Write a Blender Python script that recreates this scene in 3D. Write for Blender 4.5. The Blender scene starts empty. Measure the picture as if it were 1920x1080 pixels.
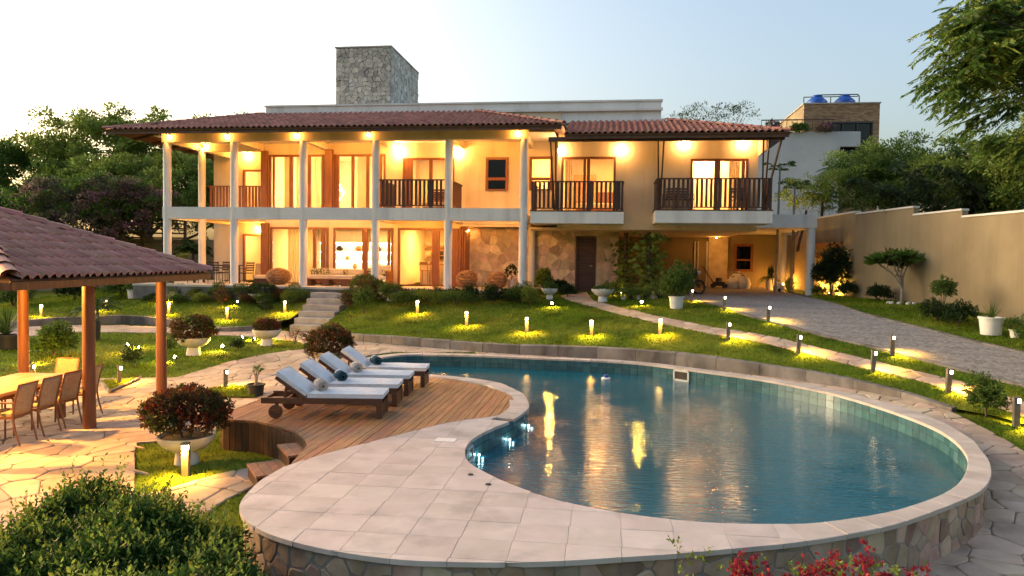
import bpy, math, random
import numpy as np
from mathutils import Vector, Matrix, geometry
R = math.radians
random.seed(7); rng = np.random.default_rng(11)
scene = bpy.context.scene; COL = scene.collection

# ---------------------------------------------------------------- camera, sky, sun, exposure
YAW, PITCH, ROLL = R(7.8), R(2.15), 0.0145
fw = Vector((-math.sin(YAW)*math.cos(PITCH), math.cos(YAW)*math.cos(PITCH), -math.sin(PITCH)))
rt0 = Vector((math.cos(YAW), math.sin(YAW), 0)); up0 = rt0.cross(fw)
rt = rt0*math.cos(ROLL)+up0*math.sin(ROLL); up = up0*math.cos(ROLL)-rt0*math.sin(ROLL)
cam = bpy.data.objects.new('camera', bpy.data.cameras.new('camera')); COL.objects.link(cam)
m = Matrix((rt, up, -fw)).transposed().to_4x4(); m.translation = (0, 0, 1.1)
cam.matrix_world = m
cam.data.sensor_width = 36; cam.data.lens = 36*1340/1920; cam.data.clip_end = 3000; cam.data.clip_start = .05
scene.camera = cam

SUN_EL, SUN_AZ = R(11.0), R(-73)          # azimuth from +Y towards +X
world = bpy.data.worlds.new('World'); scene.world = world; world.use_nodes = True
wn = world.node_tree.nodes; wl = world.node_tree.links
sky = wn.new('ShaderNodeTexSky'); sky.sky_type = 'NISHITA'; sky.sun_disc = False
sky.sun_elevation = SUN_EL; sky.sun_rotation = SUN_AZ
sky.air_density = 1.0; sky.dust_density = 7.0; sky.ozone_density = 1.0; sky.altitude = 10
wn['Background'].inputs['Strength'].default_value = 0.15
wl.new(sky.outputs['Color'], wn['Background'].inputs['Color'])
sd = bpy.data.lights.new('sun', 'SUN'); sd.energy = 0.32; sd.angle = R(12); sd.color = (1, .78, .55)
sun = bpy.data.objects.new('sun', sd); COL.objects.link(sun)
sdir = Vector((math.sin(SUN_AZ)*math.cos(SUN_EL), math.cos(SUN_AZ)*math.cos(SUN_EL), math.sin(SUN_EL)))
sun.rotation_euler = sdir.to_track_quat('Z', 'Y').to_euler()
vs = scene.view_settings; vs.view_transform = 'Standard'; vs.look = 'None'; vs.exposure = 1.74; vs.gamma = 1
vs.use_curve_mapping = False
scene.cycles.use_denoising = True
scene.cycles.max_bounces = 6; scene.cycles.diffuse_bounces = 3; scene.cycles.glossy_bounces = 3
scene.cycles.transmission_bounces = 3; scene.cycles.transparent_max_bounces = 8
scene.cycles.caustics_reflective = False; scene.cycles.caustics_refractive = False
scene.cycles.sample_clamp_indirect = 6.0

# ---------------------------------------------------------------- materials
MATS = {}
def new_mat(name):
    mt = bpy.data.materials.new(name); mt.use_nodes = True
    return mt, mt.node_tree.nodes, mt.node_tree.links, mt.node_tree.nodes['Principled BSDF']
def pmat(name, c1, c2=None, scale=4., rough=.7, bump=0., bscale=None, objrand=0., island=0., detail=5., spec=.5,
         metallic=0., stretch=(1, 1, 1), trans=0., lo=.35, hi=.65, c3=None, huer=0., stain=None):
    mt, n, l, b = new_mat(name)
    c2 = c2 or c1
    tc = n.new('ShaderNodeTexCoord'); mp = n.new('ShaderNodeMapping'); mp.inputs['Scale'].default_value = stretch
    l.new(tc.outputs['Object'], mp.inputs['Vector'])
    if objrand or huer:
        oi = n.new('ShaderNodeObjectInfo')
        va = n.new('ShaderNodeVectorMath'); va.operation = 'MULTIPLY_ADD'
        cb = n.new('ShaderNodeCombineXYZ')
        for k in range(3): l.new(oi.outputs['Random'], cb.inputs[k])
        l.new(cb.outputs[0], va.inputs[0]); va.inputs[1].default_value = (37, 53, 71); l.new(mp.outputs[0], va.inputs[2])
        vec = va.outputs[0]
    else: vec = mp.outputs[0]
    nz = n.new('ShaderNodeTexNoise'); nz.inputs['Scale'].default_value = scale; nz.inputs['Detail'].default_value = detail
    l.new(vec, nz.inputs['Vector'])
    rp = n.new('ShaderNodeValToRGB'); rp.color_ramp.elements[0].position = lo; rp.color_ramp.elements[1].position = hi
    rp.color_ramp.elements[0].color = (*c1, 1); rp.color_ramp.elements[1].color = (*c2, 1)
    if c3:
        e = rp.color_ramp.elements.new((lo+hi)/2); e.color = (*c3, 1)
    l.new(nz.outputs['Fac'], rp.inputs['Fac']); col = rp.outputs['Color']
    if objrand or island or huer:
        hs = n.new('ShaderNodeHueSaturation')
        def chan(src, amp, base, inp):
            mr = n.new('ShaderNodeMapRange'); mr.inputs['To Min'].default_value = base-amp; mr.inputs['To Max'].default_value = base+amp
            l.new(src, mr.inputs['Value']); l.new(mr.outputs[0], hs.inputs[inp])
        if island:
            ge = n.new('ShaderNodeNewGeometry'); src = ge.outputs['Random Per Island']
            chan(src, island, 1., 'Value')
            if huer: chan(src, huer, .5, 'Hue')
        else:
            chan(oi.outputs['Random'], objrand, 1., 'Value')
            if huer:
                wv = n.new('ShaderNodeMath'); wv.operation = 'FRACT'; mm = n.new('ShaderNodeMath'); mm.operation = 'MULTIPLY'
                mm.inputs[1].default_value = 17.31; l.new(oi.outputs['Random'], mm.inputs[0]); l.new(mm.outputs[0], wv.inputs[0])
                chan(wv.outputs[0], huer, .5, 'Hue')
        l.new(col, hs.inputs['Color']); col = hs.outputs['Color']
    if stain:                                # weathering that keeps its own shape: (scale, stretch, darkest, lo, hi)
        m2 = n.new('ShaderNodeMapping'); m2.inputs['Scale'].default_value = stain[1]; l.new(tc.outputs['Object'], m2.inputs[0])
        z2 = n.new('ShaderNodeTexNoise'); z2.inputs['Scale'].default_value = stain[0]; z2.inputs['Detail'].default_value = 7; z2.inputs['Roughness'].default_value = .6; l.new(m2.outputs[0], z2.inputs[0])
        mr2 = n.new('ShaderNodeMapRange'); mr2.inputs['From Min'].default_value = stain[3]; mr2.inputs['From Max'].default_value = stain[4]; mr2.inputs['To Min'].default_value = stain[2]; mr2.inputs['To Max'].default_value = 1.
        l.new(z2.outputs['Fac'], mr2.inputs[0]); mx2 = n.new('ShaderNodeMix'); mx2.data_type = 'RGBA'; mx2.blend_type = 'MULTIPLY'; mx2.inputs['Factor'].default_value = 1
        l.new(col, mx2.inputs['A']); l.new(mr2.outputs[0], mx2.inputs['B']); col = mx2.outputs['Result']
    l.new(col, b.inputs['Base Color'])
    b.inputs['Roughness'].default_value = rough; b.inputs['Specular IOR Level'].default_value = spec; b.inputs['Metallic'].default_value = metallic
    if bump:
        bz = n.new('ShaderNodeTexNoise'); bz.inputs['Scale'].default_value = bscale or scale*4; bz.inputs['Detail'].default_value = 6
        l.new(vec, bz.inputs['Vector']); bp = n.new('ShaderNodeBump'); bp.inputs['Strength'].default_value = bump; bp.inputs['Distance'].default_value = .02
        l.new(bz.outputs['Fac'], bp.inputs['Height']); l.new(bp.outputs[0], b.inputs['Normal'])
    if trans:
        tr = n.new('ShaderNodeBsdfTranslucent'); mx = n.new('ShaderNodeMixShader'); mx.inputs[0].default_value = trans
        l.new(col, tr.inputs['Color']); out = n['Material Output']
        l.new(b.outputs[0], mx.inputs[1]); l.new(tr.outputs[0], mx.inputs[2]); l.new(mx.outputs[0], out.inputs['Surface'])
    MATS[name] = mt; return mt
def emit(name, c, s):
    mt, n, l, b = new_mat(name)
    b.inputs['Base Color'].default_value = (*c, 1); b.inputs['Emission Color'].default_value = (*c, 1); b.inputs['Emission Strength'].default_value = s
    MATS[name] = mt; return mt
def glassmat(name, tint=(.95, .95, .92), refl=1.0):
    mt, n, l, b = new_mat(name); n.remove(b)
    tr = n.new('ShaderNodeBsdfTransparent'); tr.inputs[0].default_value = (*tint, 1)
    gl = n.new('ShaderNodeBsdfGlossy'); gl.inputs['Roughness'].default_value = .02
    fr = n.new('ShaderNodeFresnel'); fr.inputs[0].default_value = 1.45
    mx = n.new('ShaderNodeMixShader'); l.new(fr.outputs[0], mx.inputs[0]); l.new(tr.outputs[0], mx.inputs[1]); l.new(gl.outputs[0], mx.inputs[2])
    l.new(mx.outputs[0], n['Material Output'].inputs['Surface']); MATS[name] = mt; return mt

pmat('plaster', (.68, .65, .61), (.76, .73, .69), 1.2, .85, .12, 60, stain=(1.6, (1, 1, .12), .74, .30, .5))
pmat('plaster_warm', (.66, .535, .365), (.74, .61, .43), 1.0, .88, .15, 60, stain=(1.6, (1, 1, .12), .78, .30, .5))
pmat('wall_ochre', (.25, .195, .115), (.315, .25, .15), .8, .9, .2, 40, stain=(1.1, (1, 1, .14), .76, .28, .55))
pmat('ceiling', (.72, .68, .60), (.78, .74, .66), 2, .9)
pmat('wood_frame', (.16, .055, .018), (.24, .085, .03), 3, .45, .15, 40, stretch=(6, 6, .6))
pmat('wood_dark', (.045, .018, .010), (.075, .03, .016), 5, .5, .2, 30, stretch=(6, 6, .8), objrand=.2)
pmat('wood_rafter', (.07, .030, .014), (.11, .048, .022), 5, .6, .2, 30)
pmat('wood_deck', (.23, .098, .038), (.36, .172, .072), 3, .5, .25, 30, stretch=(9, .5, 4), objrand=.2, huer=.012, stain=(1.4, (1, 1, 1), .68, .3, .5))
pmat('wood_skirt', (.05, .018, .010), (.08, .030, .016), 4, .55, .2, 30, stretch=(6, 6, .5), objrand=.25)
pmat('wood_lounger', (.075, .027, .014), (.12, .046, .022), 4, .4, .15, 40, stretch=(.7, 6, 6))
pmat('wood_post', (.13, .043, .014), (.20, .068, .024), 3, .5, .25, 20, stretch=(5, 5, .6))
pmat('wood_table', (.34, .19, .085), (.46, .27, .13), 2, .35, .1, 20, stretch=(5, .6, 5))
pmat('wood_chair', (.17, .07, .03), (.24, .10, .045), 4, .45)
pmat('tile_clay', (.36, .135, .088), (.48, .20, .14), 2.2, .75, .25, 25, objrand=.24, huer=.014, lo=.3, hi=.7, stain=(1.5, (1, 1, 1), .66, .3, .48))
pmat('tile_clay_pav', (.36, .14, .098), (.48, .215, .16), 1.8, .7, .3, 18, objrand=.22, huer=.012, lo=.3, hi=.7, stain=(1.5, (1, 1, 1), .66, .3, .48))
pmat('tile_stuff', (.36, .135, .088), (.48, .20, .14), 2.2, .75, .25, 25, island=.24, lo=.3, hi=.7)
pmat('tile_stuff_pav', (.36, .14, .098), (.48, .215, .16), 1.8, .7, .3, 18, island=.22, lo=.3, hi=.7)
pmat('stone_tower', (.35, .32, .275), (.50, .46, .40), 3, .85, .9, 9, objrand=.30, huer=.012)
pmat('mortar_dark', (.05, .047, .042), (.08, .075, .068), 8, .95, .3)
pmat('stone_wall', (.43, .32, .225), (.60, .475, .35), 3, .8, .8, 9, objrand=.30, huer=.022)
pmat('mortar_light', (.45, .38, .29), (.55, .47, .37), 8, .95, .3)
pmat('stone_pool', (.27, .165, .11), (.44, .325, .25), 2.4, .75, .9, 7, objrand=.36, huer=.025)
pmat('mortar_pool', (.24, .205, .185), (.32, .285, .26), 6, .9, .4)
pmat('slab', (.47, .395, .35), (.59, .51, .46), 1.6, .7, .3, 12, objrand=.06, huer=.010, c3=(.53, .45, .405), stain=(1.7, (1, 1, 1), .72, .30, .5))
pmat('coping', (.46, .385, .33), (.55, .47, .41), 2.5, .7, .2, 16, objrand=.07, stain=(1.6, (1, 1, 1), .74, .28, .5))
pmat('flagstone', (.40, .285, .195), (.55, .42, .31), 2.2, .8, .45, 9, objrand=.15, huer=.015, stain=(1.0, (1, 1, 1), .70, .3, .5))
pmat('flag_joint', (.24, .17, .11), (.32, .235, .16), 6, .95, .4)
pmat('slab_joint', (.42, .36, .32), (.50, .435, .39), 4, .9, .3)
pmat('curb', (.12, .105, .095), (.25, .225, .205), 1.8, .9, .5, 10, objrand=.12, lo=.3, hi=.7, stain=(2.2, (1, 1, .5), .45, .3, .52))
pmat('step_stone', (.30, .265, .23), (.44, .39, .345), 2.5, .85, .35, 10, objrand=.1)
pmat('white_paint', (.68, .66, .63), (.76, .74, .70), 6, .5)
pmat('white_pot', (.66, .63, .58), (.74, .71, .66), 5, .6, .1, 20)
pmat('concrete_pot', (.55, .48, .40), (.64, .57, .48), 5, .8, .2, 20)
pmat('cushion', (.62, .62, .63), (.70, .70, .70), 10, .9, .15, 120)
pmat('towel_striped', (.50, .40, .33), (.62, .53, .46), 8, .95, .4, 60)
pmat('towel_teal', (.015, .05, .065), (.03, .09, .11), 8, .95, .4, 60)
pmat('towel_white', (.7, .7, .68), None, 8, .95, .4, 60)
pmat('metal_dark', (.05, .045, .04), (.07, .06, .055), 6, .4, metallic=.6)
pmat('bollard', (.11, .095, .085), (.15, .13, .115), 8, .45)
pmat('black', (.012, .012, .012), None, 4, .5)
pmat('pot_black', (.02, .02, .02), (.03, .03, .03), 5, .6)
pmat('grass', (.085, .14, .010), (.19, .21, .025), .45, 1.0, .4, 60, c3=(.11, .155, .015), spec=.08, stain=(1.1, (1, 1, 1), .55, .34, .5))
pmat('blade', (.11, .19, .012), (.25, .28, .03), .45, .8, island=.22, trans=.35, c3=(.14, .20, .018), spec=.08, stain=(1.1, (1, 1, 1), .55, .34, .5))
pmat('soil', (.05, .033, .02), (.08, .055, .035), 6, .95, .5)
pmat('tile_pool', (.035, .10, .115), (.06, .15, .165), 3, .25, objrand=.2, huer=.015)
pmat('basin', (.012, .085, .12), (.02, .11, .15), 3, .5)
pmat('wicker', (.24, .115, .045), (.42, .22, .095), 14, .75, .5, 40, island=.3)
pmat('sling', (.32, .22, .12), (.42, .30, .17), 30, .8)
pmat('sofa', (.55, .47, .36), (.62, .54, .42), 6, .9)
pmat('print_cushion', (.10, .10, .045), (.55, .45, .25), 16, .9, lo=.45, hi=.55)
pmat('curtain', (.72, .62, .44), (.78, .68, .50), 2, .9, trans=.45)
pmat('room_wall', (.74, .66, .52), (.78, .70, .56), 2, .9)
pmat('room_floor', (.55, .46, .34), (.62, .52, .40), 2, .4)
pmat('terrace_floor', (.50, .43, .34), (.58, .50, .41), 2, .5)
pmat('blue_plastic', (.005, .06, .32), (.01, .08, .38), 3, .4)
mt, n, l, b = new_mat('brickwork'); tc = n.new('ShaderNodeTexCoord'); sx = n.new('ShaderNodeSeparateXYZ'); cx = n.new('ShaderNodeCombineXYZ'); l.new(tc.outputs['Object'], sx.inputs[0]); l.new(sx.outputs[0], cx.inputs[0]); l.new(sx.outputs[2], cx.inputs[1])
br = n.new('ShaderNodeTexBrick'); br.inputs['Scale'].default_value = 2.4; br.inputs['Color1'].default_value = (.20, .11, .06, 1); br.inputs['Color2'].default_value = (.38, .25, .14, 1); br.inputs['Mortar'].default_value = (.09, .06, .04, 1); br.inputs['Brick Width'].default_value = .62; br.inputs['Row Height'].default_value = .17; br.inputs['Mortar Size'].default_value = .012
l.new(cx.outputs[0], br.inputs[0]); l.new(br.outputs['Color'], b.inputs['Base Color']); b.inputs['Roughness'].default_value = .9; MATS['brickwork'] = mt
pmat('neigh_white', (.40, .40, .41), (.46, .46, .47), 1, .9, .1)
pmat('grille', (.55, .55, .52), None, 4, .5)
emit('bulb', (1, .72, .38), 38); emit('bulb_soft', (1, .74, .42), 9); emit('panel', (1, .80, .50), 16)
emit('led', (.55, .95, 1.0), 14); emit('shelf_light', (1, .84, .56), 10); emit('chandelier', (1, .86, .60), 7)
glassmat('glass'); glassmat('glass_dark', (.25, .27, .28))
LAMP = (1.0, .40, .062); LM = 1.95

# water
mt, n, l, b = new_mat('water')
b.inputs['Base Color'].default_value = (.006, .10, .14, 1); b.inputs['Roughness'].default_value = .03; b.inputs['IOR'].default_value = 1.33
b.inputs['Specular IOR Level'].default_value = .65
tc = n.new('ShaderNodeTexCoord'); mp = n.new('ShaderNodeMapping'); mp.inputs['Scale'].default_value = (.38, 1.7, 1); l.new(tc.outputs['Object'], mp.inputs[0])
n1 = n.new('ShaderNodeTexNoise'); n1.inputs['Scale'].default_value = 8.5; n1.inputs['Detail'].default_value = 3
n2 = n.new('ShaderNodeTexNoise'); n2.inputs['Scale'].default_value = 32; n2.inputs['Detail'].default_value = 2
l.new(mp.outputs[0], n1.inputs[0]); l.new(mp.outputs[0], n2.inputs[0])
n3 = n.new('ShaderNodeTexNoise'); n3.inputs['Scale'].default_value = .55; n3.inputs['Detail'].default_value = 2; l.new(tc.outputs['Object'], n3.inputs[0])
m3 = n.new('ShaderNodeMapRange'); m3.inputs['From Min'].default_value = .38; m3.inputs['From Max'].default_value = .62; m3.inputs['To Min'].default_value = .4; m3.inputs['To Max'].default_value = 1.; l.new(n3.outputs['Fac'], m3.inputs[0])
ad = n.new('ShaderNodeMath'); ad.operation = 'MULTIPLY_ADD'; ad.inputs[1].default_value = .45
l.new(n2.outputs['Fac'], ad.inputs[0]); l.new(n1.outputs['Fac'], ad.inputs[2])
bp = n.new('ShaderNodeBump'); bp.inputs['Strength'].default_value = .17; bp.inputs['Distance'].default_value = .05
ms = n.new('ShaderNodeMath'); ms.operation = 'MULTIPLY'; ms.inputs[1].default_value = .25; l.new(m3.outputs[0], ms.inputs[0]); l.new(ms.outputs[0], bp.inputs['Strength'])
l.new(ad.outputs[0], bp.inputs['Height']); l.new(bp.outputs[0], b.inputs['Normal']); MATS['water'] = mt

# driveway pavers: small interlocking blocks, too small to pick apart
mt, n, l, b = new_mat('pavers')
tc = n.new('ShaderNodeTexCoord'); vo = n.new('ShaderNodeTexVoronoi'); vo.feature = 'DISTANCE_TO_EDGE'; vo.inputs['Scale'].default_value = 12.5; vo.inputs['Randomness'].default_value = .35
vc = n.new('ShaderNodeTexVoronoi'); vc.inputs['Scale'].default_value = 12.5; vc.inputs['Randomness'].default_value = .35
l.new(tc.outputs['Object'], vo.inputs[0]); l.new(tc.outputs['Object'], vc.inputs[0])
rp = n.new('ShaderNodeValToRGB'); rp.color_ramp.elements[0].position = .02; rp.color_ramp.elements[1].position = .10
rp.color_ramp.elements[0].color = (.15, .137, .12, 1); rp.color_ramp.elements[1].color = (.27, .25, .235, 1); l.new(vo.outputs['Distance'], rp.inputs[0])
hs = n.new('ShaderNodeHueSaturation'); mr = n.new('ShaderNodeMapRange'); mr.inputs['To Min'].default_value = .75; mr.inputs['To Max'].default_value = 1.2
sp = n.new('ShaderNodeSeparateColor'); l.new(vc.outputs['Color'], sp.inputs[0]); l.new(sp.outputs[0], mr.inputs[0]); l.new(mr.outputs[0], hs.inputs['Value'])
l.new(rp.outputs[0], hs.inputs['Color']); l.new(hs.outputs[0], b.inputs['Base Color']); b.inputs['Roughness'].default_value = .85
bp = n.new('ShaderNodeBump'); bp.inputs['Strength'].default_value = .5; bp.inputs['Distance'].default_value = .01; l.new(rp.outputs[0], bp.inputs['Height']); l.new(bp.outputs[0], b.inputs['Normal'])
MATS['pavers'] = mt
M = MATS

# ---------------------------------------------------------------- object helpers
def tag(o, label=None, cat=None, group=None, kind=None):
    if label: o['label'] = label
    if cat: o['category'] = cat
    if group: o['group'] = group
    if kind: o['kind'] = kind
    return o
def empty(name, loc=(0, 0, 0), rz=0., label=None, cat=None, group=None):
    o = bpy.data.objects.new(name, None); o.location = loc; o.rotation_euler = (0, 0, rz); COL.objects.link(o); o.empty_display_size = .1
    return tag(o, label, cat, group)
def link(name, me, mat, parent=None, smooth=False, kind=None):
    if mat is not None and not me.materials: me.materials.append(M[mat] if isinstance(mat, str) else mat)
    o = bpy.data.objects.new(name, me); COL.objects.link(o)
    if parent: o.parent = parent
    if kind: o['kind'] = kind
    if smooth: me.shade_smooth()
    return o
def copy_tree(o, parent=None):
    c = o.copy(); COL.objects.link(c); c.parent = parent
    for ch in list(o.children): copy_tree(ch, c)
    return c
class MB:
    def __init__(s): s.v = []; s.f = []; s.M = None
    def add(s, vs, fs):
        b = len(s.v)
        if s.M is not None: vs = [s.M @ Vector(p) for p in vs]
        s.v += [tuple(p) for p in vs]; s.f += [tuple(i+b for i in f) for f in fs]; return s
    def box(s, x0, x1, y0, y1, z0, z1):
        return s.add([(x0, y0, z0), (x1, y0, z0), (x1, y1, z0), (x0, y1, z0), (x0, y0, z1), (x1, y0, z1), (x1, y1, z1), (x0, y1, z1)],
                     [(3, 2, 1, 0), (4, 5, 6, 7), (0, 1, 5, 4), (1, 2, 6, 5), (2, 3, 7, 6), (3, 0, 4, 7)])
    def bar(s, p, q, w, h, upv=(0, 0, 1)):
        p = Vector(p); q = Vector(q); d = (q-p).normalized(); u = Vector(upv)
        if abs(d.dot(u)) > .99: u = Vector((0, 1, 0))
        r = d.cross(u).normalized(); u = r.cross(d)
        c = [r*a*w/2+u*b_*h/2 for a, b_ in ((-1, -1), (1, -1), (1, 1), (-1, 1))]
        return s.add([p+k for k in c]+[q+k for k in c], [(3, 2, 1, 0), (4, 5, 6, 7), (0, 1, 5, 4), (1, 2, 6, 5), (2, 3, 7, 6), (3, 0, 4, 7)])
    def cyl(s, p, q, r0, r1=None, n=12, cap=True):
        r1 = r0 if r1 is None else r1
        p = Vector(p); q = Vector(q); d = (q-p).normalized(); u = Vector((0, 0, 1)) if abs(d.z) < .99 else Vector((1, 0, 0))
        a = d.cross(u).normalized(); c = a.cross(d)
        ring = [(a*math.cos(2*math.pi*i/n)+c*math.sin(2*math.pi*i/n)) for i in range(n)]
        fs = [(i, (i+1) % n, n+(i+1) % n, n+i) for i in range(n)]
        if cap: fs += [tuple(range(n-1, -1, -1)), tuple(range(n, 2*n))]
        return s.add([p+k*r0 for k in ring]+[q+k*r1 for k in ring], fs)
    def tube(s, pts, r, n=6):
        for i in range(len(pts)-1):
            a = r[i] if hasattr(r, '__len__') else r; b_ = r[i+1] if hasattr(r, '__len__') else r
            s.cyl(pts[i], pts[i+1], a, b_, n)
        return s
    def lathe(s, prof, n=24, c=(0, 0, 0)):
        vs = []; fs = []
        for r, z in prof:
            vs += [(c[0]+r*math.cos(2*math.pi*i/n), c[1]+r*math.sin(2*math.pi*i/n), c[2]+z) for i in range(n)]
        for k in range(len(prof)-1):
            fs += [(k*n+i, k*n+(i+1) % n, (k+1)*n+(i+1) % n, (k+1)*n+i) for i in range(n)]
        return s.add(vs, fs)
    def prism(s, poly, z0, z1):
        k = len(poly); z0s = z0 if hasattr(z0, '__len__') else [z0]*k; z1s = z1 if hasattr(z1, '__len__') else [z1]*k
        return s.add([(p[0], p[1], z0s[i]) for i, p in enumerate(poly)]+[(p[0], p[1], z1s[i]) for i, p in enumerate(poly)],
                     [tuple(range(k-1, -1, -1)), tuple(range(k, 2*k))]+[(i, (i+1) % k, k+(i+1) % k, k+i) for i in range(k)])
    def mesh(s, name='m'):
        me = bpy.data.meshes.new(name); me.from_pydata(s.v, [], s.f); me.update(); return me
    def build(s, name, mat, parent=None, smooth=False, kind=None, bevel=0.):
        o = link(name, s.mesh(name), mat, parent, False, kind)
        if smooth: o.data.shade_smooth(); 
        if smooth: 
            o.data.set_sharp_from_angle(angle=R(40))
        if bevel:
            bm = o.modifiers.new('bevel', 'BEVEL'); bm.width = bevel; bm.segments = 2; bm.limit_method = 'ANGLE'
        return o
def box(name, mat, parent, x0, x1, y0, y1, z0, z1, bevel=0.):
    return MB().box(x0, x1, y0, y1, z0, z1).build(name, mat, parent, bevel=bevel)
def light(name, loc, power, parent, color=LAMP, radius=.05, kind='POINT', spot=None, aim=None, blend=.6):
    ld = bpy.data.lights.new(name, kind); ld.energy = power*LM; ld.color = color
    if kind in ('POINT', 'SPOT'): ld.shadow_soft_size = radius
    o = bpy.data.objects.new(name, ld); COL.objects.link(o); o.location = loc; o.parent = parent
    if spot: ld.spot_size = R(spot); ld.spot_blend = blend
    if aim: o.rotation_euler = (-Vector(aim)).to_track_quat('Z', 'Y').to_euler()
    return o
def area(name, loc, sx, sy, power, parent, aim=(0, 0, -1), color=LAMP):
    o = light(name, loc, power, parent, color, kind='AREA', aim=aim); o.data.shape = 'RECTANGLE'; o.data.size = sx; o.data.size_y = sy; return o

# ---- 2D helpers
def inside(P, poly):
    P = np.atleast_2d(np.asarray(P, float)); q = np.asarray(poly, float); r = np.zeros(len(P), bool)
    x, y = P[:, 0], P[:, 1]; j = len(q)-1
    for i in range(len(q)):
        xi, yi = q[i]; xj, yj = q[j]
        if yi != yj:
            c = ((yi > y) != (yj > y)) & (x < (xj-xi)*(y-yi)/(yj-yi)+xi); r ^= c
        j = i
    return r
def sarea(p): return .5*sum(p[i-1][0]*p[i][1]-p[i][0]*p[i-1][1] for i in range(len(p)))
def halfplane(poly, a, nrm):      # keep side where (p-a).nrm <= 0
    out = []
    for i in range(len(poly)):
        p, q = poly[i-1], poly[i]
        dp = (p[0]-a[0])*nrm[0]+(p[1]-a[1])*nrm[1]; dq = (q[0]-a[0])*nrm[0]+(q[1]-a[1])*nrm[1]
        if (dp <= 0) != (dq <= 0):
            t = dp/(dp-dq); out.append((p[0]+(q[0]-p[0])*t, p[1]+(q[1]-p[1])*t))
        if dq <= 0: out.append(q)
    return out
def inset(poly, d):
    if sarea(poly) < 0: poly = poly[::-1]
    out = list(poly)
    for i in range(len(poly)):
        p, q = poly[i-1], poly[i]; L = math.hypot(q[0]-p[0], q[1]-p[1])
        if L < 1e-6: continue
        nx, ny = (q[1]-p[1])/L, -(q[0]-p[0])/L
        out = halfplane(out, (p[0]-nx*d, p[1]-ny*d), (nx, ny))
        if len(out) < 3: return []
    return out
def clip_to(subject, conv):
    out = list(subject)
    if sarea(conv) < 0: conv = conv[::-1]
    for i in range(len(conv)):
        p, q = conv[i-1], conv[i]; nx, ny = q[1]-p[1], -(q[0]-p[0])
        out = halfplane(out, p, (nx, ny))
        if len(out) < 3: return []
    return out
def clean(poly, e=.012):
    out = []
    for p in poly:
        if not out or math.hypot(p[0]-out[-1][0], p[1]-out[-1][1]) > e: out.append(p)
    if len(out) > 1 and math.hypot(out[0][0]-out[-1][0], out[0][1]-out[-1][1]) < e: out.pop()
    return out
def voronoi(x0, x1, y0, y1, s, jit=.42, rnd=random, aniso=1.):
    sx, sy = s*aniso, s
    nx, ny = max(1, round((x1-x0)/sx)), max(1, round((y1-y0)/sy)); sx, sy = (x1-x0)/nx, (y1-y0)/ny
    S = {(i, j): (x0+(i+.5+rnd.uniform(-jit, jit))*sx, y0+(j+.5+rnd.uniform(-jit, jit))*sy) for i in range(-2, nx+2) for j in range(-2, ny+2)}
    cells = []
    for i in range(-1, nx+1):
        for j in range(-1, ny+1):
            c = S[i, j]; p = [(c[0]-3*sx, c[1]-3*sy), (c[0]+3*sx, c[1]-3*sy), (c[0]+3*sx, c[1]+3*sy), (c[0]-3*sx, c[1]+3*sy)]
            for a in range(-2, 3):
                for b_ in range(-2, 3):
                    o = S.get((i+a, j+b_))
                    if (a or b_) and o:
                        p = halfplane(p, ((c[0]+o[0])/2, (c[1]+o[1])/2), (o[0]-c[0], o[1]-c[1]))
            cells.append(p)
    return cells
def smooth_loop(P, k=4, closed=True):
    P = [Vector(p) for p in P]; n_ = len(P); out = []
    for i in range(n_ if closed else n_-1):
        if closed: a, b_, c, d = P[i-1], P[i], P[(i+1) % n_], P[(i+2) % n_]
        else: a, b_, c, d = P[max(i-1, 0)], P[i], P[i+1], P[min(i+2, n_-1)]
        for j in range(k):
            t = j/k; out.append(.5*((2*b_)+(c-a)*t+(2*a-5*b_+4*c-d)*t*t+(3*b_-a-3*c+d)*t**3))
    if not closed: out.append(P[-1])
    return [tuple(p) for p in out]
def resample(P, step, closed=False):
    P = np.asarray(P, float); Q = np.vstack([P, P[:1]]) if closed else P
    s = np.r_[0, np.cumsum(np.hypot(*np.diff(Q[:, :2], axis=0).T))]; k = max(2, int(round(s[-1]/step))+(0 if closed else 1))
    t = np.linspace(0, s[-1], k, endpoint=not closed)
    return np.stack([np.interp(t, s, Q[:, i]) for i in range(Q.shape[1])], 1)
def densify(poly, step):
    out = []
    for i in range(len(poly)):
        p, q = poly[i], poly[(i+1) % len(poly)]; k = max(1, int(math.hypot(q[0]-p[0], q[1]-p[1])/step))
        out += [(p[0]+(q[0]-p[0])*j/k, p[1]+(q[1]-p[1])*j/k) for j in range(k)]
    return out
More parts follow.
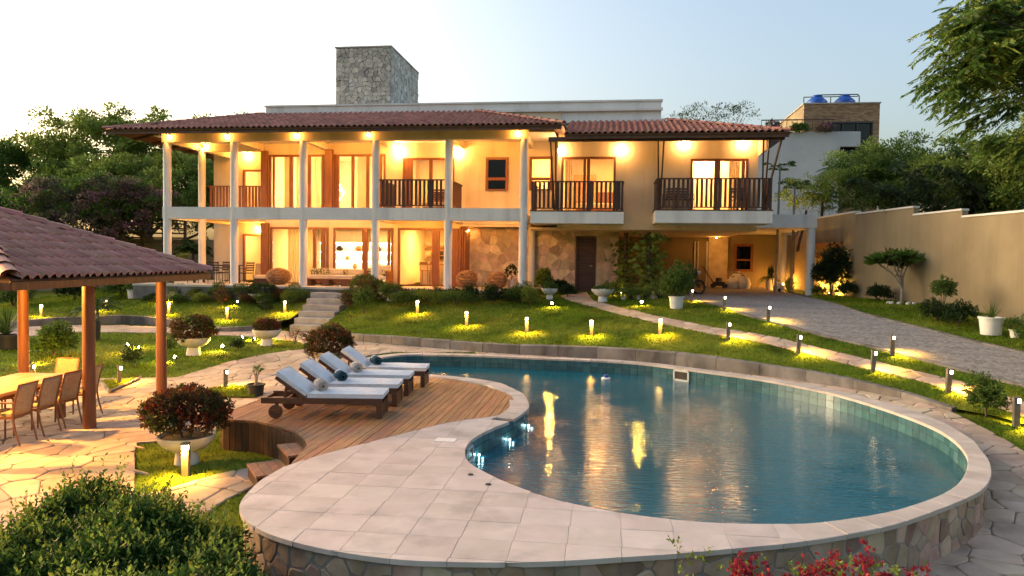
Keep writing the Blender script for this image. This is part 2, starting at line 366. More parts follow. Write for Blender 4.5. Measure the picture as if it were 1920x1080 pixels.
def sheet(name, outline, zf, step, mat, holes=(), dz=0., parent=None, kind='structure', smooth=True):
    loops = [densify(outline, step)]+[densify(h, step) for h in holes]
    pts = []; edges = []
    for lp in loops:
        b = len(pts); pts += lp; edges += [(b+i, b+(i+1) % len(lp)) for i in range(len(lp))]
    a = np.array(loops[0]); x0, y0 = a.min(0); x1, y1 = a.max(0)
    g = np.stack(np.meshgrid(np.arange(x0, x1, step), np.arange(y0, y1, step)), -1).reshape(-1, 2)+rng.uniform(-.12, .12, 2)*step
    k = inside(g, loops[0])
    for h in loops[1:]: k &= ~inside(g, h)
    g = g[k]
    bd = np.array(pts); keep = np.array([np.min((bd[:, 0]-p[0])**2+(bd[:, 1]-p[1])**2) > (.45*step)**2 for p in g]) if len(g) else []
    if len(g): pts += [tuple(p) for p in g[keep]]
    vs_, es_, fs_, *_ = geometry.delaunay_2d_cdt([Vector(p) for p in pts], edges, [], 0, 1e-5)
    V = np.array([(v.x, v.y) for v in vs_]); F = np.array([f for f in fs_ if len(f) == 3])
    c = V[F].mean(1); k = inside(c, loops[0])
    for h in loops[1:]: k &= ~inside(c, h)
    F = F[k]; z = zf(V[:, 0], V[:, 1])+dz
    me = bpy.data.meshes.new(name); me.from_pydata(np.c_[V, z].tolist(), [], F.tolist()); me.update()
    if me.polygons and me.polygons[0].normal.z < 0: me.flip_normals()
    return link(name, me, mat, parent, smooth, kind)
def piece(poly, f, h0, h1, ch=.012):
    """one stone or slab: polygon mapped by f(u, v, height), with a small chamfer"""
    poly = clean(poly)
    if len(poly) < 3 or abs(sarea(poly)) < .0015: return None
    if sarea(poly) < 0: poly = poly[::-1]
    cx = sum(p[0] for p in poly)/len(poly); cy = sum(p[1] for p in poly)/len(poly)
    top = []
    for p in poly:
        d = math.hypot(p[0]-cx, p[1]-cy) or 1; k = max(0, 1-ch*1.3/d); top.append((cx+(p[0]-cx)*k, cy+(p[1]-cy)*k))
    n_ = len(poly)
    vs_ = [f(p[0], p[1], h0) for p in poly]+[f(p[0], p[1], h1-ch*.6) for p in poly]+[f(p[0], p[1], h1) for p in top]
    fs_ = [tuple(range(2*n_, 3*n_))]
    for a in (0, n_): fs_ += [(a+i, a+(i+1) % n_, a+n_+(i+1) % n_, a+n_+i) for i in range(n_)]
    return vs_, fs_
def chaikin(p):
    out = []
    for i in range(len(p)):
        a, b_ = p[i], p[(i+1) % len(p)]; out += [(a[0]*.88+b_[0]*.12, a[1]*.88+b_[1]*.12), (a[0]*.12+b_[0]*.88, a[1]*.12+b_[1]*.88)]
    return out
def lay_pieces(polys, f, h, name, mat, parent, limit=300, stuff_mat=None, ch=.012, hj=.006, key=None, rnd=False):
    """largest pieces as objects of their own, the rest as one joined part"""
    res = []
    for p in polys:
        if rnd:
            p = chaikin(clean(p, .03)); p = [(x+random.uniform(-.006, .006), y+random.uniform(-.006, .006)) for x, y in p]
        if len(p) < 3: continue
        q = piece(p, f, h[0], h[1]+random.uniform(-hj, hj), ch)
        if q: res.append((abs(sarea(p)) if key is None else key(p), q))
    res.sort(key=lambda t: -t[0]); rest = MB()
    for i, (_, (vs_, fs_)) in enumerate(res):
        if i < limit:
            me = bpy.data.meshes.new(name); me.from_pydata(vs_, [], fs_); me.update(); link(name, me, mat, parent)
        else: rest.add(vs_, fs_)
    if rest.v: rest.build(name+'_fill', stuff_mat or mat, parent, kind='stuff')
def fast_mesh(name, V, F):
    """V (n,3), F (m,k) numpy -> mesh"""
    me = bpy.data.meshes.new(name); k = F.shape[1]
    me.vertices.add(len(V)); me.vertices.foreach_set('co', np.ascontiguousarray(V, np.float32).ravel())
    me.loops.add(F.size); me.loops.foreach_set('vertex_index', np.ascontiguousarray(F, np.int32).ravel())
    me.polygons.add(len(F)); me.polygons.foreach_set('loop_start', np.arange(0, F.size, k, dtype=np.int32)); me.polygons.foreach_set('loop_total', np.full(len(F), k, np.int32))
    me.update(calc_edges=True); me.validate(); return me

# ---------------------------------------------------------------- measured ground points (metres; x along the facade, y away from the camera, z from the terrace floor)
LO_P = [(-10.35, 23.21, -1.4), (-11.86, 21.71, -1.42), (-15.7, 23.24, -1.4), (-19.68, 22.06, -1.42), (-4.21, 19.07, -1.42), (-2.03, 19.27, -1.42), (1.74, 18.13, -1.42), (4.03, 16.07, -1.42), (-6.26, 18.0, -1.45), (-6.66, 16.48, -1.55), (-6.9, 14.16, -1.75), (-8.57, 10.68, -1.85), (-8.86, 13.11, -1.85), (-8.43, 8.87, -1.85), (-13.43, 14.43, -1.85), (-11.59, 17.15, -1.68), (-15.58, 18.21, -1.66), (-9.11, 16.17, -1.72), (-10.84, 20.81, -1.5), (5.1, 14.24, -1.42), (5.83, 13.13, -1.5), (5.74, 11.38, -1.72), (5.1, 9.95, -1.85), (4.16, 7.88, -1.95), (6.01, 11.28, -1.6), (-4.61, 8.43, -1.9), (-5.6, 7.75, -1.9), (-6.02, 7.01, -1.97), (-5.76, 6.16, -2.0), (-3.29, 6.53, -2.0), (-0.5, 5.08, -2.05), (-5.7, 9.67, -1.85), (-4.63, 10.21, -1.86), (-1.18, 6.66, -2.03), (1.91, 7.23, -2.0)]
UP_P = [(-7.75, 20.84, -1.2), (-6.1, 20.36, -1.2), (-3.46, 19.01, -1.2), (-1.98, 18.79, -1.2), (-0.11, 18.25, -1.2), (1.62, 17.65, -1.2), (3.31, 16.7, -1.2), (4.39, 15.79, -1.2), (5.17, 14.75, -1.22), (5.57, 14.08, -1.27), (6.13, 13.61, -1.42), (-9.69, 23.01, -1.2), (-20.13, 21.93, -1.2), (-18.85, 23.28, -1.2), (-17.73, 23.89, -1.2), (-15.9, 23.74, -1.2), (-13.39, 22.74, -1.22), (-12.11, 23.13, -1.22), (-11.56, 23.72, -1.2), (-9.11, 26.78, -0.27), (-6.01, 26.2, -0.28), (-3.23, 26.59, -0.28), (-15.23, 27.04, -0.3), (-18.37, 28.29, -0.3), (-13.16, 26.99, -0.32), (-1.38, 29.64, -0.17), (8.06, 30.31, -0.07), (4.73, 35.26, -0.05), (4.32, 20.34, -0.47), (3.44, 22.24, -0.31), (6.38, 17.18, -0.92), (7.12, 15.98, -1.02), (7.83, 14.69, -1.15), (9.09, 17.12, -0.8), (8.13, 19.25, -0.55), (7.26, 20.88, -0.32), (2.96, 18.4, -0.8), (4.38, 17.34, -0.98), (5.61, 16.1, -1.16), (6.53, 14.78, -1.33), (6.99, 13.08, -1.42), (1.35, 19.95, -0.75), (9.35, 19.06, -0.55), (10.66, 20.13, -0.26), (9.59, 29.33, -0.12), (1.14, 27.47, -0.25), (-25.61, 29.96, -0.95), (-24.75, 26.65, -1.1), (-20.59, 20.5, -1.2), (-19.72, 17.29, -1.2)]
CURBL_P = [(-19.98, 18.15, -1.2), (-20.29, 20.19, -1.2), (-20.13, 21.93, -1.2), (-19.84, 22.96, -1.2), (-19.01, 23.48, -1.2), (-17.88, 24.1, -1.2), (-15.9, 23.74, -1.2), (-13.28, 22.54, -1.2), (-12.52, 22.57, -1.2), (-12.01, 22.93, -1.2), (-11.48, 23.75, -1.2)]
PATH_A_P = [(-6.55, 5.7), (-16.3, 14.27), (-13.99, 14.74), (-12.63, 15.08), (-11.69, 15.11), (-10.03, 15.44), (-9.77, 17.34), (-9.31, 18.47), (-8.39, 19.36), (-9.44, 20.78), (-11.18, 21.45), (-14.75, 21.82), (-17.38, 21.46), (-18.23, 20.43), (-19.78, 17.34), (-21.82, 19.13), (-20.31, 22.12), (-18.66, 23.05), (-17.46, 23.52), (-15.65, 23.37), (-13.3, 22.58), (-11.94, 22.81), (-11.22, 23.22), (-9.97, 22.78), (-8.64, 21.35), (-7.78, 20.91), (-6.05, 20.19), (-3.51, 19.32), (-4.88, 18.78), (-5.75, 18.71), (-6.3, 18.13), (-6.18, 16.63), (-6.61, 15.71), (-6.75, 14.88), (-6.82, 14.01), (-6.93, 13.08), (-6.98, 12.11), (-6.6, 11.46), (-6.33, 10.44), (-6.75, 10.38), (-7.3, 10.2), (-7.0, 9.74), (-6.24, 8.68), (-5.83, 8.08), (-5.59, 8.26), (-5.28, 8.96), (-4.95, 9.36), (-4.77, 9.79), (-4.42, 9.48), (-4.55, 8.61), (-4.65, 8.14), (-4.63, 7.63), (-4.78, 7.06), (-4.65, 6.06)]
PATH_B_P = [(-3.66, 19.3), (-2.01, 19.07), (-0.11, 18.73), (1.66, 18.11), (3.38, 17.09), (4.5, 16.18), (5.27, 15.02), (5.67, 14.32), (6.04, 13.41), (6.14, 12.35), (6.16, 11.5), (6.16, 10.48), (4.14, 6.96), (2.95, 6.8)]
POOL_P = [(-5.6, 16.1), (-5.74, 17.01), (-5.35, 17.88), (-4.71, 18.15), (-3.32, 18.28), (-1.91, 18.16), (-0.1, 18.05), (0.94, 17.72), (1.66, 17.22), (2.32, 16.71), (3.33, 15.89), (4.13, 14.83), (4.43, 14.26), (4.74, 13.31), (4.95, 12.35), (5.01, 11.54), (4.92, 10.78), (4.73, 10.09), (4.57, 9.7), (4.27, 9.12), (3.89, 8.54), (3.43, 8.05), (2.91, 7.61), (2.48, 7.34), (2.09, 7.14), (1.74, 7.03), (1.23, 6.94), (0.74, 6.94), (0.23, 7.02), (-0.3, 7.21), (-0.62, 7.38), (-1.17, 7.86), (-1.65, 8.45), (-1.8, 8.84), (-1.87, 9.22), (-1.85, 9.75), (-1.69, 10.37), (-1.49, 10.92), (-1.34, 11.8), (-1.41, 12.44), (-1.61, 13.23), (-1.98, 13.91), (-2.23, 14.3), (-3.06, 14.79), (-3.98, 15.02), (-4.77, 15.14)]
OUTER_P = [(4.69, 9.42), (4.48, 9.01), (4.18, 8.55), (3.84, 8.18), (3.26, 7.64), (2.76, 7.21), (2.35, 6.94), (1.97, 6.71), (1.63, 6.55), (1.13, 6.35), (0.66, 6.16), (0.21, 6.01), (-0.23, 5.86), (-0.7, 5.74), (-1.2, 5.66), (-1.64, 5.62), (-2.11, 5.67), (-2.55, 5.78), (-2.96, 5.95), (-3.29, 6.18), (-3.53, 6.46), (-3.66, 6.72), (-3.74, 7.04), (-3.8, 7.45), (-3.78, 7.93)]
OUTER_R_P = [(4.88, 9.86), (5.2, 10.92), (5.32, 11.96), (5.26, 13.14), (4.77, 14.34), (4.28, 15.36)]
SD_P = [(-3.78, 7.93), (-3.63, 8.36), (-3.41, 8.81), (-2.95, 9.63), (-2.4, 10.58), (-1.93, 11.02), (-1.62, 11.41)]
DKR_P = [(-1.62, 11.41), (-1.58, 12.07), (-1.67, 12.63), (-2.01, 13.37), (-2.95, 14.26), (-3.81, 14.69), (-4.66, 14.78)]
DKL_P = [(-6.0, 10.5), (-5.79, 10.15), (-5.22, 10.08), (-4.65, 9.77), (-4.3, 9.48), (-3.98, 9.03), (-3.87, 8.64), (-3.77, 8.14)]
DKB_P = [(-6.0, 10.5), (-6.02, 11.36), (-6.03, 12.37), (-6.07, 13.37), (-6.05, 14.39), (-5.67, 14.93), (-4.66, 14.78)]
CURB_P = [(-9.64, 22.89, -1.17), (-8.69, 21.7, -1.22), (-7.82, 21.01, -1.22), (-6.09, 20.34, -1.19), (-3.47, 19.08, -1.21), (-1.98, 18.78, -1.19), (-0.11, 18.18, -1.19), (1.6, 17.51, -1.17), (2.58, 17.08, -1.15), (3.28, 16.57, -1.18), (4.4, 15.82, -1.2), (5.25, 14.97, -1.25), (5.66, 14.32, -1.31), (6.09, 13.52, -1.39)]
DRV_L_P = [(0.84, 31.28, -0.12), (1.86, 29.45, -0.18), (2.79, 26.29, -0.21), (3.94, 21.39, -0.38), (4.33, 20.53, -0.46), (5.06, 19.21, -0.63), (6.1, 17.88, -0.81), (6.77, 16.91, -0.94), (7.17, 16.1, -1.03), (7.87, 14.78, -1.16), (8.42, 13.69, -1.26)]
DRV_R_P = [(7.37, 34.9, -0.03), (7.8, 32.79, -0.07), (7.12, 26.38, -0.1), (7.07, 22.13, -0.22), (7.49, 20.51, -0.37), (8.12, 19.23, -0.54), (8.69, 17.94, -0.7), (9.1, 17.13, -0.79), (9.68, 15.79, -0.93)]
PATH_L_P = [(-1.9, 27.57, -0.24), (-1.56, 26.35, -0.31), (0.29, 22.6, -0.52), (1.38, 20.88, -0.63), (2.66, 19.28, -0.75), (3.8, 18.27, -0.84), (4.75, 17.14, -1.0), (5.55, 16.08, -1.12), (6.3, 15.12, -1.21), (6.68, 13.85, -1.34), (6.99, 13.08, -1.41), (7.32, 11.86, -1.51)]
PATH_U_P = [(-0.95, 29.67, -0.16), (-0.58, 26.13, -0.31), (0.3, 24.07, -0.4), (1.44, 21.8, -0.51), (2.75, 19.96, -0.64), (4.31, 18.6, -0.76), (5.79, 16.77, -1.01), (6.95, 15.11, -1.18), (7.25, 14.29, -1.26), (7.39, 13.85, -1.31), (7.75, 12.58, -1.42)]
def rbf(P, top=None):
    A = np.array(P); k = len(A); d = np.linalg.norm(A[:, None, :2]-A[None, :, :2], axis=2)
    K = np.where(d > 0, d*d*np.log(d+1e-9), 0)+np.eye(k)*6.0; Q = np.c_[np.ones(k), A[:, :2]]
    w = np.linalg.solve(np.block([[K, Q], [Q.T, np.zeros((3, 3))]]), np.r_[A[:, 2], 0, 0, 0])
    lo_, hi_ = A[:, 2].min()-.1, A[:, 2].max()+.05
    def fz(x, y):
        x = np.asarray(x, float); y = np.asarray(y, float); r = np.hypot(x[..., None]-A[:, 0], y[..., None]-A[:, 1])
        return np.clip((r*r*np.log(r+1e-9)) @ w[:k]+w[k]+w[k+1]*x+w[k+2]*y, lo_, hi_ if top is None else top)
    return fz
z_lo = rbf(LO_P, -1.435); z_up = rbf(UP_P)
COPE = -1.37; WATER = -1.67

# ---------------------------------------------------------------- ground
gs = MB().add([(-900, -300, -2.7), (900, -300, -2.7), (900, 1500, -2.7), (-900, 1500, -2.7)], [(0, 1, 2, 3)])
tag(gs.build('ground', 'grass'), 'grassy ground reaching out to the horizon', 'ground', kind='structure')
pool = smooth_loop(POOL_P, 4)
if sarea(pool) < 0: pool = pool[::-1]
CURB_P[3:12] = [(-6.08, 20.35, 0), (-3.47, 19.3, 0), (-1.98, 19.0, 0), (-.11, 18.66, 0), (1.6, 17.9, 0), (2.58, 17.3, 0), (3.28, 16.8, 0), (4.4, 15.95, 0), (5.25, 15.02, 0)]
curb_main = smooth_loop([p[:2] for p in CURB_P], 4, False); curb_left = smooth_loop([p[:2] for p in CURBL_P], 4, False)
# outline of all stonework round the water (clockwise in the picture: front, left, deck)
outer = smooth_loop(OUTER_P, 3, False)
pool_c = np.array(pool).mean(0)
def offset_loop(P, d):
    P = np.asarray(P); t = np.roll(P, -1, 0)-np.roll(P, 1, 0); t /= np.linalg.norm(t, axis=1)[:, None]
    return P+np.c_[t[:, 1], -t[:, 0]]*d
body = [tuple(p) for p in OUTER_P]+[tuple(p) for p in SD_P[1:2]]+[DKL_P[i] for i in range(len(DKL_P)-1, -1, -1)]+[tuple(p) for p in DKB_P[1:-1]]
off = offset_loop(pool, .30)
# far side of the pool body, from the left tip round to the right
far = [tuple(off[i]) for i in range(0, len(off)) if True]
upper_outline = curb_left+[(-11.2, 24.0), (-11.28, 26.5), (-9.66, 26.5), (-9.58, 23.3)]+curb_main+[(6.6, 13.1), (7.3, 11.6), (7.8, 10.5), (14, 8), (40, 10), (60, 60), (-70, 60), (-60, 24), (-32, 14), (-21, 17)]
lawn_up = sheet('upper_lawn', upper_outline, z_up, .8, 'grass'); tag(lawn_up, 'sloping lawn rising to the house terrace', 'lawn')
lower_outline = [(-60, -6), (45, -6), (45, 30), (12, 24), (-3, 21.5), (-9, 25.2), (-60, 27)]
hole = [tuple(p) for p in offset_loop(pool, .12)]
lawn_lo = sheet('garden_lawn', lower_outline, z_lo, .8, 'grass', holes=[hole]); tag(lawn_lo, 'lower garden lawn beside the pool and shelter', 'lawn')

def flagstones(name, outline, zf, s, label, limit=300, rim=.02):
    base = sheet(name, outline, zf, .6, 'flag_joint', dz=.012); tag(base, label, 'path')
    xs = [p[0] for p in outline]; ys = [p[1] for p in outline]
    cells = voronoi(min(xs), max(xs), min(ys), max(ys), s, .46)
    polys = []
    for c in cells:
        c2 = inset(c, random.uniform(.003, .009))
        if len(c2) < 3: continue
        q = clip_to(outline, c2)
        if len(q) >= 3 and abs(sarea(q)) > .006: polys.append(q)
    cam_d = lambda p: abs(sarea(p))/(max(2, math.hypot(sum(a for a, _ in p)/len(p), sum(b_ for _, b_ in p)/len(p)))**2) * (1 if abs(sum(a for a, _ in p)/len(p)) < .9*sum(b_ for _, b_ in p)/len(p) else .01)
    lay_pieces(polys, lambda u, v, h: (u, v, float(zf(u, v))+h), (.0, .032), 'flagstone', 'flagstone', base, limit, key=cam_d, ch=.012, hj=.005, rnd=True)
    return base
flagstones('stone_path', PATH_A_P, z_lo, .46, 'pale crazy paving sweeping from the shelter to the steps')
flagstones('poolside_path', PATH_B_P+[(2.0, 6.85), (3.15, 7.68), (4.08, 8.6), (4.6, 9.45), (5.1, 10.95), (5.22, 12), (5.15, 13.1), (4.7, 14.3), (4.25, 15.4), (3.2, 16.75), (1.6, 17.75), (-.1, 18.4), (-2, 18.62), (-3.4, 18.72)], z_lo, .42, 'crazy paving strip running round the far and right side of the pool', 200)
pp = [p[:2] for p in PATH_L_P]+[p[:2] for p in PATH_U_P][::-1]
flagstones('garden_path', pp, z_up, .5, 'narrow pinkish flagstone path crossing the lawn from the dark door', 200)
drive = [p[:2] for p in DRV_L_P]+[p[:2] for p in DRV_R_P][::-1]+[(7.4, 39.5), (.5, 39.5), (.5, 31.2)]
dv = sheet('driveway', drive, z_up, .6, 'pavers', dz=.03); tag(dv, 'grey block paved driveway curving up to the carport', 'driveway')
for nm, P in (('drive_kerb', DRV_L_P), ('drive_kerb', DRV_R_P[1:])):
    Q = resample(np.array(smooth_loop([p[:2] for p in P], 4, False)), .6)
    k = tag(empty('driveway_kerb', label='low concrete kerb along the '+('lawn' if P is DRV_L_P else 'boundary wall')+' side of the driveway', cat='kerb'))
    for i in range(len(Q)-1):
        a, b_ = Q[i], Q[i+1]; d = (b_-a)/np.linalg.norm(b_-a); nn = np.array((-d[1], d[0]))*.05; e = d*.004
        q = [a+nn+e, b_+nn-e, b_-nn-e, a-nn+e]; zz = [float(z_up(*p)) for p in q]
        MB().prism([tuple(p) for p in q], [z-.05 for z in zz], [z+.055 for z in zz]).build('kerb_stone', 'curb', k)

def curb(P, top_z, bot_z, label):
    k = empty('lawn_retaining_curb', label=label, cat='curb')
    Q = resample(np.array(P), 1.05)
    for i in range(len(Q)-1):
        a, b_ = Q[i], Q[i+1]; d = (b_-a)/np.linalg.norm(b_-a); nn = np.array((-d[1], d[0])); e = d*.004
        mid = []
        q = [a+nn*.07+e, b_+nn*.07-e, b_-nn*.07-e, a-nn*.07+e]
        zt = [float(z_up(*p))+random.uniform(.015, .03) for p in q]; zb = [float(min(z_lo(*p), z_up(*p)))-.08 for p in q]
        MB().prism([tuple(p) for p in q], zb, zt).build('curb_block', 'curb', k, bevel=.012)
curb(curb_main, 0, 0, 'long grey concrete curb holding the lawn above the pool'); curb(curb_left, 0, 0, 'curved grey concrete curb holding the left upper lawn')
# end of the curb beside the steps
# ---------------------------------------------------------------- garden steps up to the terrace
st = empty('garden_steps', label='seven pale stone steps climbing the lawn to the terrace', cat='steps')
for i in range(6):
    z1 = -.2-.2*i; y0 = 26.22-.5*(i+1)
    box('step', 'step_stone', st, -11.22+.07*i, -9.72+.02*i, y0, y0+.52, z1-.3, z1, .012)

# ---------------------------------------------------------------- swimming pool
sp_ = empty('swimming_pool', (0, 0, 0), label='kidney shaped raised swimming pool with pale stone surround', cat='pool')
wt = sheet('pool_water', [tuple(p) for p in offset_loop(pool, -.005)], lambda x, y: np.full_like(x, WATER), .5, 'water'); tag(wt, 'rippled teal water of the kidney shaped pool', 'water')
bs = MB(); k = len(pool)
bs.add([(p[0], p[1], WATER-.01) for p in pool]+[(p[0], p[1], -2.55) for p in pool], [(i, (i+1) % k, k+(i+1) % k, k+i) for i in range(k)]+[tuple(range(k, 2*k))])
bs.build('basin', 'basin', sp_)
ring = resample(np.array(pool), .2, True); nr = len(ring)
tng = np.roll(ring, -1, 0)-np.roll(ring, 1, 0); tng /= np.linalg.norm(tng, axis=1)[:, None]; nor = np.c_[tng[:, 1], -tng[:, 0]]
back = MB().add([(*(ring[i]+nor[i]*.02), z) for z in (WATER-.3, COPE-.03) for i in range(nr)], [(i, (i+1) % nr, nr+(i+1) % nr, nr+i) for i in range(nr)])
back.build('tile_bed', 'mortar_pool', sp_)
for i in range(nr):
    a = ring[i]+tng[i]*.004; b_ = ring[(i+1) % nr]-tng[(i+1) % nr]*.004
    for z0, z1 in ((WATER-.06, COPE-.165), (COPE-.157, COPE-.03)):
        n0, n1 = nor[i], nor[(i+1) % nr]
        MB().add([(*a, z0), (*b_, z0), (*(b_+n1*.018), z0), (*(a+n0*.018), z0), (*a, z1), (*b_, z1), (*(b_+n1*.018), z1), (*(a+n0*.018), z1)],
                 [(3, 2, 1, 0), (4, 5, 6, 7), (0, 1, 5, 4), (1, 2, 6, 5), (2, 3, 7, 6), (3, 0, 4, 7)]).build('waterline_tile', 'tile_pool', sp_)
# coping stones where the rim is a simple ring
def near_idx(p): return int(np.argmin(np.hypot(ring[:, 0]-p[0], ring[:, 1]-p[1])))
i0 = near_idx((1.74, 7.03)); i1 = near_idx((-1.49, 10.92))
seg = range(i1, i1+((i0-i1) % nr)) if True else ()
# ring runs counter-clockwise; the stone deck lies between i1 and i0 on one of the two arcs
arcA = [(i0+j) % nr for j in range((i1-i0) % nr+1)]; arcB = [(i1+j) % nr for j in range((i0-i1) % nr+1)]
ringarc, deckarc = (arcA, arcB) if len(arcA) > len(arcB) else (arcB, arcA)
ctr = ring.mean(0)
outer_np = np.array([p for p in OUTER_R_P[::-1]]+[p for p in outer])
def owidth(i):
    d = float(np.min(np.hypot(outer_np[:, 0]-ring[i][0], outer_np[:, 1]-ring[i][1])))
    return d if d < .5 else .31
outer_np = resample(outer_np, .03)
for j in range(0, len(ringarc)-2, 2):
    ii = [ringarc[j], ringarc[j+1], ringarc[j+2]]
    inn = [ring[i]-nor[i]*.02 for i in ii]; out = [ring[i]+nor[i]*owidth(i) for i in ii]
    inn[0] = inn[0]+tng[ii[0]]*.003; inn[2] = inn[2]-tng[ii[2]]*.003; out[0] = out[0]+tng[ii[0]]*.003; out[2] = out[2]-tng[ii[2]]*.003
    poly = [tuple(p) for p in inn]+[tuple(p) for p in out[::-1]]
    q = piece(poly, lambda u, v, h: (u, v, h), COPE-.045, COPE+random.uniform(-.002, .002), .006)
    me = bpy.data.meshes.new('coping_stone'); me.from_pydata(q[0], [], q[1]); me.update(); link('coping_stone', me, 'coping', sp_)
# stone deck slabs
dk = [tuple(ring[i]-nor[i]*.02) for i in deckarc]
e0, e1 = dk[0], dk[-1]
out_part = [tuple(p) for p in OUTER_P if p[0] < 1.66]+[tuple(p) for p in SD_P]
if math.hypot(e1[0]-out_part[0][0], e1[1]-out_part[0][1]) > math.hypot(e0[0]-out_part[0][0], e0[1]-out_part[0][1]): dk = dk[::-1]
cA = ring[i0]+nor[i0]*owidth(i0); cB = ring[i1]+nor[i1]*.31
out_part = [tuple(cA)]+out_part+[tuple(cB)]
sd_poly = dk+[tuple(p) for p in smooth_loop(out_part, 3, False)]
base = sheet('slab_bed', sd_poly, lambda x, y: np.full_like(x, COPE-.005), .5, 'slab_joint', parent=sp_, kind=None, smooth=False)
polys = []
for ix in range(-9, 12):
    for iy in range(-9, 12):
        w, h = .475, .43; sx = -2.22+ix*w+.012*iy; sy = 7.0+iy*h
        g_ = .002
        c = [(sx+g_, sy+g_), (sx+w-g_, sy+g_), (sx+w-g_, sy+h-g_), (sx+g_, sy+h-g_)]
        rot = R(1.5); cx, cy = -2.2, 7.; c = [(cx+(x-cx)*math.cos(rot)-(y-cy)*math.sin(rot), cy+(x-cx)*math.sin(rot)+(y-cy)*math.cos(rot)) for x, y in c]
        q = clip_to(sd_poly, c)
        if len(q) >= 3 and abs(sarea(q)) > .004: polys.append(q)
lay_pieces(polys, lambda u, v, h: (u, v, COPE-.045+h), (0, .045), 'deck_slab', 'slab', sp_, ch=.002, hj=.0015)
# retaining wall of the pool: rubble stones set in mortar
wall_line = np.vstack([np.array(OUTER_R_P[::-1]), np.array(outer)])
wl_ = resample(wall_line, .12); s_ = np.r_[0, np.cumsum(np.hypot(*np.diff(wl_, axis=0).T))]
tw = np.gradient(wl_, axis=0); tw /= np.linalg.norm(tw, axis=1)[:, None]; nw = np.c_[-tw[:, 1], tw[:, 0]]
if np.dot(nw[len(nw)//2], np.array((0, -1.))) < 0: nw = -nw
def wmap(u, v, h):
    x = np.interp(u, s_, wl_[:, 0]); y = np.interp(u, s_, wl_[:, 1]); a = np.interp(u, s_, nw[:, 0]); b_ = np.interp(u, s_, nw[:, 1])
    return (float(x+a*(h-.05)), float(y+b_*(h-.05)), v)
wb = MB(); kk = len(wl_)
wb.add([wmap(s, COPE-.047, 0) for s in s_]+[wmap(s, -2.35, 0) for s in s_], [(i, i+1, kk+i+1, kk+i) for i in range(kk-1)])
pw = wb.build('retaining_wall', 'mortar_pool', sp_)
cells = [inset(c, random.uniform(.003, .010)) for c in voronoi(0, s_[-1], -2.3, COPE-.05, .185, .45, aniso=1.2)]
rect = [(0, -2.34), (s_[-1], -2.34), (s_[-1], COPE-.055), (0, COPE-.055)]
cells = [clip_to(c, rect) for c in cells if len(c) > 2]
lay_pieces([c for c in cells if len(c) > 2], wmap, (-.01, .010), 'stone', 'stone_pool', pw, ch=.010, hj=.006, rnd=True)
# fittings
def skim(c, t, nrm, w, h, label):
    g_ = MB(); c = Vector(c); t = Vector((*t, 0)).normalized(); nrm = Vector((*nrm, 0)).normalized(); u = Vector((0, 0, 1))
    for a, b_, ww, hh in ((0, h/2-.02, w, .04), (0, -h/2+.02, w, .04), (-w/2+.02, 0, .04, h), (w/2-.02, 0, .04, h)):
        p = c+t*a+u*b_; g_.bar(p-t*ww/2, p+t*ww/2, .03, hh)
    o = g_.build('skimmer', 'grille', sp_); o['label'] = label
    inner = MB(); inner.bar(c-t*(w/2-.05)-nrm*.0, c+t*(w/2-.05), .012, h-.08); inner.build('skimmer_flap', 'metal_dark', o)
i = near_idx((1.78, 17.15)); skim((*(ring[i]-nor[i]*.02), -1.54), tng[i], -nor[i], .42, .26, 'white framed skimmer opening in the far pool wall')
i = near_idx((-1.86, 9.5)); skim((*(ring[i]-nor[i]*.02), -1.545), tng[i], -nor[i], .40, .22, 'white framed skimmer grille in the near pool wall')
for p in ((-1.80, 8.85), (-1.82, 9.85), (-1.52, 10.85), (-1.36, 11.75)):
    i = near_idx(p); c = ring[i]-nor[i]*.03
    o = MB().cyl((*c, WATER+.02), (*(c-nor[i]*.012), WATER+.02), .016, .014, 10).build('pool_light', 'led', sp_)
    light('pool_light_glow', (*(c-nor[i]*.06), WATER+.02), .03, o, (.5, .9, 1), .02)
for p in ((-1.55, 8.02), (-1.29, 7.7)):
    MB().cyl((*p, COPE+.002), (*p, COPE+.012), .035, .03, 14).build('floor_fitting', 'black', sp_)
MB().box(-2.33, -2.05, 9.42, 9.62, COPE+.002, COPE+.008).build('access_cover', 'white_paint', sp_)

# ---------------------------------------------------------------- wooden deck
wd = empty('wooden_deck', label='raised brown plank deck between the path and the pool', cat='deck')
deck_poly = smooth_loop(DKL_P, 3, False)+[tuple(p) for p in smooth_loop([(x+.0, y) for x, y in SD_P], 3, False)][1:]+[tuple(p) for p in smooth_loop(DKR_P, 3, False)][1:]+[tuple(p) for p in DKB_P[::-1]][1:-1]
deck_poly = clean(deck_poly, .02)
wp = .118; x = -6.1
while x < -1.4:
    c = [(x+.004, 7.9), (x+wp-.004, 7.9), (x+wp-.004, 15.2), (x+.004, 15.2)]
    q = clip_to(deck_poly, c)
    if len(q) >= 3 and abs(sarea(q)) > .003:
        pc = piece(q, lambda u, v, h: (u, v, COPE-.03+h), 0, .03+random.uniform(-.002, .002), .003)
        if pc:
            me = bpy.data.meshes.new('plank'); me.from_pydata(pc[0], [], pc[1]); me.update(); link('plank', me, 'wood_deck', wd)
    x += wp
MB().prism([(p[0], p[1]) for p in deck_poly], COPE-.09, COPE-.034).build('subframe', 'black', wd)
sk = resample(np.array([DKB_P[4], DKB_P[3], DKB_P[2], DKB_P[1]]+list(smooth_loop(DKL_P, 4, False))), .105)
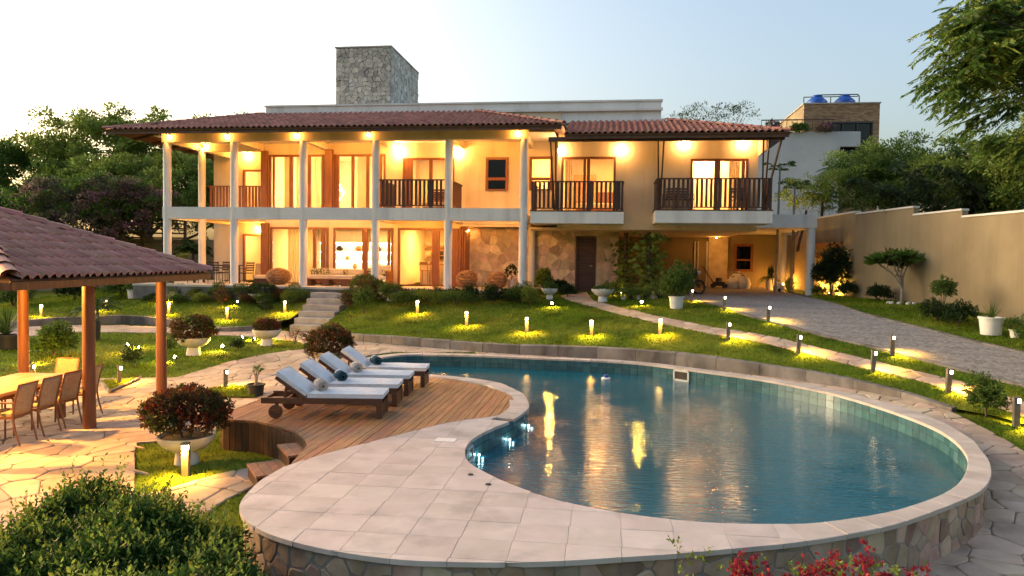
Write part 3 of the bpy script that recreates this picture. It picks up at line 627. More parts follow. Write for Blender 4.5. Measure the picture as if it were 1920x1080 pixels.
for i in range(len(sk)-1):
    a, b_ = sk[i], sk[i+1]; d = (b_-a)/np.linalg.norm(b_-a); nn = np.array((d[1], -d[0])); e = d*.004
    q = [a+e, b_-e, b_-e+nn*.022, a+e+nn*.022]; zb = min(float(z_lo(*p)) for p in q)-.03
    MB().prism([tuple(p) for p in q], zb, COPE-.032+random.uniform(-.003, .0)).build('skirt_board', 'wood_skirt', wd)
ds = empty('deck_steps', label='two brown wooden box steps leading up to the deck', cat='steps')
for nm, (cx, cy, w, dpt, z0, z1) in (('upper_step', (-4.16, 9.22, .46, .66, -1.95, -1.50)), ('lower_step', (-4.42, 8.86, .46, .66, -1.95, -1.68))):
    stp = empty(nm, (0, 0, 0)); stp.parent = ds
    ang = R(-38); c_, s__ = math.cos(ang), math.sin(ang)
    T = Matrix.Translation((cx, cy, 0)) @ Matrix.Rotation(R(38), 4, 'Z')
    b = MB(); b.M = T; b.box(-w/2+.01, w/2-.01, -dpt/2+.01, dpt/2-.01, z0, z1-.03); b.build('riser', 'wood_skirt', stp)
    for t in range(4):
        b = MB(); b.M = T; b.box(-w/2-.01+t*(w+.02)/4+.003, -w/2-.01+(t+1)*(w+.02)/4-.003, -dpt/2, dpt/2, z1-.028, z1); b.build('tread_board', 'wood_deck', stp)

pf = empty('pool_float', (-.05, 17.0, WATER), label='small white and blue floating dispenser on the far side of the pool', cat='pool float')
MB().lathe([(0, -.03), (.10, -.01), (.115, .03), (.09, .05), (0, .055)], 16).build('ring', 'white_paint', pf, smooth=True); MB().lathe([(.05, .05), (.05, .11), (0, .12)], 12).build('cap', 'blue_plastic', pf, smooth=True)

# ---------------------------------------------------------------- the villa
H = empty('house', (-8, 29, 0), label='two storey white villa with columns, balconies and clay tile roofs, lit at dusk', cat='house')
H.location = (0, 0, 0)
def wall(name, mat, parent, x0, x1, z0, z1, y0, y1, ops=(), axis='x'):
    xs = sorted({x0, x1, *[v for o in ops for v in o[:2]]}); zs = sorted({z0, z1, *[v for o in ops for v in o[2:]]}); b = MB()
    for k in range(len(zs)-1):
        run = None
        for i in range(len(xs)-1):
            cx, cz = (xs[i]+xs[i+1])/2, (zs[k]+zs[k+1])/2
            solid = x0 < cx < x1 and z0 < cz < z1 and not any(o[0] < cx < o[1] and o[2] < cz < o[3] for o in ops)
            if solid: run = (run[0], xs[i+1]) if run else (xs[i], xs[i+1])
            if run and (not solid or i == len(xs)-2):
                if axis == 'x': b.box(run[0], run[1], y0, y1, zs[k], zs[k+1])
                else: b.box(y0, y1, run[0], run[1], zs[k], zs[k+1])
                run = None
    return b.build(name, mat, parent)
CX = [-17.9, -15.0, -12.08, -9.12, -6.21, -3.31]
box('terrace', 'terrace_floor', H, -18.9, -2.95, 26.2, 31.8, -.09, 0, .01)
box('terrace_edge', 'curb', H, -18.88, -2.97, 26.22, 31.7, -.6, -.092)
for x in CX: MB().cyl((x, 27, 0), (x, 27, 5.72), .155, n=24).build('column', 'plaster', H, smooth=True)
box('column_beam_upper', 'plaster_warm', H, -18.06, -3.15, 26.86, 27.14, 5.70, 6.06)
box('column_beam_lower', 'plaster', H, -18.04, -3.17, 26.87, 27.13, 2.62, 3.10)
for y in (29.2,): MB().cyl((-17.72, y, 0), (-17.72, y, 5.8), .15, n=24).build('column', 'plaster', H, smooth=True)
for x in CX:
    box('cross_beam', 'plaster_warm', H, x-.1, x+.1, 27.142, 29.298, 5.71, 5.98)
box('cross_beam', 'plaster_warm', H, -17.82, -17.62, 29.3, 31.8, 5.71, 5.98); box('cross_beam', 'plaster_warm', H, -17.6, -14.85, 29.1, 29.3, 5.66, 5.98)
for x in (CX[0], CX[3], CX[4]): box('cross_beam', 'plaster_warm', H, x-.1, x+.1, 27.132, 29.298, 2.62, 2.9)
box('cross_beam', 'plaster_warm', H, CX[5]-.1, CX[5]+.1, 27.132, 30.2, 2.55, 2.9)
box('cross_beam', 'plaster_warm', H, -17.82, -17.62, 29.3, 31.8, 2.62, 2.9)
MB().cyl((-3.3, 30.02, -.3), (-3.3, 30.02, 2.55), .15, n=24).build('column', 'plaster', H, smooth=True)
# main wall, upper and lower
UPO = [(-14.66, -12.08, 3.12, 5.52), (-11.73, -9.47, 3.12, 5.52), (-8.72, -6.5, 3.12, 5.36), (-5.18, -4.23, 4.01, 5.37), (-3.36, -2.4, 4.02, 5.39)]
wall('upper_wall', 'plaster_warm', H, -14.85, -2.1, 2.62, 7.2, 29.3, 29.5, UPO)
LWO = [(-14.6, -11.97, .0, 2.42), (-11.75, -9.11, .0, 2.42), (-8.9, -6.2, .0, 2.42)]
wall('lower_wall', 'plaster_warm', H, -14.85, -6.2, -.1, 2.618, 29.3, 29.5, LWO)
# gallery at the left end
wall('gallery_wall', 'plaster_warm', H, -18.7, -14.85, -.1, 7.0, 31.8, 32.0, [(-17.22, -16.12, 0, 2.2), (-17.22, -16.12, 3.1, 5.22)])
box('gallery_side_wall', 'plaster_warm', H, -14.85, -14.7, 29.502, 31.8, -.1, 7.0)
box('gallery_floor', 'plaster_warm', H, -18.2, -14.86, 29.32, 31.798, 2.72, 3.08)
box('balcony_ceiling', 'ceiling', H, -18.6, -2.2, 27.15, 31.79, 6.0, 6.05)
# right wing
D3 = (-1.97, .14, 3.06, 5.2); D4 = (2.96, 5.09, 3.06, 5.1)
wall('wing_wall', 'plaster_warm', H, -2.1, 5.45, 2.45, 6.25, 28.1, 28.3, [D3, D4])
box('wing_return_wall', 'plaster_warm', H, -2.12, -1.95, 28.302, 29.3, 2.6, 6.2)
wall('wing_side_wall', 'plaster', H, 28.302, 37, 2.45, 6.25, 5.27, 5.45, axis='y')
box('wing_soffit', 'plaster_warm', H, -3.2, 5.44, 28.11, 37, 2.38, 2.448)
box('wing_soffit', 'plaster_warm', H, -6.2, -3.22, 29.3, 30.4, 2.52, 2.61)
box('ceiling', 'ceiling', H, -1.9, 5.2, 28.31, 37, 6.0, 6.05)
# ground floor stone wall with the dark door
sw = wall('stone_wall', 'mortar_light', H, -6.2, .34, -.3, 2.5, 30.2, 30.4, [(-1.45, -.61, -.3, 2.19)])
rects = [(-6.19, -1.47, -.3, 2.5), (-.59, .33, -.3, 2.5), (-1.47, -.59, 2.21, 2.5)]
cells = [inset(c, random.uniform(.002, .007)) for c in voronoi(-6.2, .34, -.3, 2.5, .36, .46)]
polys = []
for r in rects:
    rc = [(r[0], r[2]), (r[1], r[2]), (r[1], r[3]), (r[0], r[3])]
    polys += [q for q in (clip_to(c, rc) for c in cells if len(c) > 2) if len(q) > 2]
lay_pieces(polys, lambda u, v, h: (u, 30.2-h, v), (-.01, .022), 'stone', 'stone_wall', sw, ch=.012, hj=.012, rnd=True)
box('garage_side_wall', 'stone_wall', H, .12, .33, 30.41, 36.5, -.3, 2.38)
dd = empty('dark_door'); dd.parent = H; dd['label'] = 'dark slatted wooden door in the stone wall'
MB().box(-1.45, -1.38, 30.16, 30.34, -.15, 2.19).box(-.68, -.61, 30.16, 30.34, -.15, 2.19).box(-1.378, -.682, 30.16, 30.34, 2.12, 2.19).build('frame', 'wood_dark', dd)
for i in range(11): box('plank', 'wood_dark', dd, -1.37, -.69, 30.24, 30.28, -.14+.204*i+.006, -.14+.204*(i+1))
MB().cyl((-.76, 30.23, .95), (-.76, 30.17, .95), .02, .02, 8).bar((-.77, 30.17, .95), (-.88, 30.17, .95), .02, .02).build('handle', 'grille', dd)

def frame_part(name, x0, x1, z0, z1, y, bars, panes, mat='wood_frame', fw_=.09, dpt=.12, glass='glass', label=None, bottom=True):
    b = MB()
    b.box(x0, x0+fw_, y, y+dpt, z0, z1).box(x1-fw_, x1, y, y+dpt, z0, z1).box(x0+fw_, x1-fw_, y, y+dpt, z1-fw_, z1)
    if bottom: b.box(x0+fw_, x1-fw_, y, y+dpt, z0, z0+.05)
    for a, c in bars: b.box(a, c, y+.01, y+dpt-.01, z0+.05, z1-fw_)
    o = b.build(name, mat, H, bevel=.006)
    if label: o['label'] = label
    for a, c in panes: box('pane', glass, o, a, c, y+dpt/2-.004, y+dpt/2+.004, z0+.06, z1-fw_-.005)
    return o
Y = 29.26
frame_part('sliding_door', -14.66, -12.08, 3.1, 5.53, Y, [(-14.5, -14.42), (-13.74, -13.6), (-12.92, -12.78), (-12.3, -12.18)], [(-14.4, -13.75), (-13.59, -12.93), (-12.77, -12.31)])
frame_part('sliding_door', -11.73, -9.47, 3.1, 5.53, Y, [(-11.64, -11.51), (-10.97, -10.85), (-10.31, -10.2), (-9.75, -9.63)], [(-11.5, -10.98), (-10.84, -10.32), (-10.19, -9.76)])
box('door_pillar', 'wood_frame', H, -14.95, -14.67, 29.08, 29.255, 3.1, 5.68, .01); box('door_pillar', 'wood_frame', H, -12.07, -11.74, 29.08, 29.255, 3.1, 5.72, .01)
frame_part('balcony_door', -8.72, -6.5, 3.1, 5.37, Y, [(-8.62, -8.29), (-7.58, -7.44)], [(-8.28, -7.6), (-7.43, -6.6)])
frame_part('window', -5.18, -4.23, 4.01, 5.37, Y-.03, [], [(-5.08, -4.33)], glass='glass_dark', fw_=.11, label='wooden framed window with dark frosted panes'); box('window_rail', 'wood_frame', H, -5.07, -4.34, Y-.03, Y+.08, 4.42, 4.54)
w2 = frame_part('window', -3.36, -2.4, 4.02, 5.39, Y-.03, [], [(-3.25, -2.51)], fw_=.11, label='wooden framed window lit from inside'); box('window_rail', 'wood_frame', H, -3.25, -2.51, Y-.03, Y+.08, 4.42, 4.54)
frame_part('balcony_door', D3[0], D3[1], 3.05, D3[3], 28.06, [(-1.11, -1.01), (-.97, -.85)], [(-1.87, -1.12), (-.84, .04)])
frame_part('balcony_door', D4[0], D4[1], 3.05, D4[3], 28.06, [(3.85, 4.07), (4.86, 4.97)], [(3.06, 3.84), (4.08, 4.85)])
frame_part('terrace_door', -14.6, -11.97, 0, 2.43, Y, [(-12.67, -12.52), (-12.31, -12.1)], [(-14.5, -12.68)])
frame_part('terrace_door', -11.75, -9.11, 0, 2.43, Y, [(-10.47, -10.24), (-9.36, -9.25)], [(-10.23, -9.37)])
frame_part('terrace_door', -8.9, -6.2, 0, 2.43, Y, [(-7.43, -7.11), (-6.56, -6.3)], [(-7.10, -6.57)])
box('door_pillar', 'wood_frame', H, -14.95, -14.62, 29.08, 29.255, 0, 2.6, .01)
for i in range(3): box('shutter_leaf', 'wood_frame', H, -6.24+.09*i, -6.17+.09*i, 29.2+.02*i, 30.15, 0, 2.5, .006)
frame_part('gallery_door', -17.22, -16.12, 0, 2.2, 31.76, [], [], bottom=False); frame_part('gallery_door', -17.22, -16.12, 3.1, 5.22, 31.76, [], [], bottom=False)

# rooms behind the doors
def room(x0, x1, y0, y1, z0, z1, name='room'):
    b = MB()
    b.add([(x0, y0, z0), (x1, y0, z0), (x1, y1, z0), (x0, y1, z0), (x0, y0, z1), (x1, y0, z1), (x1, y1, z1), (x0, y1, z1)],
          [(7, 6, 5, 4), (1, 2, 6, 5), (2, 3, 7, 6), (3, 0, 4, 7)])
    b.build(name, 'room_wall', H); return box('room_floor', 'room_floor', H, x0, x1, y0, y1, z0-.05, z0-.002)
room(-14.69, -9.2, 29.502, 34.5, 3.1, 5.95); room(-9.15, -6.0, 29.502, 33.5, 3.1, 5.95); room(-3.9, -2.13, 29.502, 32, 3.1, 5.95)
room(-1.94, 1.6, 28.302, 33, 3.06, 5.9); room(1.7, 5.26, 28.302, 33, 3.06, 5.9)
room(-14.69, -9.0, 29.502, 34.5, 0, 2.61); room(-8.95, -6.22, 29.502, 34, 0, 2.61)
room(-17.6, -15.2, 32.002, 34, 0, 2.6); room(-17.6, -15.2, 32.002, 34, 3.1, 5.9)
box('rear_wall', 'plaster', H, -18.7, 5.44, 37.1, 37.3, -.1, 6.9); box('left_rear_wall', 'plaster', H, -18.72, -18.6, 32.0, 37.1, -.1, 6.0)
LF = []
def ceiling_light(x, y, z, sx, sy, power, label, mat='panel'):
    e = empty('ceiling_light', (x, y, z), label=label, cat='ceiling light', group='ceiling lights')
    box('housing', 'white_paint', e, -sx/2-.02, sx/2+.02, -sy/2-.02, sy/2+.02, -.04, -.004)
    box('diffuser', mat, e, -sx/2, sx/2, -sy/2, sy/2, -.055, -.042)
    area('lamp_light', (0, 0, -.07), sx, sy, power*.62, e)
LW = (1, .70, .36)
ceiling_light(-12.6, 31.2, 5.95, .5, .5, 90, 'ceiling light in the upper left room behind the curtains')
ceiling_light(-10.4, 33.2, 5.95, .5, .5, 60, 'ceiling light at the back of the upper room with the chandelier')
ceiling_light(-8.0, 31.5, 5.95, 1.2, .12, 45, 'slanting bright light strip in the room behind the middle balcony')
ceiling_light(-2.9, 30.8, 5.95, .4, .4, 60, 'ceiling light behind the small lit window')
ceiling_light(-.4, 30.5, 5.9, .5, .5, 75, 'ceiling light in the room behind the centre balcony')
ceiling_light(3.6, 32.6, 5.88, 2.4, .3, 95, 'long bright cove light in the room behind the right balcony')
ceiling_light(-13.2, 31.5, 2.6, .5, .5, 70, 'ceiling light behind the ground floor curtain')
ceiling_light(-10.6, 32.4, 2.6, .5, .5, 70, 'ceiling light over the living room shelves')
ceiling_light(-7.7, 31.5, 2.6, 1.0, .12, 75, 'bright ceiling strip light in the kitchen')
ceiling_light(-16.6, 33.0, 2.58, .3, .3, 22, 'ceiling light behind the ground floor gallery door')
ceiling_light(-16.6, 33.0, 5.88, .3, .3, 22, 'ceiling light behind the upper gallery door')

# curtains
def curtain(x0, x1, z0, z1, y, label, folds=9, gather=0.):
    b = MB(); k = folds*6
    vs_ = []
    for zi, z in enumerate((z0, (z0+z1)/2, z1)):
        for i in range(k+1):
            t = i/k; x = x0+(x1-x0)*t
            if gather and zi < 2: x = x0+(x1-x0)*t*(1-gather*(1 if zi == 1 else .7))
            vs_.append((x, y+.035*math.sin(t*folds*2*math.pi)+.01*math.sin(t*23), z))
    w = k+1; fs_ = [(r*w+i, r*w+i+1, (r+1)*w+i+1, (r+1)*w+i) for r in (0, 1) for i in range(k)]
    o = b.add(vs_, fs_).build('curtain', 'curtain', None, smooth=False); o.data.shade_smooth(); tag(o, label, 'curtain', 'cream curtains behind the glass doors')
curtain(-14.15, -13.7, 3.12, 5.5, 29.65, 'cream curtain behind the leftmost upper glass pane'); curtain(-13.6, -12.75, 3.12, 5.5, 29.65, 'cream curtain behind the second upper glass pane', 11)
curtain(-12.7, -12.5, 3.12, 5.5, 29.65, 'narrow gathered cream curtain left of the chandelier', 4)
curtain(-10.85, -10.25, 3.12, 5.5, 29.65, 'cream curtain right of the chandelier room doorway'); curtain(-10.2, -9.7, 3.12, 5.5, 29.65, 'cream curtain at the right end of the upper sliding doors', 6)
curtain(-14.0, -12.75, .02, 2.4, 29.7, 'wide cream curtain of the left ground floor door', 14)
curtain(-10.55, -10.2, .02, 2.4, 29.7, 'cream curtain tied beside the living room shelves', 5, .4); curtain(-6.95, -6.6, .02, 2.4, 29.7, 'cream curtain behind the kitchen door', 5)
curtain(-1.85, -1.5, 3.1, 5.15, 28.5, 'pale curtain at the left of the centre balcony door', 4); curtain(4.45, 4.85, 3.1, 5.05, 28.5, 'pale curtain at the right of the right balcony door', 5); curtain(-8.25, -8.1, 3.12, 5.3, 29.65, 'narrow pale curtain in the middle balcony door', 3)

# balconies
def slats(par, p, q, z0, z1, pitch=.165, w=.09, posts=(), mat='wood_dark'):
    p = Vector(p); q = Vector(q); L = (q-p).length; d = (q-p)/L
    MB().bar((*p, z1-.025), (*q, z1-.025), .07, .05).build('handrail', mat, par); MB().bar((*p, z0+.09), (*q, z0+.09), .045, .04).build('bottom_rail', mat, par)
    k = int(L/pitch); off_ = (L-(k-1)*pitch)/2
    for i in range(k):
        c = p+d*(off_+pitch*i); e = d*w/2
        MB().bar((c.x, c.y, z0+.112), (c.x, c.y, z1-.052), .024, w, upv=(d.x, d.y, 0)).build('baluster', mat, par)
    for s in posts:
        c = p+d*s; MB().bar((c.x, c.y, z0), (c.x, c.y, z1-.05), .08, .08, upv=(d.x, d.y, 0)).build('post', mat, par)
def balcony(x0, x1, y0, y1, zb, zt, label, mat='plaster'):
    o = box('balcony', mat, H, x0, x1, y0, y1, zb, zt, .006); o['label'] = label
    MB().box(x0-.02, x1+.02, y0-.02, y1, zt+.002, zt+.035).build('sill_board', 'wood_dark', o); return o
b2 = balcony(-3.05, .46, 26.98, 28.1, 2.55, 3.0, 'balcony with dark slatted railing over the stone wall')
box('balcony_floor', 'plaster', b2, -3.05, -2.12, 28.102, 29.298, 2.55, 3.0)
slats(b2, (-3.0, 27.03), (.42, 27.03), 3.03, 4.14, posts=(.03, 1.0, 2.0, 2.2, 3.2, 3.39)); slats(b2, (-3.0, 27.07), (-3.0, 29.2), 3.03, 4.14); slats(b2, (.42, 27.07), (.42, 28.05), 3.03, 4.14)
b3 = balcony(1.57, 5.68, 26.48, 28.1, 2.57, 3.02, 'wide balcony with dark slatted railing over the carport')
slats(b3, (1.62, 26.53), (5.63, 26.53), 3.05, 4.19, posts=(.03, .6, 1.25, 2.05, 2.2, 2.85, 3.98)); slats(b3, (1.62, 26.57), (1.62, 28.05), 3.05, 4.17); slats(b3, (5.63, 26.57), (5.63, 28.05), 3.05, 4.17, pitch=.12)
b1 = box('balcony', 'plaster_warm', H, CX[3]+.1, CX[4]-.1, 27.132, 29.298, 2.72, 3.08); b1['label'] = 'recessed balcony between the columns with dark slatted railing'
slats(b1, (CX[3]+.16, 27.0), (CX[4]-.16, 27.0), 3.11, 4.21, posts=(.95, 2.05)); slats(b1, (CX[3]+.14, 27.14), (CX[3]+.14, 29.2), 3.11, 4.21); slats(b1, (CX[4]+.05, 27.14), (CX[4]+.05, 29.2), 3.11, 4.21)
gr = bpy.data.objects.get('gallery_floor'); slats(gr, (-17.5, 29.36), (-14.9, 29.36), 3.11, 4.21, pitch=.15, mat='wood_frame', w=.1)
# roof struts
for x, xt, y in ((-2.1, -2.14, 27.0), (1.72, 1.7, 26.55), (5.35, 5.3, 26.55)):
    for dx in (-.09, .09):
        MB().bar((x+dx*.3, y, 3.06), (xt+dx*1.1, 26.0, 5.58), .055, .055).build('roof_strut', 'wood_dark', H)
MB().bar((5.45, 27.0, 3.1), (5.85, 26.1, 5.6), .055, .055).build('roof_strut', 'wood_dark', H); box('bracket_plate', 'plaster_warm', H, 5.43, 5.47, 26.6, 28.09, 5.2, 5.75)

# ---------------------------------------------------------------- roofs of real tiles
def tile_verts(p, L, amp, lip=.022, k=8):
    vs_ = []; fs_ = []
    prof = [(p*(i/k-.5), amp*(.5+.5*math.cos(2*math.pi*(i/k-.5)))) for i in range(k+1)]
    for y, lift, dz in ((0, .030, 0), (L, .004, 0), (0, .030, -lip)):
        for x, h in prof: vs_.append((x, y, h+lift+dz))
    w = k+1
    for i in range(k): fs_ += [(i, i+1, w+i+1, w+i), (2*w+i, 2*w+i+1, i+1, i)]
    return vs_, fs_
def tile_roof(planes, parent, pitch, L, amp, mat, smat, limit=300):
    """planes: (origin, u, v, polygon in (u, v))"""
    tv, tf = tile_verts(pitch, L*1.12, amp); me = bpy.data.meshes.new('roof_tile'); me.from_pydata(tv, [], tf); me.update(); me.shade_smooth(); me.materials.append(M[mat])
    places = []
    for O, u, v, poly, vis in planes:
        O, u, v = Vector(O), Vector(u).normalized(), Vector(v).normalized(); n_ = u.cross(v)
        T = Matrix((u, v, n_)).transposed().to_4x4(); T.translation = O
        us = [p[0] for p in poly]; vs_ = [p[1] for p in poly]
        cu = np.arange(min(us)+pitch/2, max(us), pitch); cv = np.arange(min(vs_), max(vs_)-L*.3, L)
        for a in cu:
            for b_ in cv:
                if inside([(a, b_+L*.5)], poly)[0]:
                    Tm = T @ Matrix.Translation((a+random.uniform(-.006, .006), b_+random.uniform(-.01, .01), random.uniform(0, .006))) @ Matrix.Rotation(random.uniform(-.012, .012), 4, 'Z')
                    places.append(((Tm.translation-Vector((0, 0, 1.1))).length+(0 if vis else 100), Tm))
    places.sort(key=lambda t: t[0]); rest = MB()
    for i, (_, Tm) in enumerate(places):
        if i < limit:
            o = bpy.data.objects.new('roof_tile', me); COL.objects.link(o); o.parent = parent; o.matrix_local = Tm
        else:
            rest.M = Tm; rest.add(tv, tf)
    if rest.v:
        o = rest.build('roof_tile_field', smat, parent, kind='stuff'); o.data.shade_smooth()
def ridge_line(p, q, r, parent, mat, L=.38):
    p, q = Vector(p), Vector(q); n_ = max(1, int((q-p).length/L)); d = (q-p)/n_
    for i in range(n_):
        a, b_ = p+d*i, p+d*(i+1.12); dd_ = d.normalized(); sd_ = dd_.cross(Vector((0, 0, 1))).normalized(); un = sd_.cross(dd_)
        k = 6; vs_ = []
        for c, rr, lift in ((a, r*1.08, .02), (b_, r*.95, .0)):
            vs_ += [c+sd_*rr*math.cos(math.pi*j/k)+un*(rr*math.sin(math.pi*j/k)*.8+lift-.02) for j in range(k+1)]
        o = MB().add(vs_, [(j, j+1, k+1+j+1, k+1+j) for j in range(k)]).build('ridge_tile', mat, parent); o.data.shade_smooth()
def slab_poly(name, pts, th, mat, parent):
    pts = [Vector(p) for p in pts]; n_ = (pts[1]-pts[0]).cross(pts[2]-pts[0]).normalized(); n_ = n_ if n_.z > 0 else -n_; k = len(pts)
    return MB().add(pts+[p-n_*th for p in pts], [tuple(range(k)), tuple(range(2*k-1, k-1, -1))]+[(i, k+i, k+(i+1) % k, (i+1) % k) for i in range(k)]).build(name, mat, parent)
roof = empty('roof'); roof.parent = H
A, B, Cc, D = (-20, 26.0, 6.06), (-1.75, 26.0, 6.06), (-5.6, 29.3, 7.24), (-14.9, 29.3, 7.24)
slab_poly('roof_deck', [A, B, Cc, D], .05, 'wood_rafter', roof)
A2, D2 = (-20, 38, 6.06), (-14.9, 35, 7.24); slab_poly('roof_deck', [A2, A, D, D2], .05, 'wood_rafter', roof)
B2, C2 = (-1.75, 33, 6.06), (-5.6, 33, 7.24); slab_poly('roof_deck', [B, B2, C2, Cc], .05, 'wood_rafter', roof)
E_, F_, G_, I_ = (-1.72, 25.7, 5.66), (6.06, 25.7, 5.66), (2.1, 29.3, 6.78), (-1.72, 29.3, 6.78)
slab_poly('roof_deck', [E_, F_, G_, I_], .05, 'wood_rafter', roof); F2, G2 = (6.06, 38, 5.66), (2.1, 35, 6.78); slab_poly('roof_deck', [F_, F2, G2, G_], .05, 'wood_rafter', roof)
def plane(O, P, Q, S, vis=True):
    """quad O-P along the eave, S above O, Q above P"""
    O, P, Q, S = map(Vector, (O, P, Q, S)); u = (P-O).normalized(); n_ = u.cross(S-O).normalized(); v = n_.cross(u)
    n_ = u.cross(v)
    poly = [((p-O).dot(u), (p-O).dot(v)) for p in (O, P, Q, S)]; return (O, u, v, poly, vis)
tile_roof([plane(A, B, Cc, D), plane(E_, F_, G_, I_), plane(A2, A, D, D2, False), plane(F_, F2, G2, G_, False), plane(B, B2, C2, Cc, False)], roof, .223, .36, .078, 'tile_clay', 'tile_stuff')
up_ = Vector((0, 0, .06))
for p, q in ((A, D), (B, Cc), (F_, G_)): ridge_line(Vector(p)+up_, Vector(q)+up_, .10, roof, 'tile_clay')
MB().box(-19.9, -1.85, 26.06, 26.10, 5.90, 6.03).build('fascia', 'wood_rafter', roof); MB().box(-1.7, 6.0, 25.76, 25.80, 5.50, 5.63).build('fascia', 'wood_rafter', roof)
MB().box(-2.3, 5.9, 25.94, 26.08, 5.44, 5.60).build('eave_beam', 'wood_dark', roof)
for i in range(14): MB().bar((-19.5+1.31*i, 26.05, 5.98), (-19.5+1.31*i, 27.0, 6.31), .07, .09).build('rafter', 'wood_rafter', roof)
for i in range(7): MB().bar((-1.5+1.2*i, 25.75, 5.58), (-1.5+1.2*i, 28.1, 6.3), .07, .09).build('rafter', 'wood_rafter', roof)
for i in range(7): MB().bar((-19.95, 26.6+1.2*i, 5.96), (-18.05, 26.6+1.2*i, 6.40), .07, .09).build('rafter', 'wood_rafter', roof)
pr = wall('parapet', 'plaster', H, -14.85, 1.9, 6.3, 7.58, 29.35, 29.6); MB().box(-14.9, 1.95, 29.3, 29.66, 7.582, 7.65).build('coping', 'plaster', pr)
MB().box(-14.85, 1.95, 29.2, 29.345, 7.20, 7.30).build('flashing', 'plaster', pr); MB().box(-5.5, 2.05, 29.18, 29.34, 6.72, 6.86).build('flashing', 'plaster', pr)
box('roof_block', 'plaster', H, -14.8, 1.9, 29.61, 37, 6.3, 7.4)
# stone tower
tw_ = box('stone_tower', 'mortar_dark', H, -12.55, -9.98, 31.5, 36.1, 6.9, 10.66)
MB().box(-12.6, -9.93, 31.45, 36.15, 10.662, 10.72).build('tower_cap', 'step_stone', tw_)
def cells_in(x0, x1, z0, z1, s): 
    rc = [(x0, z0), (x1, z0), (x1, z1), (x0, z1)]
    return [q for q in (clip_to(inset(c, random.uniform(.002, .007)) or [(0, 0)]*3, rc) for c in voronoi(x0, x1, z0, z1, s, .44)) if len(q) > 2 and abs(sarea(q)) > .003]
lay_pieces(cells_in(-12.55, -9.98, 7.4, 10.65, .22), lambda u, v, h: (u, 31.5-h, v), (-.01, .028), 'stone', 'stone_tower', tw_, 170, ch=.014, hj=.018, rnd=True)
lay_pieces(cells_in(31.5, 36.1, 7.4, 10.65, .27), lambda u, v, h: (-9.98+h, u, v), (-.01, .028), 'stone', 'stone_tower', tw_, 130, ch=.014, hj=.018, rnd=True)
# carport
cpk = empty('carport'); cpk.parent = H
box('roof_slab', 'plaster', cpk, 5.46, 7.92, 29.15, 37, 2.56, 3.08)
for x, y in ((7.75, 29.32), (7.75, 33.9), (7.75, 36.8)): MB().cyl((x, y, -.2), (x, y, 2.56), .16 if y < 30 else .17, n=22).build('column', 'plaster', cpk, smooth=True)
box('back_wall', 'wall_ochre', cpk, .3, 9.0, 36.0, 36.2, -.2, 2.55); box('pier', 'stone_wall', cpk, 4.72, 5.62, 35.7, 35.99, -.1, 2.4)
MB().box(4.05, 4.11, 35.8, 35.99, -.08, 2.2).box(4.2, 4.26, 35.8, 35.99, -.08, 2.2).box(4.62, 4.70, 35.8, 35.99, -.08, 2.2).build('door_frame', 'plaster', cpk); box('door_leaf', 'wall_ochre', cpk, 2.2, 4.62, 35.9, 35.98, -.08, 2.25)
b = MB().box(5.95, 6.07, 35.9, 36.02, .75, 2.1).box(6.73, 6.85, 35.9, 36.02, .75, 2.1).box(6.071, 6.729, 35.9, 36.02, 1.98, 2.1).box(6.071, 6.729, 35.9, 36.02, .75, .87).box(6.071, 6.729, 35.9, 36.02, 1.28, 1.36)
wo = b.build('window', 'wood_frame', cpk); box('pane', 'glass_dark', wo, 6.07, 6.73, 35.96, 35.97, .87, 1.98); box('opening', 'black', wo, 6.0, 6.8, 35.98, 35.995, .8, 2.05)  # black sheet on the solid wall stands for the dark behind the pane

# ---------------------------------------------------------------- lamps on the house
def globe(x, y, z, label, power=6.5, r=.085):
    e = empty('globe_wall_lamp', (x, y, z), label=label, cat='wall lamp', group='globe wall lamps')
    b = MB(); b.lathe([(r*math.sin(math.pi*i/8), -r*math.cos(math.pi*i/8)) for i in range(9)], 16); b.build('globe', 'bulb', e, smooth=True)
    MB().cyl((0, .14, -.02), (0, .05, -.05), .02, .035, 10).cyl((0, .14, 0), (0, .155, 0), .05, .05, 12).build('bracket', 'white_paint', e)
    light('lamp_light', (0, -.15, -.02), power, e, radius=.06)
for x, z, lb in ((-2.03, 5.42, 'left of the centre balcony door, beside the strut'), (.33, 5.44, 'right of the centre balcony door'), (2.7, 5.66, 'left over the right balcony door'), (4.87, 5.66, 'right over the right balcony door')):
    globe(x, 27.95, z, 'glowing globe lamp on the wall '+lb)
globe(-8.85, 29.15, 5.6, 'glowing globe lamp at the left corner of the middle balcony', 15); globe(-6.37, 29.15, 5.6, 'glowing globe lamp at the right of the middle balcony door', 15)
def washer(x, y, z, label, power=9, dy=-.03):
    e = empty('wall_washer_lamp', (x, y, z), label=label, cat='wall lamp', group='small lamps under the eaves')
    MB().box(-.045, .045, -.03, .03, -.02, .05).build('housing', 'white_paint', e); MB().cyl((0, 0, -.02), (0, 0, -.034), .035, .03, 12).build('bulb', 'bulb', e)
    light('lamp_light', (0, dy, -.06), power, e, radius=.03)
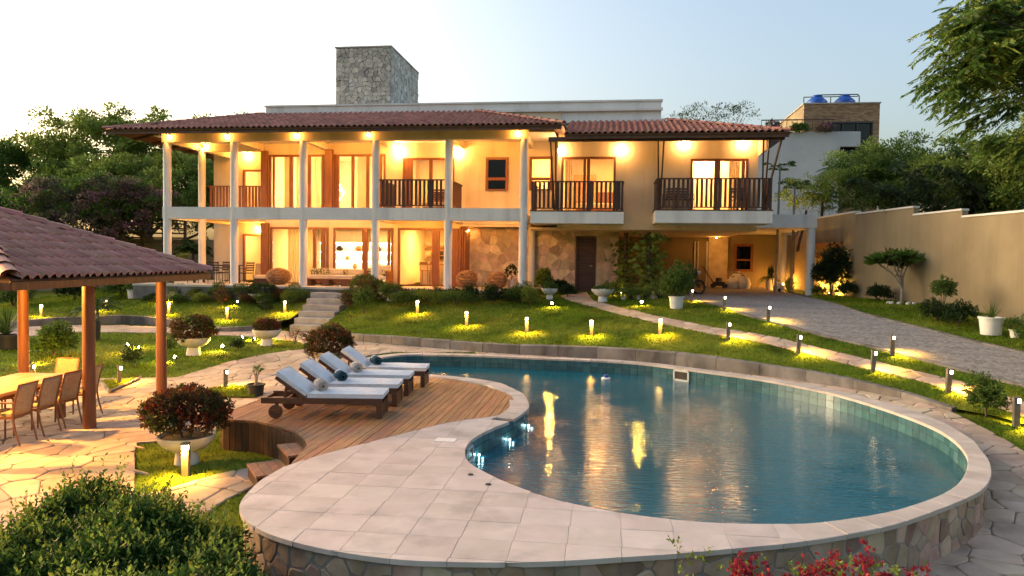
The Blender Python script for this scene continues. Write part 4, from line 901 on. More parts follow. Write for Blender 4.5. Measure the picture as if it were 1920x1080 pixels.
for x, y, z, lb, p in ((-17.7, 26.78, 5.97, 'at the top of the leftmost front column', 5), (-15.22, 26.78, 5.97, 'at the top of the second front column', 6), (-12.3, 26.78, 5.97, 'at the top of the third front column', 6), (-9.36, 26.78, 5.97, 'at the top of the fourth front column', 3), (-3.53, 26.78, 5.97, 'at the top of the rightmost front column', 6),
                     (-17.5, 29.02, 5.94, 'at the top of the rear gallery column', 14), (-16.95, 31.62, 5.94, 'over the upper gallery door', 26), (-13.3, 27.22, 5.93, 'added unseen behind the beam before the left upper doors', 30), (-10.6, 27.22, 5.93, 'added unseen behind the beam before the right upper doors', 30), (-4.8, 27.22, 5.93, 'added unseen behind the beam before the small window', 28)):  # the lamps behind the beam are added, out of sight, to brighten the loggia
    washer(x, y, z, 'small bright lamp '+lb, p)
for x, y, z, lb, p in ((-6.0, 29.85, 2.40, 'at the top left of the stone wall', 9), (-16.4, 31.6, 2.52, 'over the ground floor gallery door', 26), (-13.4, 27.22, 2.85, 'added unseen behind the lower beam before the left terrace doors', 24), (-10.6, 27.22, 2.85, 'added unseen behind the lower beam over the terrace sofa', 24), (-7.6, 27.6, 2.70, 'added unseen under the middle balcony slab', 28), (-4.7, 27.22, 2.85, 'added unseen behind the lower beam over the wicker balls', 24), (-16.5, 27.22, 2.85, 'added unseen behind the lower beam over the terrace dining table', 14)):  # beam and balcony slab lamps are added, hidden, to light the terrace
    washer(x, y, z, 'small bright lamp '+lb, p)
for x, y, z, lb, p in ((4.9, 34.5, 2.36, 'under the carport ceiling', 6), (7.55, 32.75, .28, 'glowing between the fern and the carport column', 10), (8.25, 35.2, .3, 'at the foot of the lit wall at the back of the carport', 26)):
    washer(x, y, z, 'small warm lamp '+lb, p)

# ---------------------------------------------------------------- sun loungers and towels
def lounger():
    e = empty('sun_lounger'); w, L, hx = .62, 1.86, .68
    b = MB()
    for y in (0, w-.04): b.box(0, L, y, y+.04, .22, .31)
    b.box(.0, .04, .04, w-.04, .24, .29).box(hx-.05, hx, .04, w-.04, .23, .27).box(.32, .36, .04, w-.04, .23, .27)
    b.build('frame', 'wood_lounger', e, bevel=.004)
    for y in (.0, w-.075): box('leg', 'wood_lounger', e, L-.085, L, y, y+.075, 0, .219, .004)
    for i in range(6): box('end_slat', 'wood_lounger', e, L-.03, L-.008, .08, w-.08, .015+.036*i, .015+.036*i+.026)
    for i in range(8): box('seat_slat', 'wood_lounger', e, hx+.02+i*.145, hx+.10+i*.145, .045, w-.045, .285, .305)
    for y in (-.035, w+.035):
        b = MB(); b.cyl((.24, y-.02, .105), (.24, y+.02, .105), .105, n=22); b.cyl((.24, y-.03, .105), (.24, y+.03, .105), .02, n=10); b.build('wheel', 'wood_lounger', e, smooth=True)
    MB().bar((.24, .02, .105), (.24, .02, .22), .04, .05).bar((.24, w-.02, .105), (.24, w-.02, .22), .04, .05).build('axle_bracket', 'wood_lounger', e)
    a = math.atan2(.30, .42); d = Vector((-math.cos(a), 0, math.sin(a))); n_ = Vector((math.sin(a), 0, math.cos(a)))
    o = Vector((hx, 0, .30)); Lb = .56
    b = MB()
    for y in (.02, w-.02): b.bar(o+Vector((0, y, 0)), o+d*Lb+Vector((0, y, 0)), .04, .05, upv=n_)
    for t in (.1, .3, .5): b.bar(o+d*t+Vector((0, .04, 0)), o+d*t+Vector((0, w-.04, 0)), .02, .06, upv=d)
    b.build('back_frame', 'wood_lounger', e)
    MB().bar(o+d*.38+Vector((0, .08, -.02)), (.34, .08, .27), .03, .03).bar(o+d*.38+Vector((0, w-.08, -.02)), (.34, w-.08, .27), .03, .03).build('back_prop', 'wood_lounger', e)
    def cush(name, x0, x1, z0, z1, Mx=None):
        b = MB(); b.M = Mx; nx, ny = 10, 5; vs_ = []; y0, y1 = .012, w-.012
        for top in (0, 1):
            for i in range(nx+1):
                for j in range(ny+1):
                    s, t = i/nx, j/ny; ed = min(1, 6*min(s, 1-s)*1.6)*min(1, 4*min(t, 1-t)); pull = .012*(1-min(1, 9*min(s, 1-s, t, 1-t)))
                    vs_.append((x0+(x1-x0)*s, y0+(y1-y0)*t, (z1-.022+.022*ed+.004*math.sin(9*s+4*t)-pull) if top else z0))
        m_ = ny+1; k2 = (nx+1)*m_; fs_ = []
        for i in range(nx):
            for j in range(ny):
                a = i*m_+j; fs_ += [(k2+a, k2+a+m_, k2+a+m_+1, k2+a+1), (a, a+1, a+m_+1, a+m_)]
        rim = [i*m_ for i in range(nx+1)]+[nx*m_+j for j in range(1, m_)]+[i*m_+ny for i in range(nx-1, -1, -1)]+[j for j in range(ny-1, 0, -1)]
        fs_ += [(rim[i], rim[(i+1) % len(rim)], k2+rim[(i+1) % len(rim)], k2+rim[i]) for i in range(len(rim))]
        o = b.add(vs_, fs_).build(name, 'cushion', e, smooth=True)
        p = MB(); p.M = Mx; lp_ = [(x0, y0, z1-.03), (x1, y0, z1-.03), (x1, y1, z1-.03), (x0, y1, z1-.03), (x0, y0, z1-.03)]; p.tube(lp_, .006, 6)
        lp_ = [(a, c, z0+.012) for a, c, _ in lp_]; p.tube(lp_, .005, 6); p.build('piping', 'cushion', o)
    cush('seat_cushion', hx+.03, L+.015, .312, .405)
    Mx = Matrix((Vector((-d.x, -d.y, -d.z)), Vector((0, 1, 0)), n_)).transposed().to_4x4(); Mx.translation = o
    cush('back_cushion', -Lb-.03, -.02, .028, .118, Mx)
    return e
LG = lounger()
lg_pos = [(-3.46, 10.60, 8.5), (-3.50, 11.53, 8), (-3.57, 12.48, 7.5), (-3.52, 13.42, 7)]
names = ['nearest', 'second', 'third', 'farthest']
for i, (fx, fy, an) in enumerate(lg_pos):
    o = LG if i == 0 else copy_tree(LG)
    a = R(an); o.location = (fx-1.86*math.cos(a), fy-1.86*math.sin(a), COPE); o.rotation_euler = (0, 0, a)
    tag(o, f'brown wooden sun lounger with white cushions, {names[i]} of the four on the deck', 'sun lounger', 'sun loungers on the deck')
    t = empty('rolled_towel', (0, 0, 0), 0, f"rolled {'beige striped' if i % 2 == 0 else 'dark teal'} towel on the {names[i]} sun lounger", 'towel', 'rolled towels on the loungers')
    c = Vector(o.location)+Matrix.Rotation(a, 3, 'Z') @ Vector((.86, .26, .475)); t.location = c; t.rotation_euler = (0, 0, a+R(28))
    m1 = 'towel_striped' if i % 2 == 0 else 'towel_teal'
    b = MB(); prof = []
    for k in range(34):
        th = k/33*2*math.pi*2.6; r = .016+.062*k/33; prof.append((r*math.cos(th), r*math.sin(th)))
    vs_ = [(x, y, z) for y in (-.15, .15) for x, z in prof]; n_ = len(prof)
    ob = b.add(vs_, [(k, k+1, n_+k+1, n_+k) for k in range(n_-1)]).build('roll', m1, t); sm = ob.modifiers.new('s', 'SOLIDIFY'); sm.thickness = .014; ob.data.shade_smooth()
    b = MB()
    for yy in ((-.10, -.06, .02) if i % 2 == 0 else (.06,)):
        w_ = .012 if i % 2 == 0 else .075; b.cyl((0, yy, 0), (0, yy+w_, 0), .0865, .0865, 20, cap=False)
    b.build('stripe', 'towel_teal' if i % 2 == 0 else 'towel_white', t, smooth=True)

# ---------------------------------------------------------------- bollards and garden spots
def bollard(front=True):
    e = empty('bollard_light')
    MB().box(-.045, .045, -.04, .045, -.03, .36).box(-.045, .045, .0, .045, .3605, .43).build('post', 'bollard', e)
    MB().box(-.05, .05, -.06, .05, .431, .455).build('cap', 'bollard', e, bevel=.004)
    MB().box(-.038, .038, -.05, -.002, .364, .429).build('lens', 'bulb_soft', e)
    light('lamp_light', (0, -.085, .405), 34, e, (1, .53, .07), radius=.02, kind='SPOT', spot=132, aim=(0, -.18, -1), blend=.9)
    return e
BA = bollard(); nb = 0
def zu(x, y): return float(z_up(x, y))
def zl(x, y): return float(z_lo(x, y))
boll = [(1.36, 19.61, 0, 'rightmost of the five lit bollards on the lawn above the pool'), (-.48, 19.91, 0, 'second from the right of the five lit bollards above the pool'), (-2.36, 20.56, 0, 'middle of the five lit bollards above the pool'), (-4.36, 21.65, 0, 'second from the left of the five lit bollards above the pool'), (-6.51, 23.78, 0, 'leftmost of the five lit bollards above the pool, before the clipped shrubs'),
 (-16.08, 24.33, 0, 'lit bollard on the left upper lawn above the curb, behind the right shelter post'), (-13.38, 23.64, 0, 'lit bollard on the left upper lawn nearest the steps'), (-20.3, 23.2, 0, 'lit bollard on the far left upper lawn beside the leftmost shelter post'), (-18.92, 24.75, 0, 'lit bollard behind the palm on the left upper lawn'), (-11.75, 24.69, 20, 'lit bollard standing beside the stone steps'),
 (6.42, 14.53, 86, 'bollard by the garden path near the end of the curb'), (5.56, 15.98, 86, 'second bollard along the garden path from the right'), (6.39, 17.21, 86, 'bollard at the driveway edge opposite the second path bollard'), (4.39, 17.39, 86, 'third bollard along the garden path from the right'), (3.0, 18.67, 86, 'fourth bollard along the garden path, above the skimmer'), (4.34, 20.43, 86, 'middle bollard at the driveway edge'), (3.46, 22.39, 86, 'upper bollard at the driveway edge'), (2.81, 25.23, 86, 'bollard at the top of the driveway behind the white pot'), (6.66, 12.68, 80, 'bollard at the right edge beside the small bush')]
for x, y, rz, lb in boll:
    o = BA if nb == 0 else copy_tree(BA); nb += 1
    o.location = (x, y, zu(x, y)); o.rotation_euler = (R(random.uniform(-2, 2)), R(random.uniform(-2, 2)), R(rz)); tag(o, lb if 'bollard' in lb[:12] else 'small square bollard, '+lb, 'bollard', 'garden bollard lights')
for x, y, rz, lb in ((-5.65, 8.91, 10, 'lit bollard before the large bowl planter'), (-8.16, 14.33, 130, 'dark bollard beside the pot on the crazy paving'), (-10.83, 14.57, 130, 'dark bollard on the small triangle of grass'), (-12.91, 14.48, 130, 'grey bollard behind the leftmost shelter post')):
    o = copy_tree(BA); o.location = (x, y, zl(x, y)); o.rotation_euler = (0, 0, R(rz)); tag(o, lb, 'bollard', 'garden bollard lights')
def spot_lamp():
    e = empty('garden_spot')
    MB().cyl((0, 0, -.05), (0, 0, .07), .008, .008, 6).build('spike', 'black', e)
    MB().cyl((0, -.05, .075), (0, .035, .125), .025, .045, 12).build('head', 'black', e, smooth=True); MB().cyl((0, .034, .124), (0, .0385, .1268), .04, .04, 12).build('lens', 'bulb', e)
    light('lamp_light', (0, .075, .15), 30, e, (1, .56, .08), radius=.03, kind='SPOT', spot=140, aim=(0, .90, -.30), blend=.9); return e
SP = spot_lamp(); ns = 0
for x, y, up_side, rz, lb in ((-13.9, 19.0, 0, -75, 'left of the pair pointing along the left lawn'), (-13.19, 18.59, 0, 160, 'right of the pair on the left lawn'), (-11.3, 17.39, 0, 150, 'before the bowl planter on the left lawn'), (-10.95, 19.1, 0, 175, 'right of the bowl planter on the left lawn'), (-11.26, 20.68, 0, -60, 'left of two by the small bowl planter'), (-10.74, 20.45, 0, -70, 'nearest the small bowl planter'), (-14.48, 16.14, 0, 30, 'behind the pavilion table'),
                      (-17.1, 26.2, 1, 150, 'in the flower bed left of the terrace'), (-14.0, 25.5, 1, 160, 'in the bed before the second column'), (-1.97, 24.62, 1, 190, 'before the small white bowl by the path'), (1.08, 24.54, 1, 170, 'on the lawn by the row of small pots'), (.45, 28.9, 1, 170, 'under the climbing plant by the dark door'), (8.45, 31.6, 1, -100, 'at the boundary wall behind the carport column'), (8.72, 29.9, 1, -100, 'at the foot of the boundary wall behind the ficus')):
    o = SP if ns == 0 else copy_tree(SP); ns += 1; o.location = (x, y, (zu if up_side else zl)(x, y)); o.rotation_euler = (0, 0, R(rz)); tag(o, 'bright little garden spot lamp '+lb, 'garden spot', 'garden spot lamps')
    if x > 8:                                # the two wall washers point up at the boundary wall
        o.rotation_euler = (R(48), 0, R(rz))
        for c in o.children:
            if c.type == 'LIGHT': c.data = c.data.copy(); c.data.energy *= 3

# ---------------------------------------------------------------- garden shelter with table and chairs
cy_, sy_ = math.cos(YAW), math.sin(YAW)
def W(lat, d): return (lat*cy_-d*sy_, lat*sy_+d*cy_)
pv = empty('garden_shelter', label='open shelter with round brown posts and a hipped clay tile roof', cat='shelter')
fl = -1.84
for lat, d in ((-7.12, 9.55), (-7.12, 12.0), (-7.1, 14.45), (-9.9, 14.45), (-11.95, 14.45), (-11.95, 12.0), (-11.95, 9.55)):
    x, y = W(lat, d); MB().cyl((x, y, fl-.1), (x, y, .60), .105, .095, 18).build('post', 'wood_post', pv, smooth=True)
for a, b_ in (((-7.12, 9.5), (-7.12, 14.6)), ((-7.0, 14.45), (-12, 14.45)), ((-11.95, 14.6), (-11.95, 9.5)), ((-7, 9.55), (-12, 9.55))):
    MB().bar((*W(*a), .655), (*W(*b_), .655), .10, .13).build('ring_beam', 'wood_post', pv)
ez, lr, ll, dn, df = .74, -6.74, -12.30, 9.6, 15.95
hw = (lr-ll)/2; rz_ = ez+.40*hw
c1, c2, c3, c4 = [(*W(a, b_), ez) for a, b_ in ((lr, dn), (lr, df), (ll, df), (ll, dn))]
r1, r2 = (*W(lr-hw, dn+hw), rz_), (*W(lr-hw, df-hw), rz_)
for q in ([c1, c2, r2, r1], [c2, c3, r2], [c3, c4, r1, r2], [c4, c1, r1]): slab_poly('roof_deck', q, .04, 'wood_rafter', pv)
def tri(O, P, Q, vis=True): return plane(O, P, Q, Q, vis)
tile_roof([plane(c1, c2, r2, r1), tri(c2, c3, r2, False), plane(c3, c4, r1, r2, False), tri(c4, c1, r1)], pv, .20, .36, .066, 'tile_clay_pav', 'tile_stuff_pav')
for p, q in ((c1, r1), (c2, r2), (c3, r2), (c4, r1), (r1, r2)): ridge_line(Vector(p)+up_, Vector(q)+up_, .115, pv, 'tile_clay_pav', .4)
for p, q in ((c1, c2), (c2, c3), (c3, c4), (c4, c1)):
    p, q = Vector(p)-Vector((0, 0, .08)), Vector(q)-Vector((0, 0, .08)); MB().bar(p, q, .03, .11).build('fascia', 'wood_post', pv)
lp = empty('pendant_lamp', (*W(-9.0, 11.6), .95), label='pendant lamp hanging under the shelter roof', cat='pendant lamp')
MB().cyl((0, 0, 0), (0, 0, .55), .008, n=6).build('cord', 'black', lp); MB().lathe([(.04, 0), (.16, -.12), (.17, -.14)], 20).build('shade', 'metal_dark', lp); MB().lathe([(0, -.12), (.05, -.10), (.05, -.04), (.0, -.02)], 12).build('bulb', 'bulb', lp)
light('lamp_light', (0, 0, -.17), 260, lp, (1, .48, .085), .06)
lp2 = copy_tree(lp); lp2.location = (*W(-8.6, 9.4), .95); lp2['label'] = 'pendant lamp over the near end of the shelter table'
tb = empty('dining_table', (*W(-8.4, 11.45), fl+.03), YAW, 'long pale wooden dining table under the shelter', 'table')
for i in range(5): box('top_board', 'wood_table', tb, -.55+.22*i+.002, -.55+.22*(i+1)-.002, -1.5, 1.5, .70, .75)
MB().box(-.45, .45, -1.35, 1.35, .62, .698).build('apron', 'wood_post', tb)
for x in (-.38, .38):
    for y in (-1.2, 1.2): box('leg', 'wood_post', tb, x-.06, x+.06, y-.06, y+.06, 0, .62)
def chair():
    e = empty('dining_chair')       # faces +y
    for sx in (-1, 1):
        MB().tube([(sx*.2, .2, 0), (sx*.21, .2, .64)], .014, 8).build('leg', 'wood_chair', e); MB().tube([(sx*.2, -.30, 0), (sx*.205, -.24, .22), (sx*.21, -.20, .44)], [.013, .015, .016], 8).build('leg', 'wood_chair', e)
        MB().tube([(sx*.21, -.20, .44), (sx*.215, -.25, .72), (sx*.22, -.31, .93)], [.016, .015, .013], 8).build('back_post', 'wood_chair', e)
        MB().tube([(sx*.215, -.24, .66), (sx*.22, .0, .66), (sx*.21, .2, .64)], .015, 6).build('arm', 'wood_chair', e)
    MB().bar((-.21, -.2, .43), (.21, -.2, .43), .025, .04).bar((-.21, .2, .43), (.21, .2, .43), .025, .04).bar((-.21, -.2, .43), (-.21, .2, .43), .025, .04).bar((.21, -.2, .43), (.21, .2, .43), .025, .04).build('seat_frame', 'wood_chair', e)
    box('seat_cushion', 'print_cushion', e, -.205, .205, -.19, .2, .452, .50, .015)
    b = MB(); vs_ = []; k = 6
    for t in range(6):
        z = .46+.47*t/5; y0 = -.205-.105*(t/5)**1.4
        for i in range(k+1):
            s = i/k*2-1; vs_.append((s*.205, y0-.03*(1-s*s), z))
    o = b.add(vs_, [(r*(k+1)+i, r*(k+1)+i+1, (r+1)*(k+1)+i+1, (r+1)*(k+1)+i) for r in range(5) for i in range(k)]).build('back_sling', 'sling', e, smooth=True); sm = o.modifiers.new('s', 'SOLIDIFY'); sm.thickness = .012
    MB().tube([(-.22, -.31, .93), (-.1, -.335, .935), (.1, -.335, .935), (.22, -.31, .93)], .014, 8).build('top_rail', 'wood_chair', e)
    return e
CH = chair(); k = 0
for lat, d, rz, lb in ((-7.72, 10.92, 90, 'brown sling dining chair nearest the camera at the shelter table'), (-7.72, 11.52, 90, 'second brown sling dining chair along the shelter table'), (-7.72, 12.1, 90, 'brown sling dining chair partly hidden by the shelter post'), (-7.75, 12.78, 97, 'brown sling dining chair pulled back at the far corner of the table'), (-8.45, 13.25, 180, 'brown sling dining chair at the far end of the shelter table'), (-9.15, 11.6, -90, 'brown sling dining chair on the far side of the shelter table'), (-9.15, 12.3, -90, 'second brown sling dining chair on the far side of the shelter table')):
    o = CH if k == 0 else copy_tree(CH); k += 1; o.location = (*W(lat, d), fl+.03); o.rotation_euler = (0, 0, R(rz+random.uniform(-6, 6))+YAW); tag(o, lb, 'chair', 'chairs round the shelter table')

# ---------------------------------------------------------------- terrace furniture
def wicker(x, y, r, h, label):
    e = empty('wicker_ball', (x, y, 0), label=label, cat='wicker ball', group='wicker balls on the terrace')
    b = MB(); n_ = 20
    MB().lathe([(r*.9*math.sin(math.pi*(i/10*.86+.14))*1.0, h/2-h/2*.95*math.cos(math.pi*(1-(i/10*.86+.14)))*-1) for i in range(11)], 18).build('core', 'soil', e)
    for i in range(n_):
        t = i/(n_-1); ph = math.pi*(.12+.86*t); z = h/2-h/2*math.cos(ph); rr = r*math.sin(ph)
        pts = [(rr*math.cos(2*math.pi*j/18)*(1+random.uniform(-.03, .03)), rr*math.sin(2*math.pi*j/18)*(1+random.uniform(-.03, .03)), z+random.uniform(-.008, .008)) for j in range(18)]; pts.append(pts[0])
        b.tube(pts, .018, 5)
    b.build('weave', 'wicker', e, smooth=True)
wicker(-13.45, 27.7, .5, .68, 'woven wicker ball left of the garden steps'); wicker(-5.70, 28.2, .44, .7, 'woven wicker ball next to the kitchen door, left of two'); wicker(-4.45, 28.2, .41, .66, 'woven wicker ball before the stone wall, right of two')
sf = empty('terrace_sofa', (-11.4, 28.6, 0), label='long cream sofa with wooden base and patterned cushions on the terrace', cat='sofa')
box('base', 'wood_frame', sf, -1.15, 1.2, -.4, .4, .1, .22, .01); box('seat', 'sofa', sf, -1.13, 1.18, -.42, .3, .225, .42, .04); box('back', 'sofa', sf, -.35, 1.15, .15, .38, .43, .68, .05); box('back', 'sofa', sf, -1.13, -.37, .15, .38, .43, .66, .05)
for x in (-1.0, -.1, 1.05): box('leg', 'wood_frame', sf, x-.08, x+.08, -.3, .3, 0, .1)
box('cushion', 'print_cushion', sf, -1.1, -.3, -.02, .15, .425, .70, .05); box('cushion', 'print_cushion', sf, .38, .55, -.1, .1, .425, .66, .05)
ct = empty('coffee_table', (-11.3, 27.55, 0), label='low wooden coffee table before the terrace sofa', cat='table')
box('top', 'wood_frame', ct, -1.0, 1.05, -.25, .3, .24, .29, .008)
for x in (-.75, 0, .8): box('leg', 'wood_frame', ct, x-.14, x+.14, -.2, .25, 0, .24)
ac = empty('armchair', (-9.45, 28.5, 0), label='wooden armchair with cream and leafy patterned cushions', cat='armchair')
for x in (-.5, .42): box('side', 'wood_frame', ac, x, x+.07, -.4, .4, 0, .62, .008)
box('seat', 'sofa', ac, -.42, .41, -.4, .35, .25, .42, .03); box('back', 'sofa', ac, -.42, .41, .2, .38, .43, .85, .05); box('cushion', 'print_cushion', ac, -.42, -.15, -.2, .2, .425, .75, .05); box('cushion', 'print_cushion', ac, .2, .41, -.3, .15, .425, .68, .05)
dt = empty('terrace_table', (-16.45, 28.2, 0), label='dark dining table at the left end of the terrace', cat='table')
box('top', 'wood_dark', dt, -.95, .95, -.45, .45, .72, .77, .006)
for x in (-.8, .8):
    for y in (-.35, .35): box('leg', 'wood_dark', dt, x-.04, x+.04, y-.04, y+.04, 0, .72)
def tchair():
    e = empty('terrace_chair')
    for sx in (-.24, .24):
        MB().tube([(sx, .22, 0), (sx, .22, .62), (sx, -.24, .64)], .014, 6).build('leg', 'metal_dark', e); MB().tube([(sx, -.26, 0), (sx, -.24, .45), (sx, -.30, .92)], .014, 6).build('leg', 'metal_dark', e)
    box('seat', 'wood_dark', e, -.235, .235, -.23, .23, .42, .46, .01)
    for i in range(4): MB().bar((-.235, -.25-.012*i, .56+.1*i), (.235, -.25-.012*i, .56+.1*i), .02, .07).build('back_slat', 'wood_dark', e)
    return e
TC = tchair()
for i, (x, y, rz, lb) in enumerate(((-17.0, 27.6, 0, 'dark slatted terrace chair at the left of the dining table'), (-16.1, 27.6, 0, 'dark slatted terrace chair before the middle of the dining table'), (-15.2, 28.2, 80, 'dark slatted terrace chair at the right end of the dining table, beside the second column'), (-16.5, 28.9, 180, 'dark slatted terrace chair behind the dining table'))):
    o = TC if i == 0 else copy_tree(TC); o.location = (x, y, 0); o.rotation_euler = (0, 0, R(rz)); tag(o, lb, 'chair', 'chairs at the terrace table')
ez_ = empty('lounge_chair', (-14.75, 29.75-.9, 0), R(200), 'low padded chair beside the gallery door', 'chair')
box('seat', 'sofa', ez_, -.35, .35, -.35, .35, .2, .36, .04); b = MB(); b.M = Matrix.Translation((0, -.32, .35)) @ Matrix.Rotation(R(14), 4, 'X'); b.box(-.33, .33, -.05, .05, 0, .5); b.build('back', 'sling', ez_, bevel=.02); box('base', 'wood_dark', ez_, -.3, .3, -.3, .3, 0, .2)
# balcony chairs
for i, (x, y, rz, lb) in enumerate(((2.2, 27.5, 160, 'dark chair at the left of the right balcony'), (2.75, 27.5, 200, 'second dark chair on the left of the right balcony'), (4.7, 27.5, 180, 'dark chair at the right of the right balcony'), (-7.0, 28.3, 180, 'dark chair on the middle balcony'))):
    o = copy_tree(TC); o.location = (x, y, 3.06 if x > 0 else 3.09); o.rotation_euler = (0, 0, R(rz)); tag(o, lb, 'chair', 'chairs on the balconies')

# ---------------------------------------------------------------- inside the rooms
shv = empty('wall_shelves', (-12.8, 34.2, 0), label='lit white shelves with vases on the living room back wall', cat='shelves')
box('backboard', 'white_paint', shv, -1.7, 2.6, .2, .28, .0, 2.5)
for z in (.55, 1.0, 1.45, 1.9):
    box('shelf', 'white_paint', shv, -1.7, 2.6, -.12, .198, z, z+.04); box('light_strip', 'shelf_light', shv, -1.65, 2.55, .12, .19, z-.03, z-.004)
for i, (x, z, r, h) in enumerate(((-.9, 1.04, .09, .22), (-.2, 1.04, .1, .2), (.4, 1.49, .2, .26), (-.6, 1.49, .2, .26), (-1.2, 1.94, .14, .3), (.9, 1.94, .12, .3), (1.4, 1.49, .2, .24), (1.5, .59, .1, .25), (.2, .59, .12, .3))):
    MB().lathe([(r*.5, 0), (r, h*.45), (r*.7, h*.8), (r*.45, h)], 14, (x, .02, z)).build('vase', 'wicker' if i % 3 else 'metal_dark', shv, smooth=True)
ch_ = empty('chandelier', (-12.75, 31.9, 0), label='large bright chandelier hanging in the upper room', cat='chandelier')
MB().cyl((0, 0, 4.75), (0, 0, 5.95), .01, n=6).build('rod', 'metal_dark', ch_)
b = MB()
for i in range(70):
    t = random.random(); z = 4.72-1.25*t; r = .05+.42*math.sin(math.pi*min(1, t*1.15)*.9)*random.uniform(.5, 1); a = random.uniform(0, 6.28)
    b.lathe([(.0, -.07), (.045, 0), (.0, .07)], 5, (r*math.cos(a), r*math.sin(a), z))
b.build('crystals', 'chandelier', ch_); light('lamp_light', (0, -.6, 4.3), 22, ch_, (1, .66, .30), .3)
kt = empty('kitchen_island', (-7.9, 31.6, 0), label='pale kitchen island with stools behind the terrace door', cat='kitchen island')
box('body', 'white_paint', kt, -.55, .9, -.3, .3, 0, .88); box('worktop', 'wood_table', kt, -.6, .95, -.38, .38, .882, .93)
for i, (x, y) in enumerate(((-8.1, 30.75), (-7.65, 30.75))):
    s = empty('bar_stool', (x, y, 0), label=('left' if i == 0 else 'right')+' wooden bar stool at the kitchen island', cat='stool', group='bar stools')
    box('seat', 'wood_table', s, -.18, .18, -.18, .18, .62, .66)
    for a in (-.15, .15):
        for c in (-.15, .15): MB().cyl((a*1.15, c*1.15, 0), (a, c, .62), .02, .018, 8).build('leg', 'wood_table', s)
    for a in (-.16, .16): MB().cyl((a, -.17, .66), (a, -.2, 1.0), .018, n=8).build('back_post', 'wood_table', s)
    MB().bar((-.18, -.2, .97), (.18, -.2, .97), .02, .1).build('back_rail', 'wood_table', s)
ov = empty('kitchen_oven', (-7.9, 33.9, 1.15), label='built in oven on the kitchen back wall', cat='oven')
box('surround', 'wood_table', ov, -.45, .45, -.05, .08, -.1, .5); box('door', 'black', ov, -.3, .25, -.08, -.052, .02, .38)
ks = empty('kitchen_shelf', (-9.0+.6, 33.6, 0), label='open kitchen shelves with jars and pots', cat='shelf')
for z in (1.3, 1.75): box('board', 'wood_table', ks, -.4, .6, -.1, .3, z, z+.03)
for i in range(6): MB().lathe([(.05, 0), (.06, .1), (.04, .16)], 10, (-.3+.16*i, .05, 1.33 if i % 2 else 1.78)).build('jar', 'wicker' if i % 2 else 'white_paint', ks)
cb = empty('kitchen_counter', (-7.6, 33.4, 0), label='pale kitchen counter along the back wall', cat='counter'); box('body', 'white_paint', cb, -1.2, 1.2, 0, .55, 0, .88); box('worktop', 'metal_dark', cb, -1.2, 1.2, -.03, .55, .882, .92)
for x0, y0, z0, lb in ((-.7, 31.0, 3.06, 'bed with pale cover seen through the centre balcony door'), (-7.5, 31.2, 3.1, 'bed with dark throw seen through the middle balcony door')):
    bd = empty('bed', (x0, y0, z0), label=lb, cat='bed'); box('base', 'wood_frame', bd, -.8, .9, -.4, 1.5, 0, .3); box('mattress', 'sofa', bd, -.8, .9, -.4, 1.5, .302, .55, .05); box('headboard', 'wood_frame', bd, -.9, 1.0, 1.55, 1.62, 0, 1.2)
wr = empty('wardrobe', (-1.6, 32.4, 3.06), label='wooden slatted wardrobe behind the centre balcony door', cat='wardrobe')
for i in range(8): box('door_panel', 'wood_table', wr, -.3, .9, 0, .5, .05+.24*i, .05+.24*i+.23)

# ---------------------------------------------------------------- boundary wall, fence, neighbours
bw = empty('boundary_wall', label='tall ochre boundary wall with white capping stepping down on the right', cat='wall')
segs = [((8.55, 38), (8.86, 32.8), 3.12), ((8.86, 32.8), (9.21, 28.5), 3.12), ((9.21, 28.5), (9.89, 25.07), 3.04), ((9.89, 25.07), (10.31, 22.7), 2.78), ((10.31, 22.7), (10.75, 20.2), 2.57), ((10.75, 20.2), (11.9, 13.0), 2.57), ((11.9, 13.0), (13.2, 4.0), 2.3)]
for a, b_, zt in segs:
    a, b_ = Vector(a), Vector(b_); d = (b_-a).normalized(); nn = Vector((-d.y, d.x))*.09
    if nn.x < 0: nn = -nn
    q = [a-nn, b_-nn, b_+nn, a+nn]; MB().prism([tuple(p) for p in q], -1.2, zt).build('wall_panel', 'wall_ochre', bw)
    q = [a-nn*1.3, b_-nn*1.3, b_+nn*1.3, a+nn*1.3]; MB().prism([tuple(p) for p in q], zt+.002, zt+.06).build('capping', 'white_paint', bw)
for z in (.9, 2.0, 1.5): MB().bar((8.7, 33.0, z), (8.98, 29.6, z), .10, .12).build('wall_rail', 'wood_post', bw)
lw = empty('garden_retaining_wall', label='low ochre wall behind the left lawn under the trellis', cat='wall')
MB().prism([(-40, 33.6), (-18.8, 35.2), (-18.8, 35.5), (-40, 33.9)], -1.4, 2.0).build('wall_panel', 'wall_ochre', lw)
tf = empty('trellis_fence', label='brown wooden slatted trellis beside the left end of the house', cat='fence')
for x in (-25.2, -24.0, -22.8, -21.6): box('post', 'wood_rafter', tf, x-.06, x+.06, 34.0, 34.1, -1, 3.2)
for i in range(6): box('slat', 'wood_rafter', tf, -25.3, -21.5, 33.96, 33.998, 1.75+.24*i, 1.83+.24*i)
MB().box(-25.5, -21.3, 33.85, 34.4, 3.202, 3.3).build('top_board', 'wood_rafter', tf)

